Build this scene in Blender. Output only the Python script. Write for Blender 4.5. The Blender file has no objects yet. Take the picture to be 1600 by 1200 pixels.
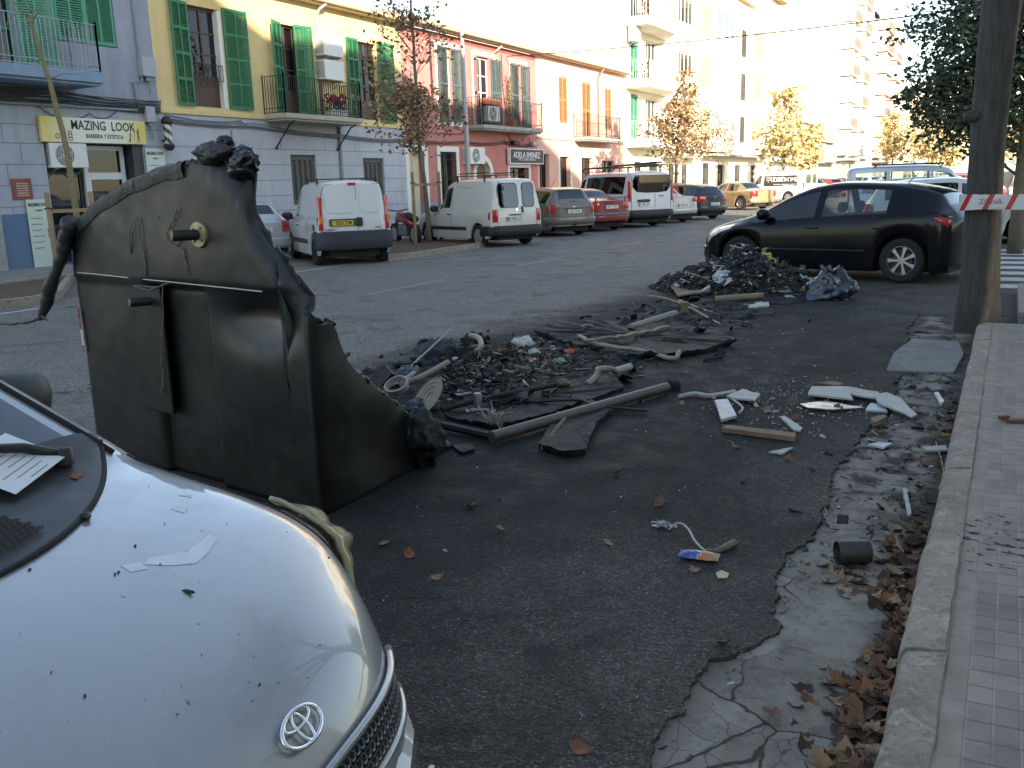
import bpy, bmesh, math, random
from mathutils import Vector, Matrix, noise
from math import sin, cos, pi, radians, sqrt, tan, atan2
sc = bpy.context.scene
COL = sc.collection
R = random.Random(7)

# ------------------------------------------------------------------ camera
CAM_H = 1.6
PITCH, ROLL, YAW = radians(12.35), radians(-1.73), radians(28.6)
fwd = Vector((-sin(YAW) * cos(PITCH), cos(YAW) * cos(PITCH), -sin(PITCH)))
_r0 = Vector((cos(YAW), sin(YAW), 0)); _u0 = _r0.cross(fwd)
rgt = _r0 * cos(ROLL) + _u0 * sin(ROLL)
upv = -_r0 * sin(ROLL) + _u0 * cos(ROLL)
cam_d = bpy.data.cameras.new("camera"); cam = bpy.data.objects.new("camera", cam_d); COL.objects.link(cam)
cam_d.sensor_width = 36; cam_d.lens = 36 * 1420 / 1600; cam_d.clip_start = 0.05; cam_d.clip_end = 3000
M_ = Matrix(((rgt.x, upv.x, -fwd.x, 0), (rgt.y, upv.y, -fwd.y, 0), (rgt.z, upv.z, -fwd.z, CAM_H), (0, 0, 0, 1)))
cam.matrix_world = M_
sc.camera = cam
# ------------------------------------------------------------------ sky, sun, exposure
SUN_EL = radians(15.5)
SUN_AZ = atan2(0.76, -0.65)            # clockwise from +Y
w = bpy.data.worlds.new("World"); sc.world = w; w.use_nodes = True
nt = w.node_tree; nt.nodes.clear()
o_ = nt.nodes.new("ShaderNodeOutputWorld"); b_ = nt.nodes.new("ShaderNodeBackground"); s_ = nt.nodes.new("ShaderNodeTexSky")
s_.sky_type = 'NISHITA'; s_.sun_disc = False; s_.sun_elevation = SUN_EL; s_.sun_rotation = SUN_AZ
s_.air_density = 1.0; s_.dust_density = 0.5; s_.ozone_density = 1.0
b_.inputs[1].default_value = 0.15
hs_ = nt.nodes.new("ShaderNodeHueSaturation"); hs_.inputs['Saturation'].default_value = 0.82
nt.links.new(s_.outputs[0], hs_.inputs['Color']); nt.links.new(hs_.outputs[0], b_.inputs[0]); nt.links.new(b_.outputs[0], o_.inputs[0])
sl = bpy.data.lights.new("sun", 'SUN'); so = bpy.data.objects.new("sun", sl); COL.objects.link(so)
sl.energy = 5.0; sl.angle = radians(0.5); sl.color = (1.0, 0.88, 0.70)
sdir = Vector((0.76 * cos(SUN_EL), -0.65 * cos(SUN_EL), sin(SUN_EL)))
so.rotation_euler = sdir.to_track_quat('Z', 'Y').to_euler(); so.location = (30, -30, 30)
sc.view_settings.view_transform = 'Standard'; sc.view_settings.look = 'None'
sc.view_settings.exposure = 1.68; sc.view_settings.gamma = 1.0
sc.render.engine = 'CYCLES'
try:
    sc.cycles.use_denoising = True; sc.cycles.max_bounces = 6; sc.cycles.transparent_max_bounces = 12
    sc.cycles.sample_clamp_indirect = 8
except Exception: pass

# ------------------------------------------------------------------ helpers
def at(px, py, z=0.0):
    """point at height z seen at a pixel of the 1600x1200 photograph"""
    d = fwd + rgt * ((px - 800) / 1420) - upv * ((py - 600) / 1420)
    t = (z - CAM_H) / d.z
    return Vector((d.x * t, d.y * t, z))
def on_plane(px, py, p0, n):
    d = fwd + rgt * ((px - 800) / 1420) - upv * ((py - 600) / 1420)
    o = Vector((0, 0, CAM_H)); t = (p0 - o).dot(n) / d.dot(n)
    return o + d * t

class MB:
    def __init__(s): s.v = []; s.f = []; s.m = []; s.cur = 0
    def add(s, vs, fs, m=None):
        b = len(s.v); s.v += [tuple(p) for p in vs]
        for f in fs: s.f.append(tuple(b + i for i in f)); s.m.append(s.cur if m is None else m)
    def box(s, x0, x1, y0, y1, z0, z1, m=None):
        s.add([(x0,y0,z0),(x1,y0,z0),(x1,y1,z0),(x0,y1,z0),(x0,y0,z1),(x1,y0,z1),(x1,y1,z1),(x0,y1,z1)],
              [(0,3,2,1),(4,5,6,7),(0,1,5,4),(1,2,6,5),(2,3,7,6),(3,0,4,7)], m)
        return s
    def xbox(s, mat, dx, dy, dz, m=None):
        vs = [mat @ Vector((a*dx/2, b*dy/2, c*dz/2)) for c in (-1,1) for a,b in ((-1,-1),(1,-1),(1,1),(-1,1))]
        s.add(vs, [(0,3,2,1),(4,5,6,7),(0,1,5,4),(1,2,6,5),(2,3,7,6),(3,0,4,7)], m); return s
    def bar(s, p, q, w, h=None, m=None):
        p = Vector(p); q = Vector(q); h = h or w; d = q - p
        rot = d.to_track_quat('X', 'Z').to_matrix().to_4x4()
        return s.xbox(Matrix.Translation((p+q)/2) @ rot, d.length, w, h, m)
    def tube(s, pts, rad, n=8, cap=True, m=None):
        pts = [Vector(p) for p in pts]; k = len(pts)
        rr = rad if isinstance(rad, (list, tuple)) else [rad]*k
        vs = []; fs = []
        t0 = (pts[1]-pts[0]).normalized()
        a = t0.orthogonal().normalized()
        for i, p in enumerate(pts):
            t = (pts[min(i+1,k-1)] - pts[max(i-1,0)]).normalized()
            a = (a - t*a.dot(t)); a = a.normalized() if a.length > 1e-6 else t.orthogonal().normalized()
            b = t.cross(a)
            for j in range(n):
                an = 2*pi*j/n; vs.append(p + (a*cos(an) + b*sin(an))*rr[i])
        for i in range(k-1):
            for j in range(n):
                j2 = (j+1) % n; fs.append((i*n+j, i*n+j2, (i+1)*n+j2, (i+1)*n+j))
        if cap: fs.append(tuple(range(n-1,-1,-1))); fs.append(tuple(range((k-1)*n, k*n)))
        s.add(vs, fs, m); return s
    def lathe(s, prof, mat=None, n=24, m=None):
        """prof: (radius, height) along local Z"""
        mat = mat or Matrix(); vs = []; fs = []; k = len(prof)
        for r_, z in prof:
            for j in range(n):
                an = 2*pi*j/n; vs.append(mat @ Vector((r_*cos(an), r_*sin(an), z)))
        for i in range(k-1):
            for j in range(n):
                j2 = (j+1) % n; fs.append((i*n+j, i*n+j2, (i+1)*n+j2, (i+1)*n+j))
        s.add(vs, fs, m); return s
    def prism(s, poly, mat, depth, m=None):
        """poly: 2D points in local XY, extruded +Z by depth"""
        n = len(poly)
        vs = [mat @ Vector((x,y,0)) for x,y in poly] + [mat @ Vector((x,y,depth)) for x,y in poly]
        fs = [tuple(range(n-1,-1,-1)), tuple(range(n,2*n))] + [(i,(i+1)%n,n+(i+1)%n,n+i) for i in range(n)]
        s.add(vs, fs, m); return s
    def build(s, name, mats, parent=None, smooth=False, bevel=0, loc=None):
        me = bpy.data.meshes.new(name); me.from_pydata(s.v, [], s.f); 
        if not isinstance(mats, (list, tuple)): mats = [mats]
        for q in mats: me.materials.append(q)
        if len(mats) > 1: me.polygons.foreach_set("material_index", s.m)
        if smooth is True: me.polygons.foreach_set("use_smooth", [True]*len(s.f))
        me.validate(); me.update()
        ob = bpy.data.objects.new(name, me); COL.objects.link(ob)
        if parent is not None: ob.parent = parent
        if loc is not None: ob.location = loc
        if smooth not in (True, False): smooth_by_angle(me, smooth)
        if bevel:
            bv = ob.modifiers.new("bevel", 'BEVEL'); bv.width = bevel; bv.segments = 2; bv.limit_method = 'ANGLE'; bv.angle_limit = radians(40)
        return ob
def smooth_by_angle(me, deg):
    bm = bmesh.new(); bm.from_mesh(me); bmesh.ops.remove_doubles(bm, verts=bm.verts, dist=1e-5)
    for f in bm.faces: f.smooth = True
    for e in bm.edges:
        if len(e.link_faces) == 2 and e.calc_face_angle(0) > radians(deg): e.smooth = False
    bm.to_mesh(me); bm.free()
def tag(o, label=None, cat=None, group=None, kind=None):
    if label: o["label"] = label
    if cat: o["category"] = cat
    if group: o["group"] = group
    if kind: o["kind"] = kind
    return o
def thing(name, label, cat, loc=(0,0,0), rz=0, group=None):
    o = bpy.data.objects.new(name, None); COL.objects.link(o); o.empty_display_size = 0.2
    o.location = loc; o.rotation_euler = (0,0,rz)
    return tag(o, label, cat, group)
def copy_tree(o, parent=None):
    c = o.copy(); COL.objects.link(c)
    if parent is not None: c.parent = parent
    for ch in [q for q in bpy.data.objects if q.parent == o and q is not c]: copy_tree(ch, c)
    return c
def rng(seed): return random.Random(seed)

# ------------------------------------------------------------------ materials
_mc = {}
def newmat(name):
    m = bpy.data.materials.new(name); m.use_nodes = True
    n = m.node_tree; n.nodes.clear()
    out = n.nodes.new("ShaderNodeOutputMaterial"); p = n.nodes.new("ShaderNodeBsdfPrincipled")
    n.links.new(p.outputs[0], out.inputs[0]); return m, n, p
def _coord(n, space='Object'):
    if space == 'World':
        g = n.nodes.new("ShaderNodeNewGeometry"); return g.outputs['Position']
    t = n.nodes.new("ShaderNodeTexCoord"); return t.outputs[space]
def _noise(n, vec, scale, detail=4, rough=0.6, dist=0):
    t = n.nodes.new("ShaderNodeTexNoise"); t.inputs['Scale'].default_value = scale; t.inputs['Detail'].default_value = detail
    t.inputs['Roughness'].default_value = rough; t.inputs['Distortion'].default_value = dist
    n.links.new(vec, t.inputs['Vector']); return t.outputs['Fac']
def _ramp(n, fac, stops):
    r_ = n.nodes.new("ShaderNodeValToRGB"); el = r_.color_ramp.elements
    while len(el) < len(stops): el.new(0.5)
    for e, (p, c) in zip(el, stops):
        e.position = p; e.color = (*c, 1) if len(c) == 3 else c
    n.links.new(fac, r_.inputs[0]); return r_.outputs[0]
def _math(n, op, a, b=None, clamp=False):
    t = n.nodes.new("ShaderNodeMath"); t.operation = op; t.use_clamp = clamp
    for i, x in enumerate((a, b)):
        if x is None: continue
        if isinstance(x, (int, float)): t.inputs[i].default_value = x
        else: n.links.new(x, t.inputs[i])
    return t.outputs[0]
def _mix(n, fac, a, b, mode='MIX'):
    t = n.nodes.new("ShaderNodeMixRGB"); t.blend_type = mode
    for i, x in ((0, fac), (1, a), (2, b)):
        if isinstance(x, (int, float)): t.inputs[i].default_value = x
        elif isinstance(x, (tuple, list)): t.inputs[i].default_value = (*x, 1)
        else: n.links.new(x, t.inputs[i])
    return t.outputs[0]
def _bump(n, p, h, strength=0.3, dist=0.02):
    b = n.nodes.new("ShaderNodeBump"); b.inputs['Strength'].default_value = strength; b.inputs['Distance'].default_value = dist
    n.links.new(h, b.inputs['Height']); n.links.new(b.outputs[0], p.inputs['Normal']); return b
def _sep(n, vec):
    s = n.nodes.new("ShaderNodeSeparateXYZ"); n.links.new(vec, s.inputs[0]); return s.outputs
def _maprange(n, v, a, b, c=0.0, d=1.0):
    t = n.nodes.new("ShaderNodeMapRange"); n.links.new(v, t.inputs[0])
    for i, x in enumerate((a, b, c, d)): t.inputs[i+1].default_value = x
    return t.outputs[0]
def basic(name, col, rough=0.6, metal=0, var=0.25, scale=6.0, bump=0.0, bscale=40, coat=0, spec=None, space='Object', tint=None):
    """a base colour broken up by two sizes of noise, with optional relief"""
    if name in _mc: return _mc[name]
    m, n, p = newmat(name); v = _coord(n, space)
    a = _noise(n, v, scale, 5, 0.65); b = _noise(n, v, scale*7, 3)
    f = _math(n, 'ADD', _math(n, 'MULTIPLY', a, 0.65), _math(n, 'MULTIPLY', b, 0.35))
    lo = tuple(max(0, c*(1-var)) for c in col); hi = tuple(min(1, c*(1+var)) for c in (tint or col))
    c = _ramp(n, f, [(0.3, lo), (0.7, hi)])
    n.links.new(c, p.inputs['Base Color'])
    rr = _maprange(n, a, 0.3, 0.7, max(0.02, rough-0.08), min(1, rough+0.08)); n.links.new(rr, p.inputs['Roughness'])
    p.inputs['Metallic'].default_value = metal
    if coat: p.inputs['Coat Weight'].default_value = coat; p.inputs['Coat Roughness'].default_value = 0.06
    if spec is not None: p.inputs['Specular IOR Level'].default_value = spec
    if bump: _bump(n, p, _noise(n, v, bscale, 5), bump, 0.01)
    _mc[name] = m; return m
def glass(name, tint=(0.55,0.62,0.6), alpha=0.5, rough=0.02, k=1.3):
    """thin sheet glass: part see-through, part mirror by angle"""
    if name in _mc: return _mc[name]
    m = bpy.data.materials.new(name); m.use_nodes = True; n = m.node_tree; n.nodes.clear()
    out = n.nodes.new("ShaderNodeOutputMaterial"); tr = n.nodes.new("ShaderNodeBsdfTransparent"); tr.inputs[0].default_value = (*[c*alpha for c in tint], 1)
    gl = n.nodes.new("ShaderNodeBsdfGlossy"); gl.inputs['Roughness'].default_value = rough; gl.inputs[0].default_value = (0.95,0.97,1,1)
    fr = n.nodes.new("ShaderNodeFresnel"); fr.inputs[0].default_value = 1.55
    f = _math(n, 'ADD', _math(n, 'MULTIPLY', fr.outputs[0], k), 0.02, True)
    mx = n.nodes.new("ShaderNodeMixShader"); n.links.new(f, mx.inputs[0]); n.links.new(tr.outputs[0], mx.inputs[1]); n.links.new(gl.outputs[0], mx.inputs[2])
    n.links.new(mx.outputs[0], out.inputs[0]); _mc[name] = m; return m
def paint(name, col=(.3,.3,.3), rough=0.28, metal=0.0, dirt=0.25, coat=0.6):
    """car paint with clear coat and a thin film of road dust low down"""
    if name in _mc: return _mc[name]
    m, n, p = newmat(name); v = _coord(n); z = _sep(n, v)[2]
    p.inputs['Specular IOR Level'].default_value = 0.4
    d = _noise(n, v, 3, 5); low = _maprange(n, z, 0.9, 0.25, 0.0, 1.0)
    f = _math(n, 'MULTIPLY', _math(n, 'MULTIPLY', d, low), dirt*2, True)
    spk = _maprange(n, _noise(n, v, 60, 2), 0.62, 0.75, 0, dirt)
    f = _math(n, 'ADD', f, _math(n, 'MULTIPLY', spk, 0.25), True)
    dust = tuple(0.6*c + 0.4*k for c, k in zip(col, (0.22,0.2,0.17)))
    n.links.new(_mix(n, f, col, dust), p.inputs['Base Color'])
    n.links.new(_maprange(n, f, 0, 1, rough, 0.75), p.inputs['Roughness'])
    p.inputs['Metallic'].default_value = metal
    p.inputs['Coat Weight'].default_value = coat; p.inputs['Coat Roughness'].default_value = 0.05
    _mc[name] = m; return m

BLACKP = basic("black_plastic", (0.018,0.018,0.019), 0.5, var=0.3, scale=8)
DGREY = basic("dark_grey_plastic", (0.05,0.05,0.052), 0.55, var=0.3)
RUBBER = basic("tyre_rubber", (0.016,0.016,0.016), 0.85, var=0.4, scale=10)
ALLOY = basic("alloy_metal", (0.42,0.42,0.43), 0.35, 0.85, var=0.15)
CHROME = basic("bright_chrome", (0.75,0.75,0.76), 0.1, 1.0, var=0.05)
STEEL = basic("dull_steel", (0.25,0.25,0.25), 0.5, 0.7, var=0.3)
REDL = basic("red_lamp", (0.42,0.015,0.02), 0.15, var=0.3, scale=30, coat=0.6)
AMBL = basic("amber_lamp", (0.6,0.2,0.02), 0.2, var=0.2, scale=30)
WHITEL = basic("clear_lamp", (0.55,0.57,0.58), 0.12, 0.3, var=0.3, scale=14, coat=1)
PLATEW = basic("plate_white", (0.62,0.63,0.62), 0.4, var=0.08)
PLATEY = basic("plate_yellow", (0.55,0.36,0.03), 0.4, var=0.12)
PLATEB = basic("plate_blue", (0.02,0.06,0.3), 0.4, var=0.1)
INK = basic("black_ink", (0.012,0.012,0.012), 0.5, var=0.1)
WHITEINK = basic("white_ink", (0.8,0.8,0.8), 0.5, var=0.05)
GLASSC = glass("car_glass", (0.74,0.82,0.79), 0.95)
GLASSD = glass("dark_car_glass", (0.3,0.33,0.35), 0.3)
UNDER = basic("underbody_black", (0.012,0.012,0.012), 0.9, var=0.3)
SEAT = basic("seat_cloth", (0.05,0.05,0.055), 0.95, var=0.3)

def text_mesh(txt, size, mat, name, parent=None, matrix=None, bold=0.0, ext=0.002, align='CENTER', sx=1.0):
    """lettering as real raised mesh"""
    cu = bpy.data.curves.new("lettering", 'FONT'); cu.body = txt; cu.size = size; cu.extrude = ext; cu.offset = bold
    cu.align_x = align; cu.align_y = 'CENTER'; cu.resolution_u = 2
    to = bpy.data.objects.new("lettering", cu); COL.objects.link(to)
    dg = bpy.context.evaluated_depsgraph_get(); dg.update()
    me = bpy.data.meshes.new_from_object(to.evaluated_get(dg)); bpy.data.objects.remove(to)
    me.name = name; me.materials.clear(); me.materials.append(mat)
    me.transform(Matrix.Diagonal((sx,1,1,1)))
    if matrix is not None: me.transform(matrix)
    ob = bpy.data.objects.new(name, me); COL.objects.link(ob)
    if parent is not None: ob.parent = parent
    return ob
def frame_m(o, ex, ey, ez):
    return Matrix(((ex[0],ey[0],ez[0],o[0]),(ex[1],ey[1],ez[1],o[1]),(ex[2],ey[2],ez[2],o[2]),(0,0,0,1)))
# ------------------------------------------------------------------ vehicles
def pchip(xs, ys):
    n = len(xs); h = [xs[i+1]-xs[i] for i in range(n-1)]; d = [(ys[i+1]-ys[i])/h[i] for i in range(n-1)]
    m = [d[0]] + [0]*(n-2) + [d[-1]]
    for i in range(1, n-1):
        if d[i-1]*d[i] > 0:
            w1 = 2*h[i]+h[i-1]; w2 = h[i]+2*h[i-1]; m[i] = (w1+w2)/(w1/d[i-1]+w2/d[i])
    def f(x):
        x = min(max(x, xs[0]), xs[-1]); i = 0
        while i < n-2 and x > xs[i+1]: i += 1
        t = (x-xs[i])/h[i]
        return ((1+2*t)*(1-t)**2)*ys[i] + t*(1-t)**2*h[i]*m[i] + t*t*(3-2*t)*ys[i+1] + t*t*(t-1)*h[i]*m[i+1]
    return f

class Car:
    """body lofted through stations (x, z_sill, z_belt, z_top, half width at belt, half width at top edge, crown)"""
    def __init__(s, st, xf, xr, rw, rnd=0.22, rnd_r=0.12, wheel_w=0.19, bulge=0.0, fine=False, lean=0.0):
        st = sorted(st); s.st = st; xs = [q[0] for q in st]
        s.F = [pchip(xs, [q[k] for q in st]) for k in range(1, 7)]
        s.x0, s.x1 = xs[0], xs[-1]; s.xf, s.xr, s.rw = xf, xr, rw; s.rnd, s.rnd_r = rnd, rnd_r; s.ww = wheel_w
        s.ra = rw + 0.055; s.bulge = bulge
        s.wmax = max(q[4] for q in st); s.fine = fine; s.lean = lean; s.step = 0.03 if fine else 0.075
        s.TS = list(range(13)) if not fine else [k/4 for k in range(0, 21)] + [6, 7] + [8+k/5 for k in range(0, 21)]
        s.NI = len(s.TS)
    def plan(s, x, y, z=0.9):
        wq = min(1, abs(y)/s.wmax)
        k = max(0, min(1, (x-(s.x1-0.55))/0.55)); x2 = x - s.rnd*k*k*wq**3
        k = max(0, min(1, ((s.x0+0.4)-x)/0.4)); x2 += s.rnd_r*k*k*wq**4 + s.lean*k*max(0, z-.9)
        return x2
    def ring(s, x):
        zb, zs, zt, ws, wt, cr = [f(x) for f in s.F]
        for xa in (s.xf, s.xr):
            dx = abs(x-xa)
            if dx < s.ra: zb = max(zb, s.rw + sqrt(s.ra**2-dx*dx))
        zb = min(zb, zs-0.05)
        ze = zt-cr; hh = zs-zb
        a = (ws*0.955, zs); b = (wt, ze)
        L = lambda t: (a[0]+(b[0]-a[0])*t + 0.03*t*(1-t)*s.bulge, a[1]+(b[1]-a[1])*t)
        lip = 1.0
        return [(ws*0.90, zb), (ws*0.975, zb+0.015), (ws*0.995, zb+hh*0.30), (ws*1.0, zb+hh*0.55), (ws*0.99, zb+hh*0.85), a,
                L(0.07), L(0.86), b, (wt*0.93, zt-cr*0.62), (wt*0.82, zt-cr*0.34), (wt*0.45, zt-cr*0.09), (0, zt)]
    def ringf(s, x):
        r_ = s.ring(x)
        if not s.fine: return r_
        out = []
        for t in s.TS:
            i = min(int(t), 11); u = t-i
            if u == 0 or u == 1: out.append(r_[i+int(u)]); continue
            a, b = r_[i], r_[i+1]
            p = r_[i-1] if i not in (0, 8) else (2*a[0]-b[0], 2*a[1]-b[1]); q = r_[i+2] if i+2 < 13 else (-r_[11][0], r_[11][1])
            if i == 4: q = (2*b[0]-a[0], 2*b[1]-a[1])
            out.append(tuple(.5*((2*a[k])+(b[k]-p[k])*u+(2*p[k]-5*a[k]+4*b[k]-q[k])*u*u+(3*a[k]-p[k]-3*b[k]+q[k])*u**3) for k in (0,1)))
        return out
    def side_patch(s, root, name, lo, hi, mat, off=0.008, sides=(1,-1), n=12, m=4):
        """panel lying on the flank between a lower and an upper (x, z) line"""
        for sd in sides:
            mb = MB(); vs = []; fs = []
            def along(l, t):
                k = t*(len(l)-1); i = min(int(k), len(l)-2); u = k-i
                return l[i][0]+(l[i+1][0]-l[i][0])*u, l[i][1]+(l[i+1][1]-l[i][1])*u
            for a in range(n+1):
                for b in range(m+1):
                    x0, z0 = along(lo, a/n); x1, z1 = along(hi, a/n); x = x0+(x1-x0)*b/m; z = z0+(z1-z0)*b/m
                    y = s.y_at(x, z); o = off if 0 < a < n and 0 < b < m else -.006
                    vs.append((s.plan(x, y)+(o if x > 0 else -o)*.6, sd*(y+o), z))
            for a in range(n):
                for b in range(m): fs.append((a*(m+1)+b, (a+1)*(m+1)+b, (a+1)*(m+1)+b+1, a*(m+1)+b+1))
            mb.add(vs, fs); mb.build(name, mat, root, smooth=True)
    def top_z(s, x, y):
        r_ = s.ringf(x)[s.TS.index(8):]; y = abs(y)
        for i in range(len(r_)-1):
            (ya, za), (yb, zb) = r_[i], r_[i+1]
            if yb <= y <= ya: return zb+(za-zb)*(y-yb)/max(1e-6, ya-yb)
        return r_[0][1]
    def xs(s, extra=()):
        X = set(); n = int((s.x1-s.x0)/s.step)
        for i in range(n+1): X.add(round(s.x0+(s.x1-s.x0)*i/n, 4))
        for xa in (s.xf, s.xr):
            for k in range(-10, 11): X.add(round(xa+s.ra*sin(k/10*pi/2), 4))
        for q in s.st: X.add(round(q[0], 4))
        for e in extra: X.add(round(e, 4))
        X = sorted(q for q in X if s.x0 <= q <= s.x1); out = [X[0]]; ex = {round(e,4) for e in extra}
        for q in X[1:]:
            if q-out[-1] < 0.012:
                if q in ex: out[-1] = q
                continue
            out.append(q)
        out[-1] = X[-1]
        return out
    def y_at(s, x, z):
        r_ = s.ring(x)
        for i in range(len(r_)-1):
            if r_[i][1] <= z <= r_[i+1][1] and r_[i+1][1] > r_[i][1]:
                t = (z-r_[i][1])/(r_[i+1][1]-r_[i][1]); return r_[i][0]+(r_[i+1][0]-r_[i][0])*t
        return r_[3][0]
    def P(s, x, y, z): return (s.plan(x, y, z), y, z)
    def end(s, front, y, z=0, off=0.0):
        x = s.x1 if front else s.x0
        return s.plan(x, y, z) + (off if front else -off)
    def body(s, root, mat, glassmat, side=(), screen=None, rear=None, frame=BLACKP):
        """side: spans of side glass, screen / rear: span of windscreen and rear glass on the top surface"""
        ex = [q for sp in side for q in sp] + list(screen or ()) + list(rear or ())
        X = s.xs(ex); N = s.NI
        rings = [s.ringf(x) for x in X]; TS = s.TS; i8 = TS.index(8); i5 = TS.index(5)
        body = MB(); gl = {}
        def vid(mb, cache, i, j, sd):
            key = (i, j, sd if j < N-1 else 1)
            if key not in cache:
                y, z = rings[i][j]; y *= sd; mb.v.append((s.plan(X[i], y, z), y, z)); cache[key] = len(mb.v)-1
            return cache[key]
        bc = {}
        def inspan(a, b, sp): return sp and a >= min(sp)-1e-4 and b <= max(sp)+1e-4
        for i in range(len(X)-1):
            a, b = X[i], X[i+1]
            for j in range(N-1):
                for sd in (1, -1):
                    key = None
                    if TS[j] == 6:
                        for k, sp in enumerate(side):
                            if inspan(a, b, sp) and rings[i][i8][1]-rings[i][i5][1] > 0.06: key = ("side_window", k, sd)
                    if TS[j] >= 10:
                        if inspan(a, b, screen): key = ("windscreen", 0, 0)
                        if inspan(a, b, rear): key = ("rear_window", 0, 0)
                    mb, ch = (body, bc) if key is None else gl.setdefault(key, (MB(), {}))
                    q = [vid(mb, ch, i, j, sd), vid(mb, ch, i+1, j, sd), vid(mb, ch, i+1, j+1, sd), vid(mb, ch, i, j+1, sd)]
                    if sd > 0: q.reverse()
                    q2 = []
                    for t in q:
                        if t not in q2: q2.append(t)
                    if len(q2) > 2: mb.f.append(tuple(q2)); mb.m.append(0)
        # end caps
        M = 10
        for i, front in ((0, False), (len(X)-1, True)):
            rg = rings[i]; rows = []
            for j in range(N):
                yw, z = rg[j]; row = []
                for c in range(M+1):
                    y = -yw + 2*yw*c/M; row.append(len(body.v)); body.v.append((s.plan(X[i], y, z), y, z))
                rows.append(row)
            for j in range(N-1):
                for c in range(M):
                    q = (rows[j][c], rows[j][c+1], rows[j+1][c+1], rows[j+1][c]); body.f.append(q if front else q[::-1]); body.m.append(0)
        bo = body.build("body", mat, root, smooth=38)
        for (nm, k, sd), (mb, ch) in gl.items(): mb.build(nm, glassmat, bo if False else root, smooth=True)
        # dark inner floor and wheel housings
        u = MB(); X0, X1 = s.x0+0.15, s.x1-0.2
        zb = s.F[0](0); u.box(X0, X1, -(s.wmax-0.27), s.wmax-0.27, zb-0.02, zb+0.3)
        u.box(s.xf-s.ra-0.05, s.xf+s.ra+0.05, -(s.wmax-0.28), s.wmax-0.28, zb-0.02, s.rw+s.ra)
        u.box(s.xr-s.ra-0.05, s.xr+s.ra+0.05, -(s.wmax-0.28), s.wmax-0.28, zb-0.02, s.rw+s.ra)
        for xa in (s.xf, s.xr):
            for sd in (1, -1):
                k = 12; vs = []; fs = []
                for q in range(k+1):
                    an = pi*q/k
                    for y in (s.wmax-0.29, s.wmax*0.93): vs.append((xa+(s.ra+0.012)*cos(an), sd*y, s.rw*0.85+(s.ra+0.02)*sin(an)))
                for q in range(k): fs.append((2*q, 2*q+1, 2*q+3, 2*q+2))
                u.add(vs, fs)
        u.build("underbody", UNDER, root)
        s.bodyob = bo; s.matb = mat
        return bo
    def wheels(s, root, style='cover', rimmat=None, n_spoke=7):
        rimmat = rimmat or ALLOY
        t = MB(); r = s.rw; h = s.ww/2
        prof = [(r*0.64, -h*0.9), (r*0.72, -h), (r*0.9, -h), (r*0.975, -h*0.8), (r, -h*0.5), (r, h*0.5), (r*0.975, h*0.8), (r*0.9, h), (r*0.72, h), (r*0.64, h*0.9)]
        t.lathe(prof, Matrix.Rotation(-pi/2, 4, 'X'), 40)
        g = MB(); rot = Matrix.Rotation(-pi/2, 4, 'X'); R1 = r*0.66
        if style == 'spoke':
            g.lathe([(R1*1.0, -h*.9), (R1*1.02, h*.85), (R1*0.95, h*.92), (R1*0.90, h*.7), (R1*0.88, -h*.8)], rot, 40)
            g.lathe([(0, h*.62), (R1*.16, h*.62), (R1*.2, h*.5), (R1*.2, -h*.2)], rot, 20)
            for k in range(n_spoke):
                an = 2*pi*k/n_spoke
                pl = [(R1*.14, -R1*.08), (R1*.55, -R1*.075), (R1*.94, -R1*.15), (R1*.94, R1*.15), (R1*.55, R1*.075), (R1*.14, R1*.08)]
                g.prism(pl, rot @ Matrix.Rotation(an, 4, 'Z') @ Matrix.Translation((0,0,h*.42)), h*.3)
            bk = MB(); bk.lathe([(0, -h*.3), (R1*.9, -h*.3)], rot, 30)
            bk.lathe([(0, h*.15),(R1*.62, h*.15),(R1*.62,-h*.3)], rot, 30)
        else:
            g.lathe([(R1*1.02, h*.8), (R1*1.0, h*.95), (R1*.9, h*.85), (R1*.72, h*1.0), (R1*.45, h*.9), (R1*.25, h*1.0), (0, h*1.02)], rot, 40)
            bk = MB()
            for k in range(n_spoke):
                an = 2*pi*(k+.5)/n_spoke
                c = Vector((R1*.66*cos(an), R1*.66*sin(an), h*.97))
                bk.lathe([(0, 0.004), (R1*.11, 0.004), (R1*.12, -0.006)], rot @ Matrix.Translation(c), 10)
        first = None
        for xa in (s.xf, s.xr):
            for sd in (1, -1):
                loc = (xa, sd*(s.wmax-0.03-h), r)
                if first is None:
                    wo = t.build("wheel", RUBBER, root, smooth=35, loc=loc)
                    ro = g.build("rim", rimmat, wo, smooth=35); bo = bk.build("brake_disc" if style == 'spoke' else "rim_slot", UNDER if style != 'spoke' else DGREY, wo, smooth=35)
                    first = (wo, ro, bo)
                else:
                    wo = first[0].copy(); COL.objects.link(wo); wo.location = loc; wo.parent = root
                    for q in first[1:]:
                        c = q.copy(); COL.objects.link(c); c.parent = wo
                wo.rotation_euler = (0, 0, 0 if sd > 0 else pi)
    def bumper(s, root, front, z0, z1, mat, out=0.035, wrap=0.35, name="bumper"):
        mb = MB(); x = s.x1 if front else s.x0; sg = 1 if front else -1
        pl = []; w_ = s.F[3](x-sg*wrap*0.9)
        K = 14
        for k in range(K+1):
            y = -w_*1.0 + 2*w_*k/K; pl.append((s.plan(x, y)+sg*out, y))
        pl = [(x-sg*wrap, -w_-out*.5)] + [(s.plan(x,-w_)-sg*.02, -w_-out*.6)] + pl[1:-1] + [(s.plan(x,w_)-sg*.02, w_+out*.6)] + [(x-sg*wrap, w_+out*.5)]
        n = len(pl); zz = [(z0, -0.03), (z0+.03, -0.005), (z0+(z1-z0)*.5, 0.006), (z1-.03, 0.0), (z1, -0.03)]
        vs = []
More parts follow.
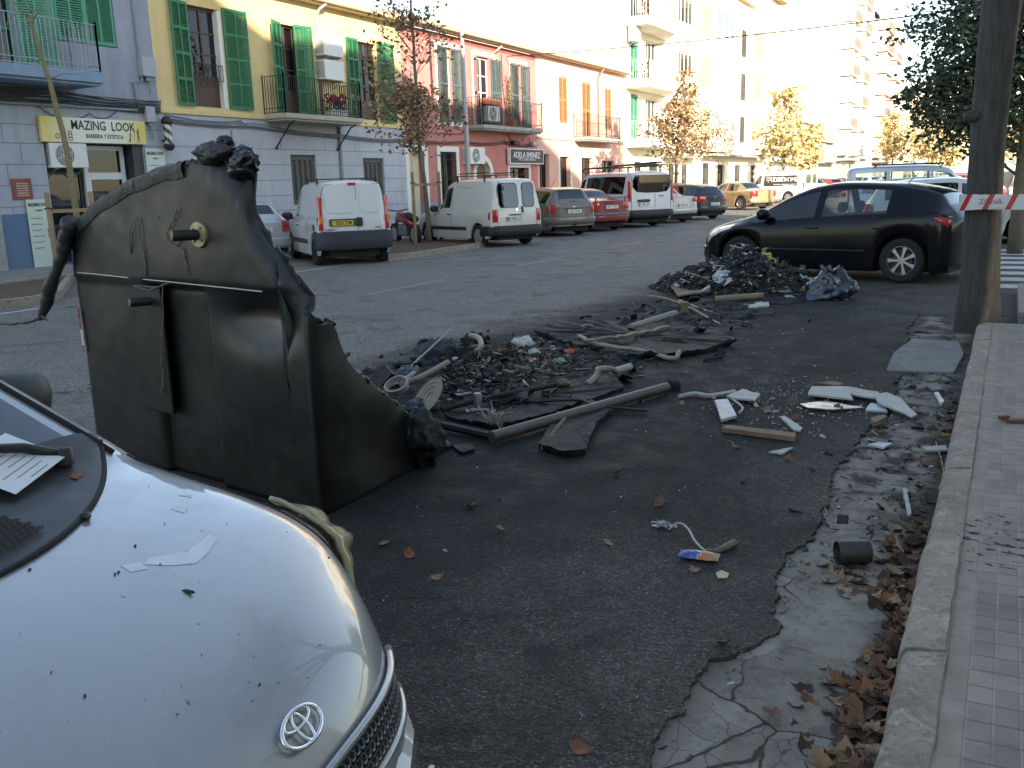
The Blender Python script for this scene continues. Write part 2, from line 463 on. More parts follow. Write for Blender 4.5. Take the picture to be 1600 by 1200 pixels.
        for z, o in zz:
            for px, py in pl:
                k = 1+o/max(0.3, s.wmax); vs.append((x+(px-x)*1.0+sg*o, py*k, z))
        fs = []
        for a in range(len(zz)-1):
            for b in range(n-1):
                q = (a*n+b, a*n+b+1, (a+1)*n+b+1, (a+1)*n+b); fs.append(q if front else q[::-1])
        inner = len(vs)
        for z in (z0, z1):
            for px, py in pl: vs.append((px-sg*.12, py*.85, z))
        for b in range(n-1):
            fs.append((b, inner+b, inner+b+1, b+1)); t = (len(zz)-1)*n; fs.append((t+b, t+b+1, inner+n+b+1, inner+n+b))
        mb.add(vs, fs); return mb.build(name, mat, root, smooth=40)
    def patch(s, front, y0, y1, z0, z1, off=0.012, ny=6, nz=3, taper=(0,0,0,0), lean=0.0):
        """a lamp or panel lying on the front or rear face, wrapping round the corner with it"""
        mb = MB(); sg = 1 if front else -1; vs = []; fs = []
        for layer in (off, -0.03):
            for b in range(nz+1):
                v = b/nz; z = z0+(z1-z0)*v
                ya = y0 + taper[0]*(1-v) + taper[1]*v; yb = y1 + taper[2]*(1-v) + taper[3]*v
                for a in range(ny+1):
                    y = ya+(yb-ya)*a/ny
                    ed = 0.006 if layer > 0 and (a in (0, ny) or b in (0, nz)) else 0
                    vs.append((s.end(front, y, z, layer-ed)-sg*lean*(z-z0), y, z))
        k = ny+1; nn = k*(nz+1)
        for b in range(nz):
            for a in range(ny):
                q = (b*k+a, b*k+a+1, (b+1)*k+a+1, (b+1)*k+a); fs.append(q if front else q[::-1])
        edge = [a for a in range(k)] + [b*k+ny for b in range(1, nz+1)] + [nz*k+a for a in range(ny-1, -1, -1)] + [b*k for b in range(nz-1, 0, -1)]
        for i in range(len(edge)):
            a, b = edge[i], edge[(i+1) % len(edge)]; fs.append((a, nn+a, nn+b, b))
        mb.add(vs, fs); return mb
    def plate(s, root, txt, z, y=0.0, mat=None, front=False, w_=0.52, off=0.02, lean=0.0, blue=True):
        sg = 1 if front else -1; x = s.end(front, y, z, off)
        mb = MB(); mb.box(-0.006, 0.006, -w_/2, w_/2, -0.055, 0.055)
        po = mb.build("number_plate", mat or PLATEW, root, bevel=0.004, loc=(x, y, z))
        ex = (0, sg, 0); ey = (0, 0, 1); ez = (sg, 0, 0)
        if blue:
            q = MB(); q.box(-0.0075, 0.0075, -0.021, 0.021, -0.053, 0.053); q.build("plate_band", PLATEB, po, loc=(0, -sg*(w_/2-0.023), 0))
        text_mesh(txt, 0.105, INK, "plate_lettering", po, frame_m((sg*0.0065, sg*0.015, 0), ex, ey, ez), bold=0.002, ext=0.0008, sx=0.86)
        return po
    def mirrors(s, root, x, z, mat, size=1.0):
        for sd in (1, -1):
            y = s.y_at(x, z)
            mb = MB(); c = Vector((x, sd*(y+0.13*size), z+0.05)); vs = []; n = 10
            prof = [(-.075,.15),(-.07,.7),(-.03,.97),(.02,1.0),(.065,.8),(.095,.35)]
            for k, (dx, kk) in enumerate(prof):
                for j in range(n):
                    an = 2*pi*j/n; vs.append(c+Vector((dx*size, 0.115*size*kk*(abs(cos(an))**.7)*(1 if cos(an) > 0 else -1), 0.085*size*kk*(abs(sin(an))**.7)*(1 if sin(an) > 0 else -1))))
            fs = [tuple(range(n)), tuple(range((len(prof)-1)*n, len(prof)*n))[::-1]]
            for k in range(len(prof)-1):
                for j in range(n): fs.append((k*n+j, (k+1)*n+j, (k+1)*n+(j+1)%n, k*n+(j+1)%n))
            mb.add(vs, fs); mb.bar((x, sd*(y-0.02), z-0.02), (x, sd*(y+0.08*size), z+0.01), 0.05, 0.03)
            mb.build("wing_mirror", mat, root, smooth=50)
    def handles(s, root, xs, z, mat):
        for x in xs:
            for sd in (1, -1):
                y = s.y_at(x, z)
                mb = MB(); mb.tube([(x-.1, sd*(y-.005), z), (x-.085, sd*(y+.022), z), (x+.07, sd*(y+.024), z+.004), (x+.09, sd*(y-.005), z+.004)], 0.012, 6)
                mb.build("door_handle", mat, root, smooth=True)
    def gaps(s, root, lines, mat=None, wd=0.005):
        """shut lines of doors and bonnet: lists of (x, z) on both sides"""
        mb = MB()
        for ln in lines:
            for sd in (1, -1):
                pts = []
                for i in range(len(ln)-1):
                    (xa, za), (xb, zb) = ln[i], ln[i+1]; k = max(2, int(max(abs(xa-xb), abs(za-zb))/0.05))
                    for t in range(k): pts.append((xa+(xb-xa)*t/k, za+(zb-za)*t/k))
                pts.append(ln[-1])
                mb.tube([(s.plan(x, sd*s.y_at(x, z)), sd*(s.y_at(x, z)-wd*.2), z) for x, z in pts], wd, 4)
        mb.build("panel_gap", mat or UNDER, root)
    def strip(s, root, name, x0, x1, z, h, mat, off=0.012):
        for sd in (1, -1):
            mb = MB(); K = 14; vs = []; fs = []
            for k in range(K+1):
                x = x0+(x1-x0)*k/K
                for dz, o in ((-h/2, -0.004), (-h/2+.012, off), (h/2-.012, off), (h/2, -0.004)):
                    vs.append((x, sd*(s.y_at(x, z+dz)+o), z+dz))
            for k in range(K):
                for j in range(3): fs.append((k*4+j, (k+1)*4+j, (k+1)*4+j+1, k*4+j+1))
            fs += [(0,1,2,3), tuple(range(K*4, K*4+4))]
            mb.add(vs, fs); mb.build(name, mat, root, smooth=40)
    def seats(s, root, x_front, x_rear=None, z=0.5, hh=1.12):
        for sd in (1, -1):
            q = MB(); q.box(x_front-.25, x_front+.28, sd*.36-.24, sd*.36+.24, z-.1, z+.06)
            m = Matrix.Translation((x_front-.32, sd*.36, (z+hh-.2)/2+.06)) @ Matrix.Rotation(radians(-14), 4, 'Y'); q.xbox(m, .13, .46, hh-.25-z)
            m = Matrix.Translation((x_front-.43, sd*.36, hh-.06)) @ Matrix.Rotation(radians(-10), 4, 'Y'); q.xbox(m, .1, .26, .17)
            q.build("seat", SEAT, root, bevel=0.05)
        if x_rear is not None:
            q = MB(); q.box(x_rear-.2, x_rear+.3, -.6, .6, z-.08, z+.08)
            m = Matrix.Translation((x_rear-.28, 0, (z+hh-.25)/2+.06)) @ Matrix.Rotation(radians(-18), 4, 'Y'); q.xbox(m, .13, 1.2, hh-.3-z)
            for y in (-.38, .38):
                m = Matrix.Translation((x_rear-.4, y, hh-.12)) @ Matrix.Rotation(radians(-12), 4, 'Y'); q.xbox(m, .09, .24, .14)
            q.build("rear_seat", SEAT, root, bevel=0.05)
        d = MB(); d.box(x_front+.55, x_front+1.0, -.62, .62, z+.1, z+.36); d.build("dashboard", DGREY, root, bevel=0.06)
        st = MB(); c = Matrix.Translation((x_front+.42, .36, z+.36)) @ Matrix.Rotation(radians(-65), 4, 'Y')
        ring = [c @ Vector((.18*cos(a*pi/10), .18*sin(a*pi/10), 0)) for a in range(21)]; st.tube(ring, .014, 6, cap=False); st.build("steering_wheel", BLACKP, root, smooth=True)

# stations: x, z_sill, z_belt, z_top, w_belt, w_top, crown
def st_hatch(L=4.2, W=1.75, H=1.46, hood=0.95, nose=0.66, cowl=0.98, rf=0.12, rr=-0.34, tail=0.98):
    h = L/2; w = W/2
    return [(h,.24,.50,nose-.1,w*.80,w*.62,.03),(h-.06,.21,.60,nose,w*.88,w*.68,.04),(h-.25,.19,.70,hood-.13,w*.95,w*.74,.06),(h-.65,.18,.80,hood-.03,w*.985,w*.78,.06),
            (h*.5,.18,.87,cowl,w,w*.78,.05),(h*.5-.18,.18,.89,cowl+.07,w,w*.74,.04),(h*rf,.18,.92,H-.06,w,w*.62,.05),(h*rf-.5,.18,.93,H,w,w*.63,.05),(-h*.55,.18,.95,H-.03,w,w*.62,.05),
            (-h*.83,.2,.97,H-.13,w*.99,w*.59,.05),(-h*.93,.22,.95,tail+.1,w*.965,w*.66,.04),(-h*.965,.36,.93,tail,w*.945,w*.72,.03),(-h,.42,.86,tail-.08,w*.92,w*.74,.02)]
def st_sedan(L=4.6, W=1.8, H=1.43, boot=1.0):
    h = L/2; w = W/2
    return [(h,.24,.50,.58,w*.8,w*.62,.03),(h-.06,.21,.6,.68,w*.88,w*.68,.04),(h-.25,.19,.7,.80,w*.95,w*.74,.06),(h-.7,.18,.8,.9,w*.985,w*.78,.06),
            (h*.42,.18,.87,.98,w,w*.78,.05),(h*.42-.18,.18,.89,1.05,w,w*.74,.04),(h*.08,.18,.91,H-.05,w,w*.62,.05),(-h*.15,.18,.92,H,w,w*.63,.05),(-h*.38,.18,.93,H-.05,w,w*.6,.05),
            (-h*.66,.19,.95,boot+.06,w*.99,w*.7,.04),(-h*.74,.2,.95,boot+.02,w*.98,w*.76,.035),(-h*.95,.34,.93,boot-.01,w*.94,w*.76,.03),(-h,.42,.84,boot-.07,w*.91,w*.72,.02)]
def st_van(L=4.0, W=1.66, H=1.8, nose=0.8, cowl=1.05, xc=0.5, rf=0.22, belt=1.0):
    h = L/2; w = W/2
    return [(h,.26,.55,nose-.1,w*.8,w*.6,.03),(h-.06,.24,.64,nose,w*.88,w*.68,.04),(h-.25,.22,.76,nose+.1,w*.95,w*.74,.05),(h-.5,.2,.85,cowl-.06,w*.98,w*.76,.05),
            (h*xc,.2,.93,cowl,w,w*.78,.05),(h*xc-.12,.2,.95,cowl+.08,w,w*.76,.05),(h*rf,.2,belt,H-.1,w,w*.74,.07),(h*rf-.35,.2,belt,H-.02,w,w*.76,.08),(h*rf-.9,.2,belt,H,w,w*.78,.08),
            (-h*.5,.2,belt,H,w,w*.79,.08),(-h*.88,.22,belt,H-.02,w*.99,w*.78,.09),(-h*.97,.40,belt,H-.05,w*.975,w*.76,.09),(-h,.46,belt,H-.09,w*.965,w*.74,.08)]
# ------------------------------------------------------------------ houses on the far side
FX = -19.0
def plaster(name, col, var=0.12, stain=0.25, blocks=None, dado=None, scale=1.2):
    """old painted render: cloudy fading, drips under the sills, dirt near the ground; optional scored blocks and painted dado"""
    if name in _mc: return _mc[name]
    m, n, p = newmat(name); v = _coord(n, 'World'); x, y, z = _sep(n, v)
    a = _noise(n, v, scale, 6, 0.65); f = _noise(n, v, 14, 4)
    mp = n.nodes.new("ShaderNodeMapping"); n.links.new(v, mp.inputs[0]); mp.inputs['Scale'].default_value = (3, 3, 0.25)
    dr = _noise(n, mp.outputs[0], 1.6, 5, 0.7)
    lo = tuple(c*(1-var) for c in col); hi = tuple(min(1, c*(1+var)) for c in col)
    c = _ramp(n, a, [(0.3, lo), (0.7, hi)])
    if dado:
        e = _math(n, 'ADD', z, _math(n, 'MULTIPLY', _math(n, 'SUBTRACT', f, 0.5), 0.05))
        c = _mix(n, _math(n, 'LESS_THAN', e, dado[0]), c, dado[1])
    dirt = _math(n, 'MULTIPLY', _maprange(n, dr, 0.5, 0.75), stain, True)
    grd = _math(n, 'MULTIPLY', _maprange(n, z, 1.2, 0.1), _maprange(n, a, 0.35, 0.7), True)
    c = _mix(n, dirt, c, tuple(q*0.45 for q in col)); c = _mix(n, _math(n, 'MULTIPLY', grd, 0.5), c, (0.16,0.15,0.14))
    pt = _maprange(n, _noise(n, v, .55, 5, .75), .55, .6); c = _mix(n, _math(n, 'MULTIPLY', pt, stain*.45), c, tuple(min(1, q*1.12+.02) for q in col))
    n.links.new(c, p.inputs['Base Color']); p.inputs['Roughness'].default_value = 0.9
    h = _math(n, 'ADD', _math(n, 'MULTIPLY', f, 0.4), _math(n, 'MULTIPLY', a, 0.6))
    _bump(n, p, h, 0.25, 0.02)
    _mc[name] = m; return m
GLASSW = glass("window_glass", (0.25,0.28,0.3), 0.55, k=.6)
IRON = basic("wrought_iron", (0.022,0.022,0.024), 0.6, 0.3)
TRIMW = basic("white_trim", (0.66,0.64,0.58), 0.8, var=0.12, scale=3)
CURT = basic("net_curtain", (0.6,0.58,0.54), 0.95, var=0.2, scale=5)
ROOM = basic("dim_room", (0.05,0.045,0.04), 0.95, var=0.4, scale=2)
WOODD = basic("dark_wood", (0.07,0.03,0.022), 0.5, var=0.35, scale=5)
GREENS = basic("green_shutter_paint", (0.018,0.15,0.065), 0.5, var=0.25, scale=5)
GREENL = basic("pale_green_shutter_paint", (0.07,0.27,0.16), 0.6, var=0.2, scale=5)
DKGREEN = basic("dark_green_shutter_paint", (0.06,0.085,0.085), 0.5, var=0.3, scale=5)
OCHRE = basic("ochre_shutter_paint", (0.33,0.155,0.06), 0.55, var=0.2, scale=5)
BROWNG = basic("grey_brown_shutter", (0.07,0.065,0.06), 0.6, var=0.3)
CONC = basic("weathered_concrete", (0.30,0.29,0.27), 0.9, var=0.3, scale=2.5, bump=0.2)
TILE = basic("clay_roof_tile", (0.34,0.19,0.11), 0.85, var=0.45, scale=2.0, tint=(0.5,0.38,0.26))
GUTTER = basic("cream_gutter", (0.5,0.42,0.28), 0.6, var=0.15)
ACW = basic("air_conditioner_white", (0.62,0.62,0.58), 0.5, var=0.12, scale=4)
GRILL = basic("condenser_grille", (0.13,0.13,0.125), 0.6, var=0.3, scale=60)
PIPEG = basic("grey_pipe", (0.22,0.23,0.25), 0.6, var=0.2)
CABLE = basic("cable_sheath", (0.03,0.03,0.032), 0.7, var=0.4)
BOXG = basic("grey_meter_box", (0.34,0.35,0.37), 0.6, var=0.15)

def wall(mb, u0, u1, w0, w1, holes, depth=0.22, d=0.0, m=0):
    us = sorted({u0, u1, *[q for h in holes for q in h[:2]]}); ws = sorted({w0, w1, *[q for h in holes for q in h[2:4]]})
    us = [q for q in us if u0 <= q <= u1]; ws = [q for q in ws if w0 <= q <= w1]
    for i in range(len(us)-1):
        for j in range(len(ws)-1):
            cu, cw = (us[i]+us[i+1])/2, (ws[j]+ws[j+1])/2
            if any(h[0] < cu < h[1] and h[2] < cw < h[3] for h in holes): continue
            mb.add([(d,us[i],ws[j]),(d,us[i+1],ws[j]),(d,us[i+1],ws[j+1]),(d,us[i],ws[j+1])], [(0,1,2,3)], m)
    for a, b, c, e in [h[:4] for h in holes]:
        q = d-depth
        mb.add([(d,a,c),(q,a,c),(q,a,e),(d,a,e)], [(0,1,2,3)], m); mb.add([(d,b,c),(d,b,e),(q,b,e),(q,b,c)], [(0,1,2,3)], m)
        mb.add([(d,a,e),(q,a,e),(q,b,e),(d,b,e)], [(0,1,2,3)], m); mb.add([(d,a,c),(d,b,c),(q,b,c),(q,a,c)], [(0,1,2,3)], m)
def shell(mb, u0, u1, w0, w1, back, d=0.0, m=0):
    """side, back walls and top of a block behind its facade"""
    for u in (u0, u1): mb.add([(d,u,w0),(back,u,w0),(back,u,w1),(d,u,w1)], [(0,1,2,3)], m)
    mb.add([(back,u0,w0),(back,u1,w0),(back,u1,w1),(back,u0,w1)], [(0,1,2,3)], m)
    mb.add([(d,u0,w1),(d,u1,w1),(back,u1,w1),(back,u0,w1)], [(0,1,2,3)], m)
def leaf(w_, h, rows=4, cols=2, pitch=0.055, th=0.035):
    """one louvred shutter leaf, hinge at the origin, lying along +Y, facing +X"""
    mb = MB(); fr = 0.06
    mb.box(-th/2, th/2, 0, fr, 0, h); mb.box(-th/2, th/2, w_-fr, w_, 0, h)
    cw = (w_-fr)/cols
    for c in range(1, cols): mb.box(-th/2, th/2, cw*c+fr/2-fr*.4, cw*c+fr/2+fr*.4, fr, h-fr)
    for r_ in range(rows+1):
        z = r_*(h-fr*1.2)/rows; mb.box(-th/2+.002, th/2-.002, fr, w_-fr, z, z+fr*1.2)
    z = fr*1.3
    while z < h-fr*1.4:
        mb.add([(-th*.45, fr*.9, z+pitch*.75), (-th*.45, w_-fr*.9, z+pitch*.75), (th*.45, w_-fr*.9, z), (th*.45, fr*.9, z)], [(0,1,2,3),(3,2,1,0)])
        mb.add([(th*.45, fr*.9, z), (th*.45, w_-fr*.9, z), (th*.45, w_-fr*.9, z+.008), (th*.45, fr*.9, z+.008)], [(0,1,2,3)])
        z += pitch
    return mb
def shutter(parent, u, w0, w_, h, mat, side, angle=0, d=0.03, rows=4, cols=2, name="shutter"):
    """side -1: leaf extends towards -u from its hinge, +1 towards +u"""
    o = leaf(w_, h, rows, cols).build(name, mat, parent)
    o.location = (d, u, w0); o.rotation_euler = (0, 0, (pi if side < 0 else 0) + radians(angle)*(-side))
    return o
def window(root, u0, u1, w0, w1, d=-0.16, frame=WOODD, bars=(2, 3), curtain=0.5, name="window", solid=0.0, fw=0.06):
    """frame with sashes and glazing bars, a pane, a curtain and the dark room behind"""
    f = MB(); x0, x1 = d-.04, d+.02
    f.box(x0, x1, u0, u0+fw, w0, w1); f.box(x0, x1, u1-fw, u1, w0, w1); f.box(x0, x1, u0+fw, u1-fw, w1-fw, w1); f.box(x0, x1, u0+fw, u1-fw, w0, w0+fw+solid)
    iw = u1-u0-2*fw
    for k in range(1, bars[0]): c = u0+fw+iw*k/bars[0]; f.box(x0+.004, x1+.004, c-fw*.55, c+fw*.55, w0+fw+solid, w1-fw)
    ih = w1-w0-2*fw-solid
    for k in range(1, bars[1]): z = w0+fw+solid+ih*k/bars[1]; f.box(x0+.008, x1-.006, u0+fw, u1-fw, z-.018, z+.018)
    o = f.build(name, frame, root)
    g = MB(); g.add([(d-.01,u0+fw*.5,w0+fw*.5+solid),(d-.01,u1-fw*.5,w0+fw*.5+solid),(d-.01,u1-fw*.5,w1-fw*.5),(d-.01,u0+fw*.5,w1-fw*.5)], [(0,1,2,3)]); g.build("pane", GLASSW, o)
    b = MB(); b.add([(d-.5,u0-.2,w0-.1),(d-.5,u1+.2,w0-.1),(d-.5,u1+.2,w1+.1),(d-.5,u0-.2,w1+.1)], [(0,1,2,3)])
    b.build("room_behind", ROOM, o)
    if curtain:
        c = MB(); K = 24; vs = []; fs = []
        for k in range(K+1):
            u = u0+fw+iw*k/K; x = d-.1+.025*sin(k*1.9)+.012*sin(k*4.3)
            vs += [(x, u, w0+fw+solid*.9+(w1-w0)*(1-curtain)*.5), (x*1.0, u, w1-fw)]
        for k in range(K): fs.append((2*k, 2*k+2, 2*k+3, 2*k+1))
        c.add(vs, fs); c.build("curtain", CURT, o, smooth=True)
    return o
def railing(mb, pts, z0, z1, step=0.11, r=0.007, rails=(0.0, 1.0), posts=True):
    for k in range(len(pts)-1):
        a, b = Vector((*pts[k], 0)), Vector((*pts[k+1], 0)); L = (b-a).length; n = max(2, int(L/step))
        for q in rails:
            z = z0+(z1-z0)*q; mb.bar((a.x,a.y,z), (b.x,b.y,z), 0.03, 0.016)
        for i in range(n+1):
            p = a+(b-a)*i/n; mb.box(p.x-r, p.x+r, p.y-r, p.y+r, z0, z1)
        if posts: mb.box(a.x-.016, a.x+.016, a.y-.016, a.y+.016, z0-.05, z1+.06); mb.box(b.x-.016, b.x+.016, b.y-.016, b.y+.016, z0-.05, z1+.06)
def balcony(root, u0, u1, z, out, h=1.05, slabmat=None, iron=None, step=0.11, th=0.14, bars=2):
    s = MB(); s.box(-0.05, out, u0, u1, z-th, z); s.box(-0.05, out-.06, u0+.06, u1-.06, z-th-.06, z-th)
    so_ = s.build("balcony", slabmat or CONC, root, bevel=0.02)
    r = MB(); railing(r, [(0, u0+.04), (out-.05, u0+.04), (out-.05, u1-.04), (0, u1-.04)], z+.03, z+h, step, rails=(0.0, 0.12, 1.0) if bars > 1 else (0, 1))
    r.build("railing", iron or IRON, so_)
    return so_
def tile_roof(root, u0, u1, z, depth, out=0.42, slope=0.30, pitch=0.24):
    """barrel tiles in columns running up the slope, with lumpy eave ends"""
    mb = MB(); u = u0; k = 0; rr = rng(int(u0*10)+3)
    n = max(1, int((u1-u0)/pitch)); pw = (u1-u0)/n
    for i in range(n):
        c = u0+pw*(i+.5); jit = rr.uniform(-.035, .03)
        N = 7; vs = []; fs = []
        for s, (x, zz) in enumerate(((out+jit, 0), (out-.45, .45*slope), (-depth, (depth+out)*slope))):
            for q in range(N):
                an = pi*q/(N-1); vs.append((x, c-pw*.5*cos(an)*0.98, z+zz+.085*sin(an)))
        for s in range(2):
            for q in range(N-1): fs.append((s*N+q, s*N+q+1, (s+1)*N+q+1, (s+1)*N+q))
        fs.append(tuple(range(N)))
        mb.add(vs, fs)
    mb.add([(out-.03,u0,z-.01),(out-.03,u1,z-.01),(-depth,u1,z-.01+(depth+out)*slope),(-depth,u0,z-.01+(depth+out)*slope)], [(0,1,2,3)])
    ro = mb.build("roof", TILE, root, smooth=50)
    e = MB(); e.box(-.05, out-.10, u0, u1, z-.10, z-.012)
    e.build("soffit", GUTTER, ro)
    g = MB(); vs = []; fs = []
    for uu in (u0, u1):
        for q in range(9):
            an = pi+pi*q/8; vs.append((out+.0+.075*cos(an), uu, z-.01+.08*sin(an)))
    for q in range(8): fs.append((q, q+1, 10+q, 9+q))
    g.add(vs, fs); g.build("gutter", GUTTER, ro, smooth=True)
    return ro
def ac_unit(label, loc, rz=0, w_=0.85, h=0.56, dpt=0.32, fan=True, group="air conditioners on the facades"):
    """outdoor unit on wall brackets; front towards +X, width along Y"""
    t = thing("air_conditioner", label, "air conditioner", loc, rz, group)
    b = MB(); b.box(0, dpt, -w_/2, w_/2, 0, h); b.build("casing", ACW, t, bevel=0.015)
    g = MB()
    for k in range(9): y = -w_/2-.004; x = .03+k*(dpt-.09)/8; g.box(x, x+.012, y, y+.01, .06, h-.06)
    g.build("side_grille", GRILL, t)
    if fan:
        c = Matrix.Translation((dpt+.002, -w_*.12, h*.5)) @ Matrix.Rotation(pi/2, 4, 'Y')
        q = MB(); q.lathe([(0, .001), (h*.40, .001), (h*.42, .012), (h*.43, .0)], c, 28); fo = q.build("fan_opening", GRILL, t)
        q = MB()
        for r_ in (.09, .16, .23, .30, .37):
            q.lathe([(h*r_*1.08, .012), (h*r_*1.08+.006, .016), (h*r_*1.08+.012, .012)], c, 28)
        for k in range(4): q.prism([(0.0,-.006),(h*.42,-.006),(h*.42,.006),(0,.006)], c @ Matrix.Rotation(k*pi/2+.4, 4, 'Z') @ Matrix.Translation((0,0,.012)), .004)
        q.lathe([(0,.02),(h*.1,.018),(h*.1,.01)], c, 16)
        q.build("fan_guard", ACW, fo)
    k = MB()
    for y in (-w_*.35, w_*.35): k = MB(); k.bar((-.02, y, -.02), (dpt, y, -.02), .03, .03); k.bar((-.02, y, -.22), (dpt*.8, y, -.03), .02, .02); k.build("bracket", PIPEG, t)
    return t
def trim_frame(mb, u0, u1, w0, w1, wd=0.17, d=0.03, bottom=False):
    mb.box(-.02, d, u0-wd, u0, w0 - (wd if bottom else 0), w1+wd); mb.box(-.02, d, u1, u1+wd, w0 - (wd if bottom else 0), w1+wd)
    mb.box(-.02, d, u0, u1, w1, w1+wd)
    if bottom: mb.box(-.02, d, u0, u1, w0-wd, w0)
def cable_run(mb, pts, r=0.012, sag=0.06, seed=1):
    rr = rng(seed); out = []
    for i in range(len(pts)-1):
        a, b = Vector(pts[i]), Vector(pts[i+1]); n = 8
        for k in range(n):
            t = k/n; p = a+(b-a)*t; p.z -= sag*4*t*(1-t)+rr.uniform(-.01,.01); out.append(p)
    out.append(Vector(pts[-1])); mb.tube(out, r, 5)

# ---- grey house with the barber's
def grey_house():
    y0 = 4.0; t = thing("terraced_house", "blue grey rendered house with a barber shop on the ground floor", "house", (FX, y0, 0))
    U = lambda y: y-y0
    m = plaster("blue_grey_render", (0.28,0.295,0.335), 0.10, 0.4)
    ml = plaster("blue_grey_blocks", (0.345,0.36,0.395), 0.10, 0.35, dado=(1.3, (0.10,0.17,0.27)))
    up = MB(); hs = [(U(14.16), U(15.74), 5.05, 7.6), (U(11.6), U(13.2), 4.3, 6.9)]
    wall(up, 0, U(16.78), 3.9, 9.6, hs); shell(up, 0, U(16.78), 0.1, 9.6, -9)
    up.build("wall", m, t)
    lo = MB(); hs2 = [(U(13.46), U(16.14), 0.12, 2.84)]
    wall(lo, 0, U(16.78), 0.1, 3.9, hs2, depth=0.9); wo = lo.build("ground_floor_wall", ml, t)
    # joints scored in the render
    j = MB()
    for z in (0.55,1.0,1.45,1.9,2.35,2.8,3.2):
        for a, b in ((0, U(13.44)), (U(16.16), U(16.78))): j.box(-.004, .003, a, b, z-.008, z+.008)
    for k, z in enumerate((0.55,1.0,1.45,1.9,2.35,2.8)):
        for i in range(14):
            u = U(12.9)-(i*.75 + (k%2)*.37)
            if u > 0: j.box(-.004, .003, u-.007, u+.007, z, min(z+.45, 3.2))
    j.build("render_joint", basic("dark_joint_line", (0.15,0.16,0.185), 0.9, var=0.2), wo)  # joints drawn as thin darker strips
    wn = window(t, U(14.2), U(15.7), 5.08, 7.5, frame=GREENL, curtain=0)
    shutter(wn, U(14.18), 5.08, .77, 2.45, GREENL, 1, 0, -.03, rows=1, cols=2); shutter(wn, U(15.72), 5.08, .77, 2.45, GREENL, -1, 0, -.03, rows=1, cols=2)
    wn = window(t, U(11.6), U(13.2), 4.3, 6.9, frame=GREENL, curtain=0.4)
    shutter(wn, U(13.2), 4.3, .78, 2.55, GREENL, 1, 20, .03, rows=1); 
    b = balcony(t, U(9.5), U(14.5), 4.32, 0.95, 1.0, basic("blue_concrete", (0.20,0.27,0.36), 0.9, var=0.2, scale=2), basic("grey_painted_rail", (0.3,0.31,0.33), 0.5, var=0.15), th=0.24)
    # shop front
    sh = MB(); DK = basic("dark_shop_facing", (0.03,0.032,0.036), 0.5, var=0.2)
    sh.box(-.9, -.02, U(15.84), U(16.13), .12, 2.83); sh.box(-.9, -.88, U(13.46), U(16.14), .12, 2.84)
    so_ = sh.build("shop_front", DK, t)
    wf = basic("white_aluminium", (0.55,0.56,0.56), 0.4, var=0.1); f = MB(); a, b2 = U(14.62), U(15.78)
    for q in (a, b2-.11): f.box(-.36, -.28, q, q+.11, .12, 2.80)
    for z, hh in ((2.70,.10), (2.02,.16), (.12,.22)): f.box(-.355, -.285, a+.11, b2-.11, z, z+hh)
    f.box(-.357, -.283, a+.11, a+.16, .34, 2.02); do = f.build("door", wf, t)
    g = MB(); g.add([(-.32,a+.1,.3),(-.32,b2-.1,.3),(-.32,b2-.1,2.75),(-.32,a+.1,2.75)], [(0,1,2,3)]); g.build("pane", GLASSW, do)
    gr = MB()
    for k in range(26): z = .45+k*.088; gr.bar((-.40, a+.12, z+rng(k).uniform(-.01,.01)), (-.40, b2-.12, z), .016)
    for k in range(9): y = a+.2+k*.11; gr.box(-.405,-.395, y-.006, y+.006, .4, 2.7)
    gr.build("roller_grille", STEEL, do)
    sw = window(t, U(13.5), U(14.6), .5, 2.2, d=-.4, frame=DK, bars=(1,1), curtain=0)
    # vent
    v = MB(); v.box(0, .03, U(12.56), U(13.03), 1.6, 2.05); vo = v.build("vent_cover", basic("rust_red_vent", (0.22,0.05,0.035), 0.6, var=0.3), t, bevel=.01)
    v = MB()
    for k in range(6): v.box(.03, .036, U(12.66), U(12.93), 1.68+k*.05, 1.705+k*.05)
    v.build("vent_slot", basic("pale_slot", (0.4,0.33,0.26), 0.7), vo)
    # corner pier at the left edge
    pr = MB(); pr.box(-.1, .06, U(11.6), U(12.2), .1, 1.3); pr.build("pier", CONC, t)
    # things fixed on it
    s = thing("shop_sign", "long white and yellow barber shop sign reading MAZING LOOK above the shop door", "sign", (FX+.02, 14.78, 3.12))
    sm, n, p = newmat("yellow_white_sign"); v = _coord(n); y = _sep(n, v)[1]
    f1 = _maprange(n, _math(n, 'ABSOLUTE', y), .55, 1.25); f1 = _math(n, 'MULTIPLY', f1, _math(n, 'ADD', .35, _noise(n, v, 2.2, 4)), True)
    n.links.new(_mix(n, f1, (0.66,0.66,0.55), (0.62,0.47,0.05)), p.inputs['Base Color']); p.inputs['Roughness'].default_value = 0.35
    q = MB(); q.box(0, .09, -1.41, 1.41, -.28, .27); q.build("sign_board", sm, s, bevel=.006)
    fm = lambda u, z: frame_m((.093, u, z), (0,1,0), (0,0,1), (1,0,0))
    text_mesh("MAZING  LOOK", .29, INK, "sign_lettering", s, fm(.22, .10), bold=.004, sx=.84)
    text_mesh("BARBERIA Y ESTETICA", .13, INK, "sign_lettering", s, fm(.22, -.13), bold=.002, sx=.80)
    q = MB(); M = fm(0, 0)
    for k in range(3): q.tube([M @ Vector((-.70+.05*cos(a*.63), -.06-.07*k+.035*sin(a*.63), .002)) for a in range(11)], .008, 4)
    q.build("sign_emblem", INK, s); q = MB(); q.tube([M @ Vector((.93+.02*sin(a), -.02-.045*a, .002)) for a in range(6)], [.008,.016,.012,.01,.02,.008], 5)
    q.tube([M @ Vector((-1.02+.05*cos(a*.63), -.15+.05*sin(a*.63), .002)) for a in range(11)], .008, 4)
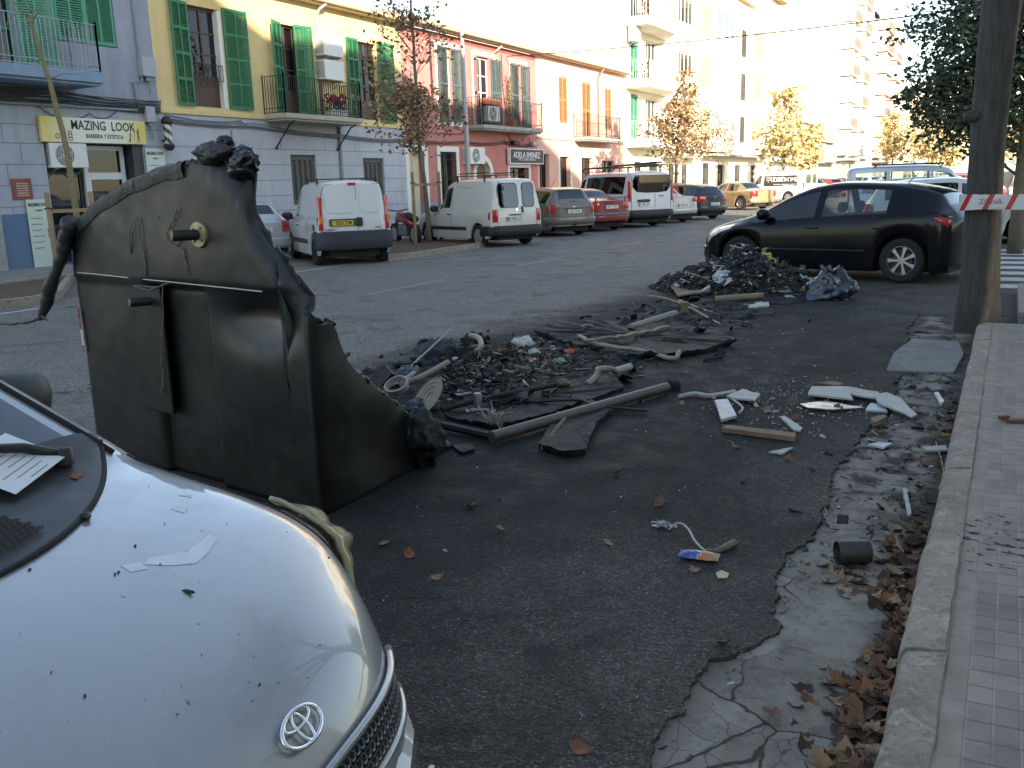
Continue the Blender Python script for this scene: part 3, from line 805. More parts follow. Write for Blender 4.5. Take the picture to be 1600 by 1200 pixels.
    q.build("sign_emblem", INK, s); q = MB()
    for k in range(5): q.tube([M @ Vector((1.15+.03*k*sin(k), -.25+.1*a+.02*k, .001)) for a in range(4)], .004, 3)
    q.build("sign_emblem", INK, s)
    ac_unit("white air conditioner under the yellow barber sign, behind the sapling", (FX-.3, 14.02, 2.28), 0, .95, .55, .38, group="air conditioners on the facades")
    for nm, lb, y, z, w_, h in (("poster_board", "tall pale barber price board standing on the pavement left of the shop", 13.10, .05, .56, 1.55), ("poster_board", "pale barber price board on the wall beneath the barber pole", 16.45, 1.25, .58, 1.5)):
        pb = thing(nm, lb, "poster", (FX+.03, y, z)); q = MB(); q.box(0, .03, -w_/2, w_/2, 0, h); q.build("board", basic("pale_green_board", (0.50,0.56,0.47), 0.5, var=.06), pb)
        k = frame_m((.033, 0, h-.12), (0,1,0), (0,0,1), (1,0,0)); text_mesh("MAZING LOOK", .10, INK, "lettering", pb, k, bold=.003, sx=.72)
        k = frame_m((.033, 0, h-.24), (0,1,0), (0,0,1), (1,0,0)); text_mesh("BARBERIA", .05, INK, "lettering", pb, k, sx=.8)
        q = MB()
        for i in range(6): z2 = h-.42-i*.13; q.box(.03, .032, -w_*.4, w_*.12-.03*(i%3), z2, z2+.018)
        q.build("printed_line", basic("grey_ink", (0.12,0.14,0.13), .6), pb)
        q = MB()
        for i in range(4): q.xbox(Matrix.Translation((.032, w_*.33, h*.58-.05*i)) @ Matrix.Rotation(.5,4,'X'), .003, .11, .025)
        q.build("stripe_motif", INK, pb)
    bp = thing("barber_pole", "striped barber pole lamp with black caps on the wall corner", "barber pole", (FX+.22, 16.78, 2.72))
    m, n, p = newmat("barber_stripe"); v = _coord(n); x, y, z = _sep(n, v)
    an = _math(n, 'ARCTAN2', y, x); ph = _math(n, 'ADD', _math(n, 'MULTIPLY', an, 0.159), _math(n, 'MULTIPLY', z, 2.2)); fr = _math(n, 'FRACT', _math(n, 'MULTIPLY', ph, 2))
    n.links.new(_ramp(n, fr, [(0, (.5,.5,.42)), (.499, (.5,.5,.42)), (.5, (.03,.05,.05)), (.99, (.03,.05,.05))]), p.inputs['Base Color']); p.inputs['Roughness'].default_value = .2
    q = MB(); q.lathe([(.10,.15),(.10,.62)], None, 20); q.build("striped_tube", m, bp, smooth=True)
    q = MB(); q.lathe([(0,-.02),(.07,-.02),(.13,.05),(.14,.10),(.11,.15)], None, 20); q.build("lower_cap", BLACKP, bp, smooth=40); q = MB(); q.lathe([(.11,.62),(.14,.66),(.14,.72),(.08,.80),(0,.82)], None, 20); q.box(-.22,-.05,-.02,.02,.2,.26); q.build("cap", BLACKP, bp, smooth=40)
    for lb, y, z, w_, h, dd in (("large grey meter box on the corner of the blue grey house", 16.47, 4.46, .42, .45, .18), ("small grey meter box beside the barber sign", 16.4, 3.38, .27, .37, .14)):
        mb_ = thing("meter_box", lb, "meter box", (FX, y, z)); q = MB(); q.box(0, dd, -w_/2, w_/2, 0, h); q.build("casing", BOXG, mb_, bevel=.015)
        q = MB(); q.box(dd*.3, dd*.7, -w_*.2, w_*.2, -.1, 0); q.tube([(dd*.5, 0, -.05), (dd*.5, .03, -.4)], .02, 6); q.build("conduit", PIPEG, mb_)
    # bundles of cable on the wall
    cb = MB(); rr = rng(5)
    for k in range(9): cable_run(cb, [(.04+.012*k, U(6)+k*.1, 3.75+.04*k+rr.uniform(-.05,.05)), (.05+.01*k, U(11)+rr.uniform(-.3,.3), 3.68+.045*k), (.04+.012*k, U(14)+rr.uniform(-.4,.4), 3.72+.03*k), (.05+.01*k, U(16.75), 3.62+.035*k)], .014, .05, k)
    cable_run(cb, [(.05, U(13.4), 3.6), (.06, U(14.7), 3.5), (.05, U(15.6), 3.75)], .012, .2, 31)
    tag(cb.build("cable_bundle", CABLE, None, loc=(FX, y0, 0)), "tangle of black cables strung along the blue grey house above the barber shop", "cables")
    dp = MB(); dp.tube([(.06, U(16.25), 9.3), (.06, U(16.30), 4.35), (.06, U(16.05), 4.3), (.06, U(16.05), 3.65), (.06, U(12.5), 3.62)], .03, 7); dp.build("conduit", PIPEG, t)
grey_house()

# ---- yellow house
def yellow_house():
    y0 = 16.78; y1 = 27.5; t = thing("terraced_house", "yellow upper floor house with green shutters over a pale grey block ground floor", "house", (FX, y0, 0)); U = lambda y: y-y0
    up = MB(); W3 = ((17.98, 19.16), (21.44, 22.02), (25.03, 26.1)); 
    hs = [(U(17.98), U(19.14), 3.86, 6.38), (U(21.3), U(22.2), 3.86, 6.36), (U(25.03), U(26.1), 3.86, 6.30)]
    wall(up, 0, U(y1), 3.7, 7.15, hs, depth=.25); up.build("wall", plaster("yellow_render", (0.66,0.50,0.235), 0.08, 0.32), t)
    bk = MB(); shell(bk, 0, U(y1), .1, 7.1, -9, d=-.03); bk.build("party_wall", CONC, t)
    lo = MB(); g1 = (U(21.48), U(22.63), 1.2, 2.68); g2 = (U(25.0), U(26.15), 1.2, 2.62)
    wall(lo, 0, U(y1), .1, 3.7, [g1, g2], depth=.2); lw_ = lo.build("ground_floor_wall", plaster("pale_grey_blocks", (0.41,0.42,0.45), 0.09, 0.4), t)
    j = MB()
    for k, z in enumerate((.62, 1.06, 1.5, 1.94, 2.38, 2.82)):
        cuts = [(0, U(y1))]
        for a, b, c, e in (g1, g2):
            if c < z < e: cuts = [q for (p0, p1) in cuts for q in ((p0, min(p1, a)), (max(p0, b), p1)) if q[1] > q[0]]
        for a, b in cuts: j.box(-.004, .003, a, b, z-.010, z+.010)
    for k in range(5):
        for u in (U(21.1), U(23.1), U(24.6), U(26.6)): j.box(-.004, .003, u-.006, u+.006, 2.82, 3.2)
    j.build("render_joint", basic("pale_joint_line", (0.19,0.20,0.225), 0.9, var=.2), lw_)
    cr = MB(); cr.box(-.02, .05, 0, U(y1), 3.63, 3.76); cr.build("cornice", plaster("yellow_render", (0,0,0)), t, bevel=.02)
    # French windows with shutters
    lo_, hi_ = 3.86, 6.36
    w1 = window(t, U(18.0), U(19.1), lo_, hi_, solid=.75, bars=(2,3), curtain=.95)
    shutter(w1, U(17.97), lo_, .64, 2.56, GREENS, -1, 8); shutter(w1, U(19.2), lo_, .84, 2.60, GREENS, 1, 4)
    wt = MB(); wt.box(-.2, .015, U(19.02), U(19.14), lo_, hi_); wt.build("reveal", TRIMW, w1)
    gr = MB(); railing(gr, [(.02, U(18.05)), (.02, U(19.05))], 4.55, 4.95, .13, rails=(1.0, 0.0), posts=False)
    for c in (18.35, 18.75): gr.tube([(.02, U(c)+.13*cos(a*.4), 4.5+.13*sin(a*.4+pi)) for a in range(9)], .008, 4)
    gr.build("window_guard", IRON, w1)
    w2 = window(t, U(21.32), U(22.18), lo_, hi_, solid=.6, bars=(2,3), curtain=.6)
    shutter(w2, U(21.46), lo_, .66, 2.52, GREENS, -1, 20); shutter(w2, U(22.0), lo_, .66, 2.54, GREENS, 1, 14)
    w3 = window(t, U(25.05), U(26.08), lo_-.04, hi_-.06, solid=.6, bars=(2,4), curtain=.7)
    shutter(w3, U(25.05), lo_-.06, .64, 2.55, GREENS, -1, 5); shutter(w3, U(26.1), lo_-.06, .82, 2.58, GREENS, 1, 6)
    b = balcony(t, U(20.5), U(24.05), 3.78, .85, 1.02, basic("pale_balcony_slab", (0.4,0.36,0.27), .9, var=.2), step=.10)
    k = MB()
    for y in (20.9, 23.7): k.tube([(0, U(y), 2.85), (.55, U(y)+.05, 3.5), (.8, U(y), 3.58)], .022, 6); k.tube([(.02, U(y), 2.83), (.02, U(y), 2.87)], .05, 8)
    k.build("brace", IRON, b)
    for gg in (g1, g2):
        q = window(t, gg[0], gg[1], gg[2], gg[3], d=-.1, frame=BROWNG, bars=(4,1), curtain=0, fw=.09)
        for i in range(4): shutter(q, gg[0]+.09+i*(gg[1]-gg[0]-.18)/4, gg[2]+.08, (gg[1]-gg[0]-.18)/4, gg[3]-gg[2]-.16, BROWNG, 1, 0, -.08, rows=1, cols=1)
    q = MB(); q.tube([(.05, U(23.8), 3.55), (.05, U(23.8), .15)], .055, 8); q.tube([(.40, U(23.15), 7.1), (.2, U(23.05), 6.95), (.06, U(23.05), 6.7), (.06, U(23.05), 3.9)], .05, 8); q.build("downpipe", PIPEG, t, smooth=True)
    tile_roof(t, 0, U(y1), 7.2, 5)
    ac_unit("upper of the two white air conditioners on the yellow wall", (FX, 23.42, 5.62), 0, .92, .58, .36, fan=False)
    ac_unit("lower of the two white air conditioners on the yellow wall, above the balcony flowers", (FX, 23.40, 4.92), 0, .92, .58, .36, fan=False)
    fp = thing("flower_box", "planter of red flowers on the yellow house balcony", "planter", (FX+.55, 23.1, 3.78)); q = MB(); q.box(-.12, .12, -.42, .42, 0, .22); q.build("box", basic("white_planter", (.5,.5,.47), .7), fp, bevel=.02)
    for nm, col, sd in (("leaves", (0.03,0.06,0.03), 1), ("blossom", (0.30,0.015,0.04), 2)):
        q = MB(); rr = rng(sd)
        for i in range(130):
            c = Vector((rr.uniform(-.18,.18), rr.uniform(-.46,.46), rr.uniform(.2,.5) if sd == 1 else rr.uniform(.42,.68))); q.xbox(Matrix.Translation(c) @ Matrix.Rotation(rr.uniform(0,6),4,Vector((rr.random(),rr.random(),rr.random()+.1)).normalized()), .07,.05,.006)
        q.build(nm, basic("planter_"+nm, col, .7, var=.4), fp)
    cb = MB(); rr = rng(9)
    for k in range(4): cable_run(cb, [(.04+.012*k, .05, 3.42+.03*k), (.05+.01*k, U(20), 3.40+.03*k+rr.uniform(-.03,.03)), (.05+.012*k, U(24), 3.22+.03*k), (.04, U(y1), 3.2+.03*k)], .014, .05, 50+k)
    cable_run(cb, [(.05, .1, 3.6), (.05, U(19.5), 3.55), (.05, U(20.4), 3.4)], .015, .08, 77)
    tag(cb.build("cable_bundle", basic("grey_painted_cable", (.14,.145,.16), .7, var=.3), None, loc=(FX, y0, 0)), "grey cables clipped along the pale grey block wall under the yellow floor", "cables")
    jb = thing("junction_box", "small pale junction box on the grey block wall", "junction box", (FX, 19.4, 2.75)); q = MB(); q.box(0, .1, -.17, .17, 0, .25); q.build("casing", BOXG, jb, bevel=.015); q = MB(); q.tube([(.04,-.25,.55),(.04,-.25,.0),(.04,-.17,-.05)], .02, 6); q.build("conduit", PIPEG, jb)
yellow_house()

# ---- pink house
def pink_house():
    y0, y1 = 27.5, 37.9; t = thing("terraced_house", "deep pink house with dark green shutters and cream door surrounds", "house", (FX, y0, 0)); U = lambda y: y-y0
    pk = plaster("pink_render", (0.45,0.175,0.15), 0.12, 0.45, dado=(1.05, (0.25,0.27,0.32)))
    up = MB(); hs = [(U(30.45), U(30.85), 4.03, 6.7), (U(32.7), U(33.75), 3.95, 6.62), (U(36.2), U(36.55), 4.05, 6.62),
          (U(27.66), U(28.66), .12, 2.9), (U(29.72), U(30.88), .9, 2.9), (U(32.35), U(33.55), .12, 2.55), (U(35.2), U(37.0), .8, 2.33)]
    wall(up, 0, U(y1), .1, 7.15, hs, depth=.3); shell(up, 0, U(y1), .1, 7.1, -9, d=-.03); wo = up.build("wall", pk, t)
    tr = MB(); trim_frame(tr, U(27.66), U(28.66), .12, 2.9, .22); trim_frame(tr, U(29.72), U(30.88), .9, 2.9, .2)
    trim_frame(tr, U(29.85), U(31.3), 4.0, 6.7, .14, .02, True); trim_frame(tr, U(32.5), U(34.1), 3.95, 6.66, .16, .02); trim_frame(tr, U(35.6), U(36.95), 4.0, 6.66, .14, .02, True); trim_frame(tr, U(35.2), U(37.0), .8, 2.33, .15)
    tr.build("surround", TRIMW, t, bevel=.008)
    # arched doorway
    ar = MB(); c = U(32.95); ro, ri = .82, .6; n = 16; zc = 2.0
    vs = []
    for q in range(n+1):
        an = pi*q/n
        for rr_ in (ri, ro): vs += [(.035, c-rr_*cos(an), zc+rr_*sin(an)), (-.25, c-rr_*cos(an), zc+rr_*sin(an))]
    fs = []
    for q in range(n):
        a = q*4; b = a+4; fs += [(a, a+2, b+2, b), (a+1, a, b, b+1), (a+2, a+3, b+3, b+2)]
    ar.add(vs, fs); ar.box(-.02, .035, c-ro, c-ri, .12, zc); ar.box(-.02, .035, c+ri, c+ro, .12, zc); ar.build("arch_surround", TRIMW, t)
    sp = MB()   # wall pieces closing the corners above the arch
    for sgn in (-1, 1):
        poly = [(sgn*ri*1.02, zc), (sgn*ri*1.02, 2.56)] + [(0, 2.56)] + [(sgn*(ri+.1)*cos(pi/2-pi/2*q/8), zc+(ri+.1)*sin(pi/2-pi/2*q/8)) for q in range(9)]
        sp.add([(-.012, c+a, b) for a, b in poly], [tuple(range(len(poly)))])
    sp.build("arch_spandrel", pk, wo)
    dr = MB(); dr.box(-.28, -.24, c-.6, c+.6, .12, 2.1); dr.box(-.28,-.24, c-.6, c+.6, 2.16, 2.6); dr.box(-.3,-.22, c-.6, c+.6, 2.1, 2.16); dr.build("door", basic("brown_door", (.16,.09,.05), .5, var=.3), t)
    d1 = MB(); d1.box(-.29, -.25, U(27.66), U(28.66), .12, 2.9); d1.box(-.25, -.22, U(27.75), U(28.1), .4, 2.6); d1.box(-.25,-.22, U(28.2), U(28.58), .4, 2.6); d1.build("door", basic("cream_door", (.55,.48,.33), .6, var=.12), t)
    wd = window(t, U(29.72), U(30.88), .9, 2.9, d=-.2, frame=BROWNG, bars=(2,2), curtain=0)
    g = MB()
    for k in range(9): u = U(29.78)+k*.128; g.box(.01,.025,u-.008,u+.008,.9,2.88)
    for z in (1.3, 2.0, 2.6): g.box(.006,.03,U(29.72),U(30.88),z-.012,z+.012)
    g.build("grille", IRON, wd)
    window(t, U(35.2), U(37.0), .8, 2.33, d=-.25, frame=WOODD, bars=(2,1), curtain=0)
    w = window(t, U(30.42), U(30.86), 4.05, 6.66, frame=TRIMW, bars=(1,3), curtain=.8, fw=.04); shutter(w, U(30.46), 4.04, .72, 2.65, DKGREEN, -1, 6, rows=2, cols=1); shutter(w, U(30.83), 4.04, .62, 2.65, DKGREEN, 1, 10, rows=2, cols=1)
    w = window(t, U(32.7), U(33.76), 3.96, 6.6, frame=TRIMW, bars=(2,4), curtain=.9, fw=.05); shutter(w, U(32.71), 3.98, .60, 2.62, DKGREEN, -1, 30, rows=2, cols=1); shutter(w, U(33.8), 3.98, .64, 2.62, DKGREEN, 1, 12, rows=2, cols=1)
    w = window(t, U(36.18), U(36.56), 4.06, 6.6, frame=TRIMW, bars=(1,3), curtain=.8, fw=.04); shutter(w, U(36.2), 4.05, .80, 2.55, DKGREEN, -1, 6, rows=2, cols=1); shutter(w, U(36.52), 4.05, .55, 2.55, DKGREEN, 1, 12, rows=2, cols=1)
    tag(balcony(t, U(31.75), U(36.95), 3.93, .8, 1.05, CONC, step=.12))
    tile_roof(t, 0, U(y1), 7.28, 5)
    q = MB(); q.tube([(.42, U(34.1), 7.1), (.25, U(34.0), 6.95), (.05, U(33.9), 6.8), (.05, U(34.55), 6.6), (.05, U(34.55), 5.3)], .035, 6); q.build("downpipe", GUTTER, t, smooth=True)
    rb = MB(); rb.box(-.01, .012, 0, U(y1), 6.95, 7.12); rb.build("painted_eaves_shadow", basic("eaves_shadow_pink", (.26,.07,.06), .9, var=.2), t)  # eaves shadow painted as a darker pink strip along the wall top
    ac_unit("white air conditioner on the deep pink wall behind the lamp post", (FX, 31.95, 2.45), 0, 1.15, .64, .36)
    ac_unit("white air conditioner standing on the pink house balcony", (FX+.15, 33.15, 4.1), 0, .9, .6, .34)
    pl = thing("flower_box", "long terracotta planter on top of the balcony air conditioner", "planter", (FX+.35, 33.1, 4.75)); q = MB(); q.box(-.13, .13, -.6, .6, 0, .24); q.build("box", basic("terracotta", (.33,.12,.07), .8, var=.2), pl, bevel=.02)
    cr = thing("climbing_plant", "potted climbing plant against the pink wall on the balcony", "plant", (FX+.3, 35.1, 3.95)); q = MB(); q.lathe([(.1,0),(.17,.32),(.19,.34),(.15,.34)], None, 14); q.build("pot", basic("terracotta", (0,0,0)), cr)
    q = MB(); rr = rng(21)
    for k in range(4): q.tube([(-.1-.1*k*.5, .05*sin(a+k)+.06*k, .3+a*.35) for a in range(7-k)], .008, 4)
    for i in range(150): z = rr.uniform(.4,2.1); q.xbox(Matrix.Translation((-.15+rr.uniform(-.08,.1), rr.gauss(0,.14), z)) @ Matrix.Rotation(rr.uniform(0,6),4,'X'), .01,.07,.05)
    q.build("foliage", basic("dry_creeper", (.14,.11,.05), .8, var=.5), cr)
    s = thing("shop_sign", "black sign reading ADELA JIMENEZ with a white frame over the pink house shop", "sign", (FX+.18, 36.5, 2.8)); q = MB(); q.box(-.1, .04, -1.62, 1.62, -.33, .33); q.build("sign_frame", basic("white_sign_frame", (.6,.6,.6), .5), s, bevel=.008)
    q = MB(); q.box(.04, .046, -1.56, 1.56, -.285, .285); q.build("sign_board", basic("blue_black_board", (.014,.016,.026), .4), s)
    text_mesh("ADELA JIMENEZ", .36, WHITEINK, "sign_lettering", s, frame_m((.048, -.05, .04), (0,1,0), (0,0,1), (1,0,0)), bold=.0, sx=1.0)
    text_mesh("P E L U Q U E R I A", .13, WHITEINK, "sign_lettering", s, frame_m((.048, -.05, -.14), (0,1,0), (0,0,1), (1,0,0)), sx=1.5)
    text_mesh("citas: 971 000", .07, WHITEINK, "sign_lettering", s, frame_m((.048, .9, -.24), (0,1,0), (0,0,1), (1,0,0))) if False else None
    for lb, y, z in (("dark floodlight above the black sign", 35.5, 3.35), ("pale alarm box above the right end of the black sign", 37.3, 3.35)):
        f = thing("wall_lamp" if "flood" in lb else "alarm_box", lb, "wall lamp" if "flood" in lb else "alarm", (FX, y, z)); q = MB(); q.box(.02, .22, -.2, .2, -.08, .1); q.build("housing", BLACKP if "flood" in lb else BOXG, f, bevel=.02); q = MB(); q.bar((0,0,0),(.05,0,0),.05); q.build("bracket", IRON, f)
    cb = MB(); rr = rng(11)
    for k in range(3): cable_run(cb, [(.04+.012*k, .05, 3.25+.05*k), (.05, U(31.5), 3.25+.04*k), (.05, U(34.6), 3.3+.05*k), (.05, U(y1), 3.3+.05*k)], .012, .08, 80+k)
    cable_run(cb, [(.05, .3, 3.62), (.05, U(31.3), 3.6), (.06, U(31.7), 3.85)], .016, .04, 90); cable_run(cb, [(.05, U(34.7), 6.9), (.05, U(34.75), 5.5), (.05, U(35.2), 3.6)], .014, 0, 91)
    for k in range(7): cable_run(cb, [(.06, U(34.7+.4*k), 3.4+rr.uniform(-.2,.3)), (.08, U(35.2+.3*k), 3.2+rr.uniform(0,.5))], .014, .1, 92+k)
    tag(cb.build("cable_bundle", CABLE, None, loc=(FX, y0, 0)), "loose black cables strung across the deep pink wall below the balcony", "cables")
pink_house()

# ---- salmon house
def salmon_house():
    y0, y1 = 37.9, 48.65; t = thing("terraced_house", "pale salmon house with closed ochre shutters", "house", (FX, y0, 0)); U = lambda y: y-y0
    sm = plaster("salmon_render", (0.62,0.35,0.28), 0.08, 0.3)
    doors = ((38.1, 39.1, .12, 2.95), (40.25, 41.4, .12, 2.86), (42.7, 44.2, .12, 2.82), (45.4, 47.2, .6, 2.7))
    wins = ((40.3, 41.2, 4.4, 6.48), (42.98, 44.02, 3.8, 6.44), (45.9, 46.75, 4.3, 6.36))
    up = MB(); wall(up, 0, U(y1), .1, 7.2, [(U(a), U(b), c, e) for a, b, c, e in doors+wins], depth=.3); shell(up, 0, U(y1), .1, 7.15, -9, d=-.03); up.build("wall", sm, t)
    tr = MB()
    for k in (1, 2): a, b, c, e = doors[k]; trim_frame(tr, U(a), U(b), c, e, .18)
    tr.build("surround", TRIMW, t)
    for a, b, c, e in doors:
        q = window(t, U(a), U(b), c, e, d=-.2, frame=WOODD if a > 39.5 else BROWNG, bars=(2,1), curtain=0, solid=.8 if c < .5 else 0)
    for a, b, c, e in wins:
        q = window(t, U(a), U(b), c, e, d=-.2, frame=OCHRE, bars=(1,1), curtain=0)
        h = (b-a)/2; shutter(q, U(a), c+.01, h, e-c-.02, OCHRE, 1, 0, -.03, rows=2, cols=1); shutter(q, U(b), c+.01, h, e-c-.02, OCHRE, -1, 0, -.03, rows=2, cols=1)
    b = balcony(t, U(41.85), U(46.1), 3.78, .8, 1.05, CONC, step=.14)
    co = MB(); co.box(-.01, .05, 0, U(y1), 3.6, 3.7); co.build("cornice", basic("grey_moulding", (.28,.26,.24), .9, var=.2), t)
    tile_roof(t, 0, U(y1), 7.32, 5)
    q = MB(); q.tube([(.38, U(44.9), 7.2), (.2, U(44.9), 7.0), (.05, U(44.9), 6.8), (.05, U(44.9), 3.8)], .04, 6); q.build("downpipe", basic("brown_pipe", (.28,.16,.11), .6), t, smooth=True)
salmon_house()
# ------------------------------------------------------------------ ground, road, pavements
def at_X(px, py, X):
    d = fwd + rgt * ((px - 800) / 1420) - upv * ((py - 600) / 1420); t = X / d.x
    return Vector((X, d.y*t, CAM_H + d.z*t))
def edge_x(y):   # ragged edge of the asphalt along the gutter
    k = [(-6,-.80),(1.5,-.80),(2.1,-.79),(2.75,-.79),(3.1,-.62),(3.4,-.72),(3.75,-.76),(4.0,-.66),(4.6,-.70),(5.1,-.74),(5.9,-.70),(6.5,-.62),(7.2,-.66),(8,-.70),(9.6,-.80),(10.5,-.85),(12,-.8)]
    for (a, xa), (b, xb) in zip(k, k[1:]):
        if a <= y <= b:
            t = (y-a)/(b-a); x = xa+(xb-xa)*t; break
    else: x = -.8
    return x + .045*noise.noise((0, y*5.3, 1.7)) + .03*noise.noise((0, y*17, 4.1)) + .016*noise.noise((0, y*43, 2.1))
def asphalt():
    m, n, p = newmat("asphalt"); v = _coord(n, 'World'); x, y, z = _sep(n, v)
    big = _noise(n, v, .35, 5, .6); mid = _noise(n, v, 2.6, 6, .7); fine = _noise(n, v, 75, 3, .7)
    vo = n.nodes.new("ShaderNodeTexVoronoi"); vo.inputs['Scale'].default_value = 95; n.links.new(v, vo.inputs['Vector'])
    sp = _maprange(n, vo.outputs['Distance'], .1, .55)
    base = _ramp(n, big, [(.3, (.25,.230,.205)), (.7, (.32,.296,.265))])
    base = _mix(n, _maprange(n, mid, .45, .7, 0, .35), base, (.15,.147,.143))
    # parking lane laid in darker asphalt
    lane = _maprange(n, _math(n, 'ADD', x, _math(n, 'MULTIPLY', _math(n, 'SUBTRACT', mid, .5), .9)), -5.2, -4.2)
    base = _mix(n, _math(n, 'MULTIPLY', lane, .86), base, _mix(n, _maprange(n, mid, .35, .65), (.042,.036,.030), (.098,.083,.067)))
    # soot and melted plastic round the burnt containers
    mp = n.nodes.new("ShaderNodeMapping"); n.links.new(v, mp.inputs[0]); mp.inputs['Location'].default_value = (2.5, -1.05, 0)
    mp.inputs['Location'].default_value = (2.9/2.35, -7.6/6.4, 0); mp.inputs['Scale'].default_value = (1/2.35, 1/6.4, 0)
    ln = n.nodes.new("ShaderNodeVectorMath"); ln.operation = 'LENGTH'; n.links.new(mp.outputs[0], ln.inputs[0])
    dd = _math(n, 'ADD', ln.outputs['Value'], _math(n, 'MULTIPLY', _math(n, 'SUBTRACT', _noise(n, v, 1.1, 6, .65), .5), 1.1))
    soot = _maprange(n, dd, 1.15, .72); core = _maprange(n, dd, .9, .5)
    base = _mix(n, _math(n, 'MULTIPLY', soot, .95), base, (.0075,.0073,.0075))
    ash = _maprange(n, _noise(n, v, 5.5, 7, .75), .60, .74); base = _mix(n, _math(n, 'MULTIPLY', _math(n, 'MULTIPLY', ash, soot), .28), base, (.05,.05,.055))
    # pale stones in the surface, ash flecks
    wh = n.nodes.new("ShaderNodeTexVoronoi"); wh.inputs['Scale'].default_value = 110; n.links.new(v, wh.inputs['Vector'])
    cs = _sep(n, wh.outputs['Color'])[0]
    w2 = n.nodes.new("ShaderNodeTexVoronoi"); w2.inputs['Scale'].default_value = 42; n.links.new(v, w2.inputs['Vector'])
    f1 = _math(n, 'MULTIPLY', _maprange(n, cs, .6, .95), _maprange(n, wh.outputs['Distance'], .5, .2)); f2 = _math(n, 'MULTIPLY', _math(n, 'GREATER_THAN', _sep(n, w2.outputs['Color'])[1], .93), _maprange(n, w2.outputs['Distance'], .4, .2))
    fl = _math(n, 'MULTIPLY', _math(n, 'MAXIMUM', f1, f2), _maprange(n, _noise(n, v, 7, 5, .7), .35, .62, .25, 1))
    base = _mix(n, _math(n, 'MULTIPLY', fl, _maprange(n, soot, 0, 1, .7, .42)), base, (.36,.34,.31))
    gr = _math(n, 'ADD', _math(n, 'MULTIPLY', _math(n, 'POWER', cs, 1.6), 1.15), _math(n, 'MULTIPLY', _sep(n, w2.outputs['Color'])[0], .45)); base = _mix(n, .85, base, _math(n, 'ADD', .35, gr), 'MULTIPLY')
    bl = _maprange(n, _noise(n, v, 1.5, 7, .7, .8), .49, .60); near = _math(n, 'MULTIPLY', _maprange(n, dd, 1.5, 1.0), _maprange(n, x, -5, -4)); base = _mix(n, _math(n, 'MULTIPLY', _math(n, 'MULTIPLY', bl, near), .7), base, (.009,.0088,.009)); base = _mix(n, _math(n, 'MULTIPLY', core, .6), base, (.008,.0078,.008))
    base = _mix(n, _math(n, 'MULTIPLY', sp, .6), base, _mix(n, .65, base, (.01,.01,.01)))
    base = _mix(n, _math(n, 'MULTIPLY', _maprange(n, _noise(n, v, .9, 3, .5, 1.5), .56, .64), _math(n, 'SUBTRACT', .55, _math(n, 'MULTIPLY', soot, .5))), base, _mix(n, .55, base, (.03,.029,.028)))
    # cracks
    ck = n.nodes.new("ShaderNodeTexVoronoi"); ck.feature = 'DISTANCE_TO_EDGE'; ck.inputs['Scale'].default_value = .55
    wv = n.nodes.new("ShaderNodeVectorMath"); wv.operation = 'ADD'
    nz = n.nodes.new("ShaderNodeTexNoise"); nz.inputs['Scale'].default_value = 3.0; nz.inputs['Detail'].default_value = 5; n.links.new(v, nz.inputs['Vector'])
    n.links.new(v, wv.inputs[0]); n.links.new(nz.outputs['Color'], wv.inputs[1]); n.links.new(wv.outputs[0], ck.inputs['Vector'])
    crack = _math(n, 'MULTIPLY', _maprange(n, ck.outputs['Distance'], .012, .004), _maprange(n, big, .5, .6))
    base = _mix(n, _math(n, 'MULTIPLY', crack, .7), base, (.012,.012,.012))
    n.links.new(base, p.inputs['Base Color'])
    n.links.new(_math(n, 'SUBTRACT', _maprange(n, mid, .3, .7, .8, .92), _math(n, 'MULTIPLY', _math(n, 'MULTIPLY', core, _maprange(n, _noise(n, v, 4, 5), .45, .6)), .16)), p.inputs['Roughness'])
    p.inputs['Specular IOR Level'].default_value = .35
    h = _math(n, 'ADD', _math(n, 'MULTIPLY', vo.outputs['Distance'], .5), _math(n, 'ADD', _math(n, 'MULTIPLY', fine, .4), _math(n, 'MULTIPLY', _math(n, 'MULTIPLY', _noise(n, v, 13, 6, .7), core), 2.2)))
    h = _math(n, 'SUBTRACT', h, _math(n, 'MULTIPLY', crack, 1.5))
    _bump(n, p, h, 1.0, .02)
    return m
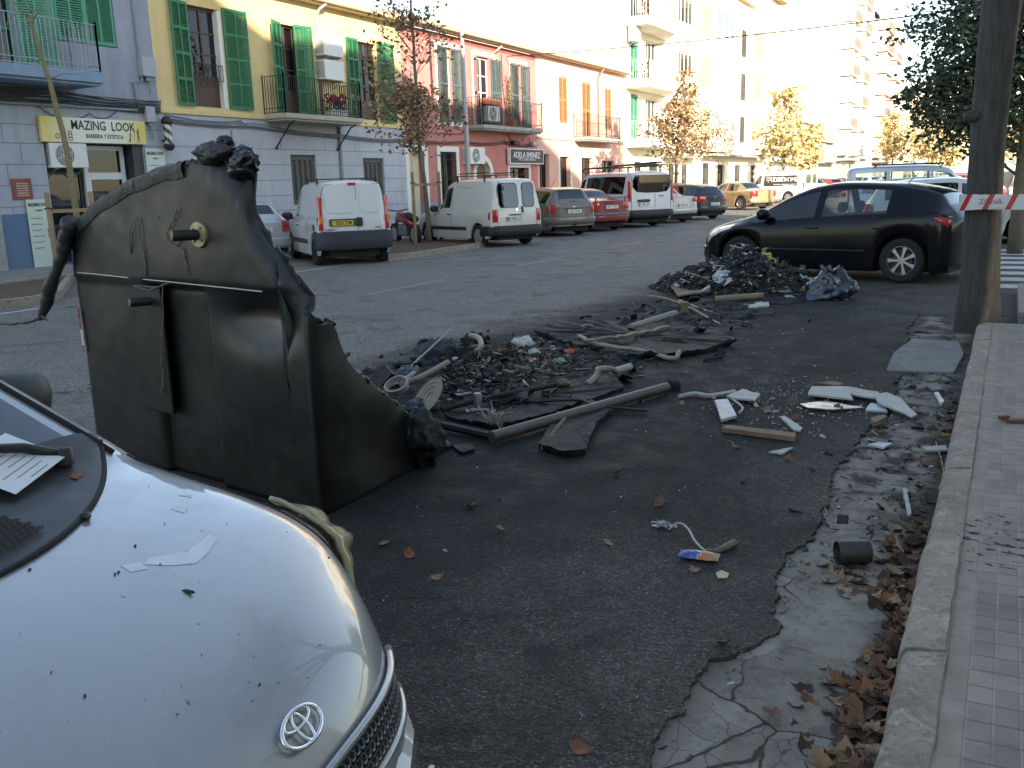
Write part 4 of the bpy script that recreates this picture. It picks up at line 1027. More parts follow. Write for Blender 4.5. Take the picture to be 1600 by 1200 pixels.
def gutter_mat():
    m, n, p = newmat("broken_concrete"); v = _coord(n, 'World'); x, y, z = _sep(n, v)
    nz = n.nodes.new("ShaderNodeTexNoise"); nz.inputs['Scale'].default_value = 4; nz.inputs['Detail'].default_value = 6; n.links.new(v, nz.inputs['Vector'])
    wv = n.nodes.new("ShaderNodeVectorMath"); wv.operation = 'MULTIPLY_ADD'; n.links.new(nz.outputs['Color'], wv.inputs[0]); wv.inputs[1].default_value = (.17,.17,0); n.links.new(v, wv.inputs[2])
    ck = n.nodes.new("ShaderNodeTexVoronoi"); ck.feature = 'DISTANCE_TO_EDGE'; ck.inputs['Scale'].default_value = 2.7; n.links.new(wv.outputs[0], ck.inputs['Vector'])
    cc = n.nodes.new("ShaderNodeTexVoronoi"); cc.inputs['Scale'].default_value = 2.7; n.links.new(wv.outputs[0], cc.inputs['Vector'])
    ck2 = n.nodes.new("ShaderNodeTexVoronoi"); ck2.feature = 'DISTANCE_TO_EDGE'; ck2.inputs['Scale'].default_value = 7.5; n.links.new(wv.outputs[0], ck2.inputs['Vector'])
    a = _noise(n, v, 3, 6, .7)
    crack = _math(n, 'MULTIPLY', _maprange(n, ck.outputs['Distance'], .014, .004), _math(n, 'MAXIMUM', _maprange(n, y, 3.0, 2.6), _maprange(n, _noise(n, v, 1.6, 2), .52, .6))); f = _noise(n, v, 40, 4)
    c = _ramp(n, a, [(.3, (.19,.172,.145)), (.7, (.275,.252,.212))])
    tone = _maprange(n, _sep(n, cc.outputs['Color'])[0], 0, 1, .85, 1.1)
    c = _mix(n, 1.0, c, tone, 'MULTIPLY')
    # dirt gathers by the kerb and over the far half, soot further on
    dk = _maprange(n, _math(n, 'ADD', x, _math(n, 'MULTIPLY', _math(n, 'SUBTRACT', a, .5), .55)), -.36, -.24)
    c = _mix(n, _math(n, 'MULTIPLY', dk, .85), c, (.055,.045,.034))
    far = _math(n, 'MULTIPLY', _maprange(n, y, 3.5, 5.0), _maprange(n, _noise(n, v, 5.5, 6, .7), .46, .58))
    c = _mix(n, _math(n, 'MULTIPLY', far, .88), c, (.026,.023,.02))
    c = _mix(n, _math(n, 'MULTIPLY', crack, .85), c, (.035,.03,.025))
    c = _mix(n, _maprange(n, f, .58, .72, 0, .5), c, (.07,.06,.05))
    mott = _noise(n, v, 8, 7, .75); c = _mix(n, _maprange(n, mott, .5, .66, 0, .62), c, (.085,.072,.055)); ed = _maprange(n, _math(n, 'ADD', x, _math(n, 'MULTIPLY', mott, .22)), -.58, -.70, 0, .6); c = _mix(n, ed, c, (.05,.045,.04))
    hair = _maprange(n, ck2.outputs['Distance'], .02, .004); c = _mix(n, _math(n, 'MULTIPLY', hair, _math(n, 'MAXIMUM', _maprange(n, _noise(n, v, 2.3, 3), .5, .6, 0, .7), _maprange(n, y, 3.0, 2.4, 0, .6))), c, (.04,.035,.03))
    n.links.new(c, p.inputs['Base Color']); p.inputs['Roughness'].default_value = .97; p.inputs['Specular IOR Level'].default_value = .2
    h = _math(n, 'SUBTRACT', _math(n, 'ADD', _math(n, 'MULTIPLY', f, .45), _math(n, 'MULTIPLY', _sep(n, cc.outputs['Color'])[0], .6)), _math(n, 'MULTIPLY', crack, 1.2))
    _bump(n, p, h, .7, .02)
    return m
def paving_mat():
    m, n, p = newmat("pavement_tiles"); v = _coord(n, 'World'); x, y, z = _sep(n, v)
    px_, py_ = .0665, .098
    fx = _math(n, 'ABSOLUTE', _math(n, 'SUBTRACT', _math(n, 'FRACT', _math(n, 'DIVIDE', x, px_)), .5)); fy = _math(n, 'ABSOLUTE', _math(n, 'SUBTRACT', _math(n, 'FRACT', _math(n, 'DIVIDE', _math(n, 'ADD', y, _math(n, 'MULTIPLY', x, -.06)), py_)), .5))
    a = _noise(n, v, 2.2, 6, .65); f = _noise(n, v, 60, 4); b = _noise(n, v, 9, 4)
    lw = _maprange(n, fx, .43, .47); lc = _maprange(n, fy, .455, .485)
    tx = _math(n, 'FLOOR', _math(n, 'DIVIDE', x, px_)); ty = _math(n, 'FLOOR', _math(n, 'DIVIDE', y, py_))
    cm = n.nodes.new("ShaderNodeCombineXYZ"); n.links.new(tx, cm.inputs[0]); n.links.new(ty, cm.inputs[1]); wn = n.nodes.new("ShaderNodeTexWhiteNoise"); n.links.new(cm.outputs[0], wn.inputs[0])
    c = _ramp(n, a, [(.3, (.195,.162,.132)), (.7, (.29,.248,.205))])
    c = _mix(n, 1, c, _maprange(n, wn.outputs['Value'], 0, 1, .86, 1.08), 'MULTIPLY')
    jk = _maprange(n, b, .38, .55, .15, .6)
    c = _mix(n, _math(n, 'MULTIPLY', lw, jk), c, (.33,.32,.29)); c = _mix(n, _math(n, 'MULTIPLY', lc, .62), c, (.07,.06,.05)); c = _mix(n, _maprange(n, _noise(n, v, 5, 7, .75), .5, .68, 0, .5), c, (.11,.095,.075))
    strip = _math(n, 'LESS_THAN', x, 0.0); c = _mix(n, strip, c, _ramp(n, b, [(.3, (.205,.17,.135)), (.7, (.31,.265,.212))]))
    # black drips of molten plastic
    mp = n.nodes.new("ShaderNodeMapping"); n.links.new(v, mp.inputs[0]); mp.inputs['Scale'].default_value = (17, 26, 1); mp.inputs['Rotation'].default_value = (0,0,.25)
    dr = _noise(n, mp.outputs[0], 1, 3, .55)
    nr = n.nodes.new("ShaderNodeVectorMath"); nr.operation = 'DISTANCE'; n.links.new(v, nr.inputs[0]); nr.inputs[1].default_value = (.09, 3.95, .13)
    near = _maprange(n, nr.outputs['Value'], .75, .2)
    spl = _maprange(n, _math(n, 'ADD', dr, _math(n, 'MULTIPLY', near, .19)), .77, .79)
    c = _mix(n, spl, c, (.012,.012,.012))
    n.links.new(c, p.inputs['Base Color']); p.inputs['Roughness'].default_value = .82
    h = _math(n, 'SUBTRACT', _math(n, 'MULTIPLY', f, .25), _math(n, 'MULTIPLY', _math(n, 'MAXIMUM', lw, lc), 1.0)); _bump(n, p, h, .5, .008)
    return m
def stone_mat(name, lo, hi, worn):
    m, n, p = newmat(name); v = _coord(n, 'World'); a = _noise(n, v, 3.2, 6, .7); f = _noise(n, v, 45, 5, .7); b = _noise(n, v, 11, 6, .75, 1.0)
    c = _ramp(n, a, [(.3, lo), (.7, hi)]); c = _mix(n, _maprange(n, b, .52, .68, 0, .7), c, worn); c = _mix(n, _maprange(n, f, .52, .68, 0, .6), c, (.08,.07,.055)); c = _mix(n, _maprange(n, _noise(n, v, 6, 6, .8), .54, .66, 0, .55), c, (.10,.088,.07))
    n.links.new(c, p.inputs['Base Color']); p.inputs['Roughness'].default_value = .88; _bump(n, p, _math(n, 'ADD', _math(n, 'MULTIPLY', f, .6), b), .9, .014); return m
ASPH = asphalt(); PAVE = paving_mat()
KERB = stone_mat("kerb_stone", (.20,.167,.132), (.37,.314,.248), (.54,.475,.39))
FARPAVE = basic("far_pavement", (.22,.215,.20), .9, var=.2, scale=1.5, space='World')
SOIL = basic("tree_pit_soil", (.10,.065,.04), .95, var=.4, scale=3, bump=.5, bscale=25, space='World')
MARK = basic("worn_white_paint", (.42,.42,.41), .7, var=.35, scale=9, space='World')

g = MB(); g.add([(-900,-300,-.08),(900,-300,-.08),(900,1500,-.08),(-900,1500,-.08)], [(0,1,2,3)]); tag(g.build("ground", basic("bare_ground", (.12,.11,.095), .95, space='World', scale=.2)), kind="structure")
rd = MB(); Y = [-30+i*1.0 for i in range(31)] + [.02*i for i in range(50, 580)] + [12+i for i in range(0, 12)]
Y = sorted(set(round(q, 3) for q in Y)); vs = []; fs = []
for q in Y:
    e = edge_x(q) if -6 < q < 11.6 else (-.8 if q <= -6 else 30.0)
    vs += [(-19, q, 0), (-5, q, 0), (-2, q, 0), (e, q, 0), (e+.006+.006*noise.noise((q*9,1,1)), q, -.03)]
for i in range(len(Y)-1):
    for j in range(4):
        if Y[i] < 11.6 <= Y[i+1] and j == 3: continue
        fs.append((i*5+j, i*5+j+1, i*5+6+j, i*5+5+j))
rd.add(vs, fs); rd.add([(-2,11.55,0.0),(30,11.55,0),(30,11.6+.01,0),(-2,11.61,0)], [(0,1,2,3)]) if False else None
rd.add([(-19,23,0),(.2,23,0),(.2,900,0),(-19,900,0)], [(0,1,2,3)])
rd.add([(-30,-30,-.001),(-19,-30,-.001),(-19,900,-.001),(-30,900,-.001)], [(0,1,2,3)])
tag(rd.build("road", ASPH), kind="structure")
gt = MB(); N = 160; vs = []; fs = []
for i in range(N+1):
    q = -5+17*i/N
    for k in range(9):
        x = -1.1+k*(1.1-.16)/8; vs.append((x, q, -.014+.010*noise.noise((x*3.5, q*3.5, 3))+.006*noise.noise((x*14, q*14, 9))))
for i in range(N):
    for k in range(8): fs.append((i*9+k, i*9+k+1, i*9+10+k, i*9+9+k))
gt.add(vs, fs); tag(gt.build("gutter", gutter_mat(), smooth=True), kind="structure")
pv = MB(); pv.box(-.10, 7, -8, 9.95, -.05, .128); pv.box(.30, 7, 9.95, 13.6, -.05, .128); pv.box(.30, 7, 24, 300, -.05, .128); tag(pv.build("pavement", PAVE), kind="structure")
kb = MB(); rr = rng(4); y = -7.0
while y < 9.9:
    L = rr.uniform(.85, 1.1); L = min(L, 9.96-y); jx, jz = rr.uniform(-.006,.006), rr.uniform(-.004,.004); n_ = 12; vs = []; fs = []
    prof = [(-.205,-.06),(-.203,.06),(-.195,.105),(-.178,.128),(-.14,.136),(-.07,.137),(-.068,-.06)]
    for i in range(n_+1):
        yy = y+.006+(L-.012)*i/n_
        for q, (px_, pz_) in enumerate(prof):
            w_ = .008*noise.noise((px_*9, yy*6, pz_*9+2))+.005*noise.noise((px_*25, yy*22, 5)) if q not in (0, 6) else 0
            e_ = .006 if i in (0, n_) and q in (2,3,4) else 0
            vs.append((px_+jx+w_, yy, pz_+jz+w_*.7-e_))
    for i in range(n_):
        for q in range(6): fs.append((i*7+q, (i+1)*7+q, (i+1)*7+q+1, i*7+q+1))
    fs += [tuple(range(7)), tuple(range(n_*7+6, n_*7-1, -1))]
    kb.add(vs, fs); y += L
kb.box(-.14, 7, 9.955, 10.10, -.05, .125); kb.box(.17, .296, 10.9, 13.75, -.05, .13); kb.box(.296, 7, 13.605, 13.75, -.05, .13); kb.box(.16, .296, 23.9, 300, -.05, .13)
tag(kb.build("kerb", KERB, smooth=45), kind="structure")
tp = MB(); N = 24; vs = []; fs = []
for i in range(N+1):
    for k in range(N+1):
        x = -.95+1.25*k/N; q = 10.1+1.5*i/N; vs.append((x, q, -.015+.05*noise.noise((x*3, q*3, 8))+.03*noise.noise((x*9, q*9, 2))))
for i in range(N):
    for k in range(N): fs.append((i*(N+1)+k, i*(N+1)+k+1, (i+1)*(N+1)+k+1, (i+1)*(N+1)+k))
tp.add(vs, fs); tag(tp.build("tree_pit", basic("pit_soil", (.045,.04,.035), .95, var=.4, scale=4, bump=.6, bscale=20, space='World'), smooth=True), kind="structure")
sb = MB(); pts = [(-.80,7.95),(-.30,8.05),(-.26,8.9),(-.33,9.55),(-.74,9.65),(-.83,8.8)]; sb.prism(pts, Matrix.Translation((0,0,-.05)), .062); tag(sb.build("concrete_slab", stone_mat("slab_concrete", (.16,.16,.155), (.24,.24,.23), (.2,.2,.19)), bevel=.006), kind="structure")
fp = MB(); fp.box(FX, -16.6, -10, 400, -.05, .12); tag(fp.build("far_pavement", FARPAVE), kind="structure")
fk = MB(); fk.box(-16.6, -16.45, -10, 400, -.05, .125); tag(fk.build("far_kerb", KERB, bevel=.015), kind="structure")
# planting islands between the parking bays
isl = MB(); isk = MB()
def island(pts):
    n = len(pts); c = Vector((sum(p[0] for p in pts)/n, sum(p[1] for p in pts)/n)); inn = [tuple(c+(Vector(p)-c)*.90) for p in pts]
    for i in range(n):
        a, b, d, e = pts[i], pts[(i+1)%n], inn[(i+1)%n], inn[i]; q = [a, b, d, e]
        isk.add([(*p, z) for z in (-.05, .13) for p in q], [(4,5,6,7),(0,1,5,4),(2,3,7,6)])
    isl.add([(*p, .10) for p in inn], [tuple(range(n))])
island([(-12.3,16.9),(-12.15,17.6),(-12.25,21.2),(-12.6,21.7),(-13.1,21.9),(-16.4,23.4),(-16.4,18.0)])
island([(-13.3,7.9),(-13.2,8.9),(-13.6,9.6),(-16.4,11.9),(-16.4,6.5)])
island([(-12.6,41.6),(-12.4,42.3),(-12.5,44.0),(-13,44.4),(-16.4,46.2),(-16.4,42.8)])
for k in range(6): yy = 64+k*24; island([(-12.6,yy),(-12.4,yy+.7),(-12.5,yy+3),(-13,yy+3.4),(-16.4,yy+5),(-16.4,yy+1)])
tag(isl.build("planting_island", SOIL), kind="structure"); tag(isk.build("island_kerb", KERB), kind="structure")
mk = MB()
def mark(x0, x1, y0, y1): mk.add([(x0,y0,.004),(x1,y0,.004),(x1,y1,.004),(x0,y1,.004)], [(0,1,2,3)])
mark(-12.75,-12.63,-5,8.6); mark(-12.75,-12.63,12.4,17.0)
tag(mk.build('road_marking', MARK), kind='structure'); mk = MB()
for k in range(30): mark(-8.72,-8.62,4.6-3.3+k*5.0,4.6-3.3+k*5.0+2.2)
tag(mk.build('lane_marking', basic('nearly_gone_paint', (.235,.232,.225), .85, var=.25, scale=14, space='World')), kind='structure'); mk = MB()
for k in range(40): 
    y = 23.5+k*2.6
    mk.add([(-12.7,y,.004),(-12.7,y+.1,.004),(-16.4,y+2.0,.004),(-16.4,y+1.9,.004)], [(0,1,2,3)])
for k in range(8): mark(-.15,5.4,14.3+k*.95,14.8+k*.95)
tag(mk.build("road_marking", MARK), kind="structure")

# ------------------------------------------------------------------ taller buildings further on
WHITEW = plaster("white_render", (0.74,0.71,0.62), .05, .1)
CREAMW = plaster("cream_render", (0.72,0.66,0.50), .05, .1)
def flat_window(root, u0, u1, w0, w1, shut=None, depth=.12, d=0):
    f = MB(); f.box(d-depth, d-depth+.05, u0, u1, w0, w1); fo = f.build("window", TRIMW, root)
    g = MB(); g.box(d-depth+.05, d-depth+.056, u0+.07, u1-.07, w0+.07, w1-.07); g.build("pane", basic("dark_window_pane", (.10,.10,.10), .15, var=.5, scale=1.5, coat=.6), fo)
    if shut is not None:
        h = (u1-u0)/2
        for a, sd in ((u0, 1), (u1, -1)): shutter(fo, a, w0+.02, h-.01, w1-w0-.04, shut, sd, 0, d-.02, rows=1, cols=1)
    return fo
def apartment_corner():
    y0, y1 = 48.65, 61.6; t = thing("apartment_building", "tall cream apartment building with chamfered balconies beside the salmon house", "building", (FX, y0, 0)); U = lambda y: y-y0
    fl = (3.85, 7.0, 10.2, 13.4); H = 16.5; holes = []
    for z in fl: holes += [(U(49.6), U(50.7), z+.05, z+2.5), (U(52.0), U(53.9), z+.05, z+2.45), (U(57.9), U(61.1), z+1.1, z+2.55)]
    gh = [(U(50.2), U(51.4), .15, 2.7), (U(52.6), U(54.4), .15, 2.6), (U(56.2), U(57.6), .15, 2.6), (U(58.8), U(60.2), .15, 2.6)]
    w_ = MB(); wall(w_, 0, U(y1), .1, H, holes+gh, depth=.2); shell(w_, 0, U(y1), .1, H, -12, d=0); w_.build("wall", CREAMW, t)
    for z in fl:
        q = window(t, U(49.6), U(50.7), z+.05, z+2.5, d=-.12, frame=GREENL, bars=(2,1), curtain=0); 
        for a, sd in ((49.6,1),(50.7,-1)): shutter(q, U(a), z+.07, .54, 2.4, GREENL if z < 9 else DKGREEN, sd, 0, -.03, rows=2, cols=1)
        window(t, U(52.0), U(53.9), z+.05, z+2.45, d=-.14, frame=TRIMW, bars=(3,1), curtain=.7, fw=.08)
        window(t, U(57.9), U(61.1), z+1.1, z+2.55, d=-.14, frame=TRIMW, bars=(4,1), curtain=0, fw=.07)
        s = MB(); poly = [(-.02,U(48.75)),(1.25,U(48.85)),(1.35,U(49.2)),(1.35,U(53.3)),(-.02,U(55.6))]
        s.prism(poly, Matrix.Translation((0,0,z-.42)), .42); so_ = s.build("balcony", WHITEW, t, bevel=.03)
        r = MB(); railing(r, [(.02,U(48.8)),(1.28,U(48.95)),(1.28,U(53.25)),(.05,U(55.4))], z+.04, z+1.0, .13, .012, rails=(0,1)); r.build("railing", basic("white_painted_rail", (.6,.6,.58), .5), so_)
    for a, b, c, e in gh: window(t, a, b, c, e, d=-.15, frame=BROWNG, bars=(2,1), curtain=0)
    a = MB(); a.box(0, .9, U(54.6), U(60.5), 2.95, 3.1); a.build("canopy", CONC, t)
    g = MB(); rr = rng(77)
    ac_unit("white air conditioner hanging beneath the top balcony of the cream apartments", (FX+.15, 49.3, 9.0), 0, .9, .9, .4, fan=False)
    for z, lb, dens in ((10.2, "mass of potted plants crowding the top visible balcony of the cream apartments", 260), (7.0, "pink and green potted plants on the middle balcony of the cream apartments", 110)):
        pt = thing("balcony_plants", lb, "plants", (FX+.8, 51.2, z)); 
        for nm, col in (("leaves", (.06,.10,.05)), ("blossom", (.4,.12,.12))):
            q = MB()
            for i in range(dens if nm == "leaves" else dens//4):
                c = Vector((rr.uniform(-.2,.4), rr.uniform(-2.2,2.0), rr.uniform(.1,1.15))); q.xbox(Matrix.Translation(c) @ Matrix.Rotation(rr.uniform(0,6),4,Vector((rr.random(),rr.random(),rr.random()+.1)).normalized()), .16,.11,.01)
            q.build(nm, basic("balcony_"+nm, col, .7, var=.6), pt)
        q = MB()
        for k in range(5): q.lathe([(.1,0),(.16,.28),(.13,.28)], Matrix.Translation((.1, -1.8+k*.8, 0)), 10)
        q.build("pot", basic("terracotta", (0,0,0)), pt)
apartment_corner()
def apartment_bay():
    y0, y1 = 61.6, 82; t = thing("apartment_building", "cream apartment building with projecting bays and a small tiled turret roof", "building", (FX, y0, 0)); U = lambda y: y-y0
    fl = (3.9, 7.1, 10.3); H = 14.6; holes = []
    for z in fl: holes += [(U(69.6), U(71.4), z+.7, z+2.6), (U(73.2), U(74.6), z+.4, z+2.4)]
    gh = [(U(63.5), U(65.3), .15, 2.7), (U(67.2), U(69.0), .15, 2.6), (U(72), U(74), .15, 2.6), (U(77), U(78.5), .15, 2.6)]
    w_ = MB(); wall(w_, 0, U(y1), .1, H, holes+gh, depth=.25); shell(w_, 0, U(y1), .1, H, -12); w_.build("wall", CREAMW, t)
    for a, b, c, e in holes: flat_window(t, a, b, c, e, OCHRE if False else BROWNG, .15)
    for a, b, c, e in gh: window(t, a, b, c, e, d=-.15, frame=BROWNG, bars=(2,1), curtain=0)
    for (a, b, top) in ((62.0, 67.4, 14.6), (76.0, 80.8, 15.6)):
        bay = MB(); bay.box(0, 1.1, U(a), U(b), 3.4, top); bo = bay.build("bay", CREAMW, t, bevel=.02)
        m_ = MB()
        for z in fl:
            for dz in (0, .35, 2.85): m_.box(0, 1.18, U(a)-.06, U(b)+.06, z-.30+dz, z-.22+dz)
        m_.build("moulding", WHITEW, bo)
        for z in fl:
            for k in range(3): u = U(a)+.5+k*(b-a-.6)/3; flat_window(bo, u, u+.9, z+.5, z+2.2, None, 0, d=1.13)
            # window on the flank facing up the street
            f = MB(); f.box(.25, .9, U(a)-.03, U(a)+.02, z+.45, z+2.4); f.build("side_shutter", basic("straw_blind", (.33,.27,.19), .8, var=.3), bo)
    cap = MB(); zc = 15.6; cap.add([(1.7,U(75.4),zc),(1.7,U(81.4),zc),(-2.5,U(81.4),zc+.05),(-2.5,U(75.4),zc+.05),(-.4,U(78.4),zc+1.15),(1.7,U(75.4),zc-.15),(1.7,U(81.4),zc-.15),(-2.5,U(81.4),zc-.1),(-2.5,U(75.4),zc-.1)], [(0,1,4),(1,2,4),(2,3,4),(3,0,4),(5,6,1,0),(6,7,2,1),(7,8,3,2),(8,5,0,3),(5,8,7,6)]); cap.build("turret_roof", TILE, t)
    rf = MB(); rf.box(-12, .35, 0, U(y1), H, H+.25); rf.build("roof", TILE, t)
    aw = MB(); aw.box(0, 1.0, U(62.2), U(81), 3.15, 3.3); aw.build("canopy", CONC, t)
apartment_bay()
def row_houses():
    specs = ((82, 95, 5.9, "low white building with a green roof panel past the cream bays", WHITEW), (95, 106, 6.8, "small white two storey house with a sloping tiled roof before the tall tower", WHITEW), (106, 116, 5.2, "low grey shop building with dark doorways before the tall tower", plaster("grey_shop_render", (.45,.44,.42), .08, .2)))
    for k, (a, b, H, lb, m) in enumerate(specs):
        t = thing("low_building", lb, "building", (FX, a, 0)); L = b-a; holes = [(L*.1, L*.25, .15, 2.6), (L*.4, L*.6, .15, 2.6), (L*.72, L*.9, .15, 2.6), (L*.2, L*.33, 3.4, 5.0), (L*.6, L*.75, 3.4, 5.0)]
        holes = [h for h in holes if h[3] < H-.2]
        w_ = MB(); wall(w_, 0, L, .1, H, holes, depth=.2); shell(w_, 0, L, .1, H, -10); w_.build("wall", m, t)
        for h in holes: flat_window(t, *h, BROWNG if h[2] > 3 else None, .14)
        if k == 0:
            q = MB(); q.box(-4, .3, L*.15, L*.95, H+.02, H+.9); q.build("roof_panel", basic("green_cladding", (.12,.25,.14), .6), t)
        else:
            q = MB(); q.add([(.5,-.2,H),(.5,L+.2,H),(-5,L+.2,H+1.6),(-5,-.2,H+1.6),(-10,L+.2,H),(-10,-.2,H)], [(0,1,2,3),(3,2,4,5),(0,3,5),(1,4,2)]); q.build("roof", TILE, t)
        q = MB(); q.box(0, 1.0, L*.05, L*.95, 2.9, 3.05); q.build("canopy", CONC if k < 2 else BROWNG, t)
row_houses()
def tower(y0, y1, H, fl, lb, m, balc_mat, seed, deep=22):
    t = thing("apartment_tower", lb, "building", (FX, y0, 0)); L = y1-y0; rr = rng(seed)
    w_ = MB(); w_.box(-deep, 0, 0, L, .1, H); w_.box(-deep*.8, -deep*.3, L*.2, L*.8, H, H+2.5); w_.build("wall", m, t)
    z = 4.2
    while z+2.6 < H:
        for (a, b) in ((.4, L*.42), (L*.58, L-.4)):
            bk = MB(); bk.box(0, .012, a+.2, b-.2, z, z+2.55); bk.build("balcony_recess", basic("balcony_back_wall", (.40,.26,.17), .9, var=.2, scale=.6), t)
            s = MB(); s.box(0, 1.5, a, b, z-.25, z-.02); s.box(0, 1.5, a, a+.12, z-.02, z+2.6)
            if rr.random() < .55: s.box(1.38, 1.5, a+.12, b, z-.02, z+.95)
            so_ = s.build("balcony", balc_mat, t)
            r = MB(); railing(r, [(.05, a+.06), (1.44, a+.06), (1.44, b-.06)], z+.02, z+1.05, .25, .02, rails=(0,1)); r.build("railing", basic("brown_iron_rail", (.2,.17,.14), .6), so_)
            if rr.random() < .5:
                q = MB(); q.box(1.3, 1.36, a+.3, a+.3+(b-a)*.4, z+.9, z+2.4); q.build("awning", basic("canvas_awning", (.45,.33,.2), .9, var=.3), so_)
        flat_window(t, L*.45, L*.55, z+.4, z+2.1, None, 0, d=.06)
        z += 3.05
    g = MB(); g.box(0, 1.7, .2, L-.2, 3.3, 3.6); g.build("canopy", CONC, t)
    for k in range(3): flat_window(t, L*(.08+.32*k), L*(.30+.32*k), .2, 3.0, None, 0, d=.06)
    return t
tower(118, 134, 29.5, 8, "tall white apartment tower with a blank windowless flank and stacked balconies", WHITEW, WHITEW, 3)
tower(150, 172, 25.5, 7, "far pinkish apartment block with deep balconies behind the white tower", plaster("pinkish_render", (.62,.47,.37), .06, .1), plaster("pinkish_render", (0,0,0)), 5)
tower(195, 225, 19, 5, "distant pale block closing the row of apartments", CREAMW, WHITEW, 8)
tower(240, 300, 22, 6, "most distant cream block at the end of the street", WHITEW, CREAMW, 9)
# buildings on the near side that shade the street (out of the picture to the right)
def near_building(x0, y0, y1, H, lb, m):
    t = thing("apartment_building", lb, "building", (x0, y0, 0)); L = y1-y0; holes = []
    z = .15; k = 0
    while z+2.7 < H:
        u = 1.0
        while u+1.4 < L-.5: holes.append((u, u+1.2, z+(.9 if k else 0), z+2.4)); u += 3.0
        z += 3.2; k += 1
    w_ = MB(); wall(w_, 0, L, .1, H, holes, depth=.2)
    w_.v = [(-x, y, z) for x, y, z in w_.v]; shell(w_, 0, L, .1, H, 14); w_.build("wall", m, t)
    f = MB()
    for a, b, c, e in holes: f.box(.15, .2, a, b, c, e)
    f.build("window", basic("dark_window_pane", (0,0,0)), t)
    q = MB(); q.box(-.35, 14, -.1, L+.1, H, H+.22); q.build("cornice", CONC, t)
near_building(6, -48, -6.8, 17.5, "tall near side apartment block behind the photographer", CREAMW)
near_building(6, -6.8, 5.6, 14.7, "near side building with the higher cornice", WHITEW)
near_building(6, 5.6, 14.6, 13.5, "near side corner building with the lower cornice", CREAMW)
# ------------------------------------------------------------------ parked vehicles
FARG = "cars parked at an angle on the far side"
def poly_face(s, mb, pl, off, th=.01, K=14):
    ya, yb = min(p[0] for p in pl), max(p[0] for p in pl); vs = []; n = len(pl)
    for k in range(K+1):
        y = ya+(yb-ya)*(.0005+.999*k/K); zz = []
        for (y0, z0), (y1, z1) in zip(pl, pl[1:]+pl[:1]):
            if (y0-y)*(y1-y) <= 0 and y0 != y1: zz.append(z0+(z1-z0)*(y-y0)/(y1-y0))
        lo, hi = min(zz), max(zz)
        for j in range(4): z = lo+(hi-lo)*j/3; vs.append((s.end(False, y, z, off), y, z))
    N = len(vs); vs += [(x+th, y, z) for x, y, z in vs]; fs = []
    for k in range(K):
        for j in range(3): fs.append((k*4+j, k*4+j+1, k*4+j+5, k*4+j+4))
        fs.append((k*4, k*4+4, N+k*4+4, N+k*4)); fs.append((k*4+3, N+k*4+3, N+k*4+7, k*4+7))
    fs += [(0, N, N+1, 1), (1, N+1, N+2, 2), (2, N+2, N+3, 3)]; e = K*4; fs += [(e+j, e+j+1, N+e+j+1, N+e+j) for j in range(3)]
    mb.add(vs, fs)
def panel(s, root, name, y0, y1, z0, z1, mat, off=.006, cut=.05, th=.01):
    """flat rounded panel on a van's rear doors"""
    pl = []
    for (cy, cz, a0) in ((y1-cut, z1-cut, 0), (y0+cut, z1-cut, pi/2), (y0+cut, z0+cut, pi), (y1-cut, z0+cut, 1.5*pi)):
        for k in range(5): a = a0+pi/2*k/4; pl.append((cy+cut*cos(a), cz+cut*sin(a)))
    mb = MB(); poly_face(s, mb, pl, off, th)
    return mb.build(name, mat, root)
def rear_seam(s, root, lines, r=.006):
    mb = MB()
    for ln in lines: mb.tube([(s.end(False, y, z, .001), y, z) for y, z in ln], r, 4)
    mb.build("panel_gap", UNDER, root)
def roof_bars(s, root, xs, mat=BLACKP, hgt=.07):
    mb = MB()
    for x in xs:
        w_ = s.F[4](x)+.02; zt = s.F[2](x); ze = zt-s.F[5](x)
        mb.bar((x, -w_, ze+hgt+.06), (x, w_, ze+hgt+.06), .035, .025)
        for sd in (1,-1): mb.bar((x, sd*(w_-.03), ze-.03), (x, sd*(w_-.03), ze+hgt+.06), .04, .03)
    mb.build("roof_bar", mat, root)

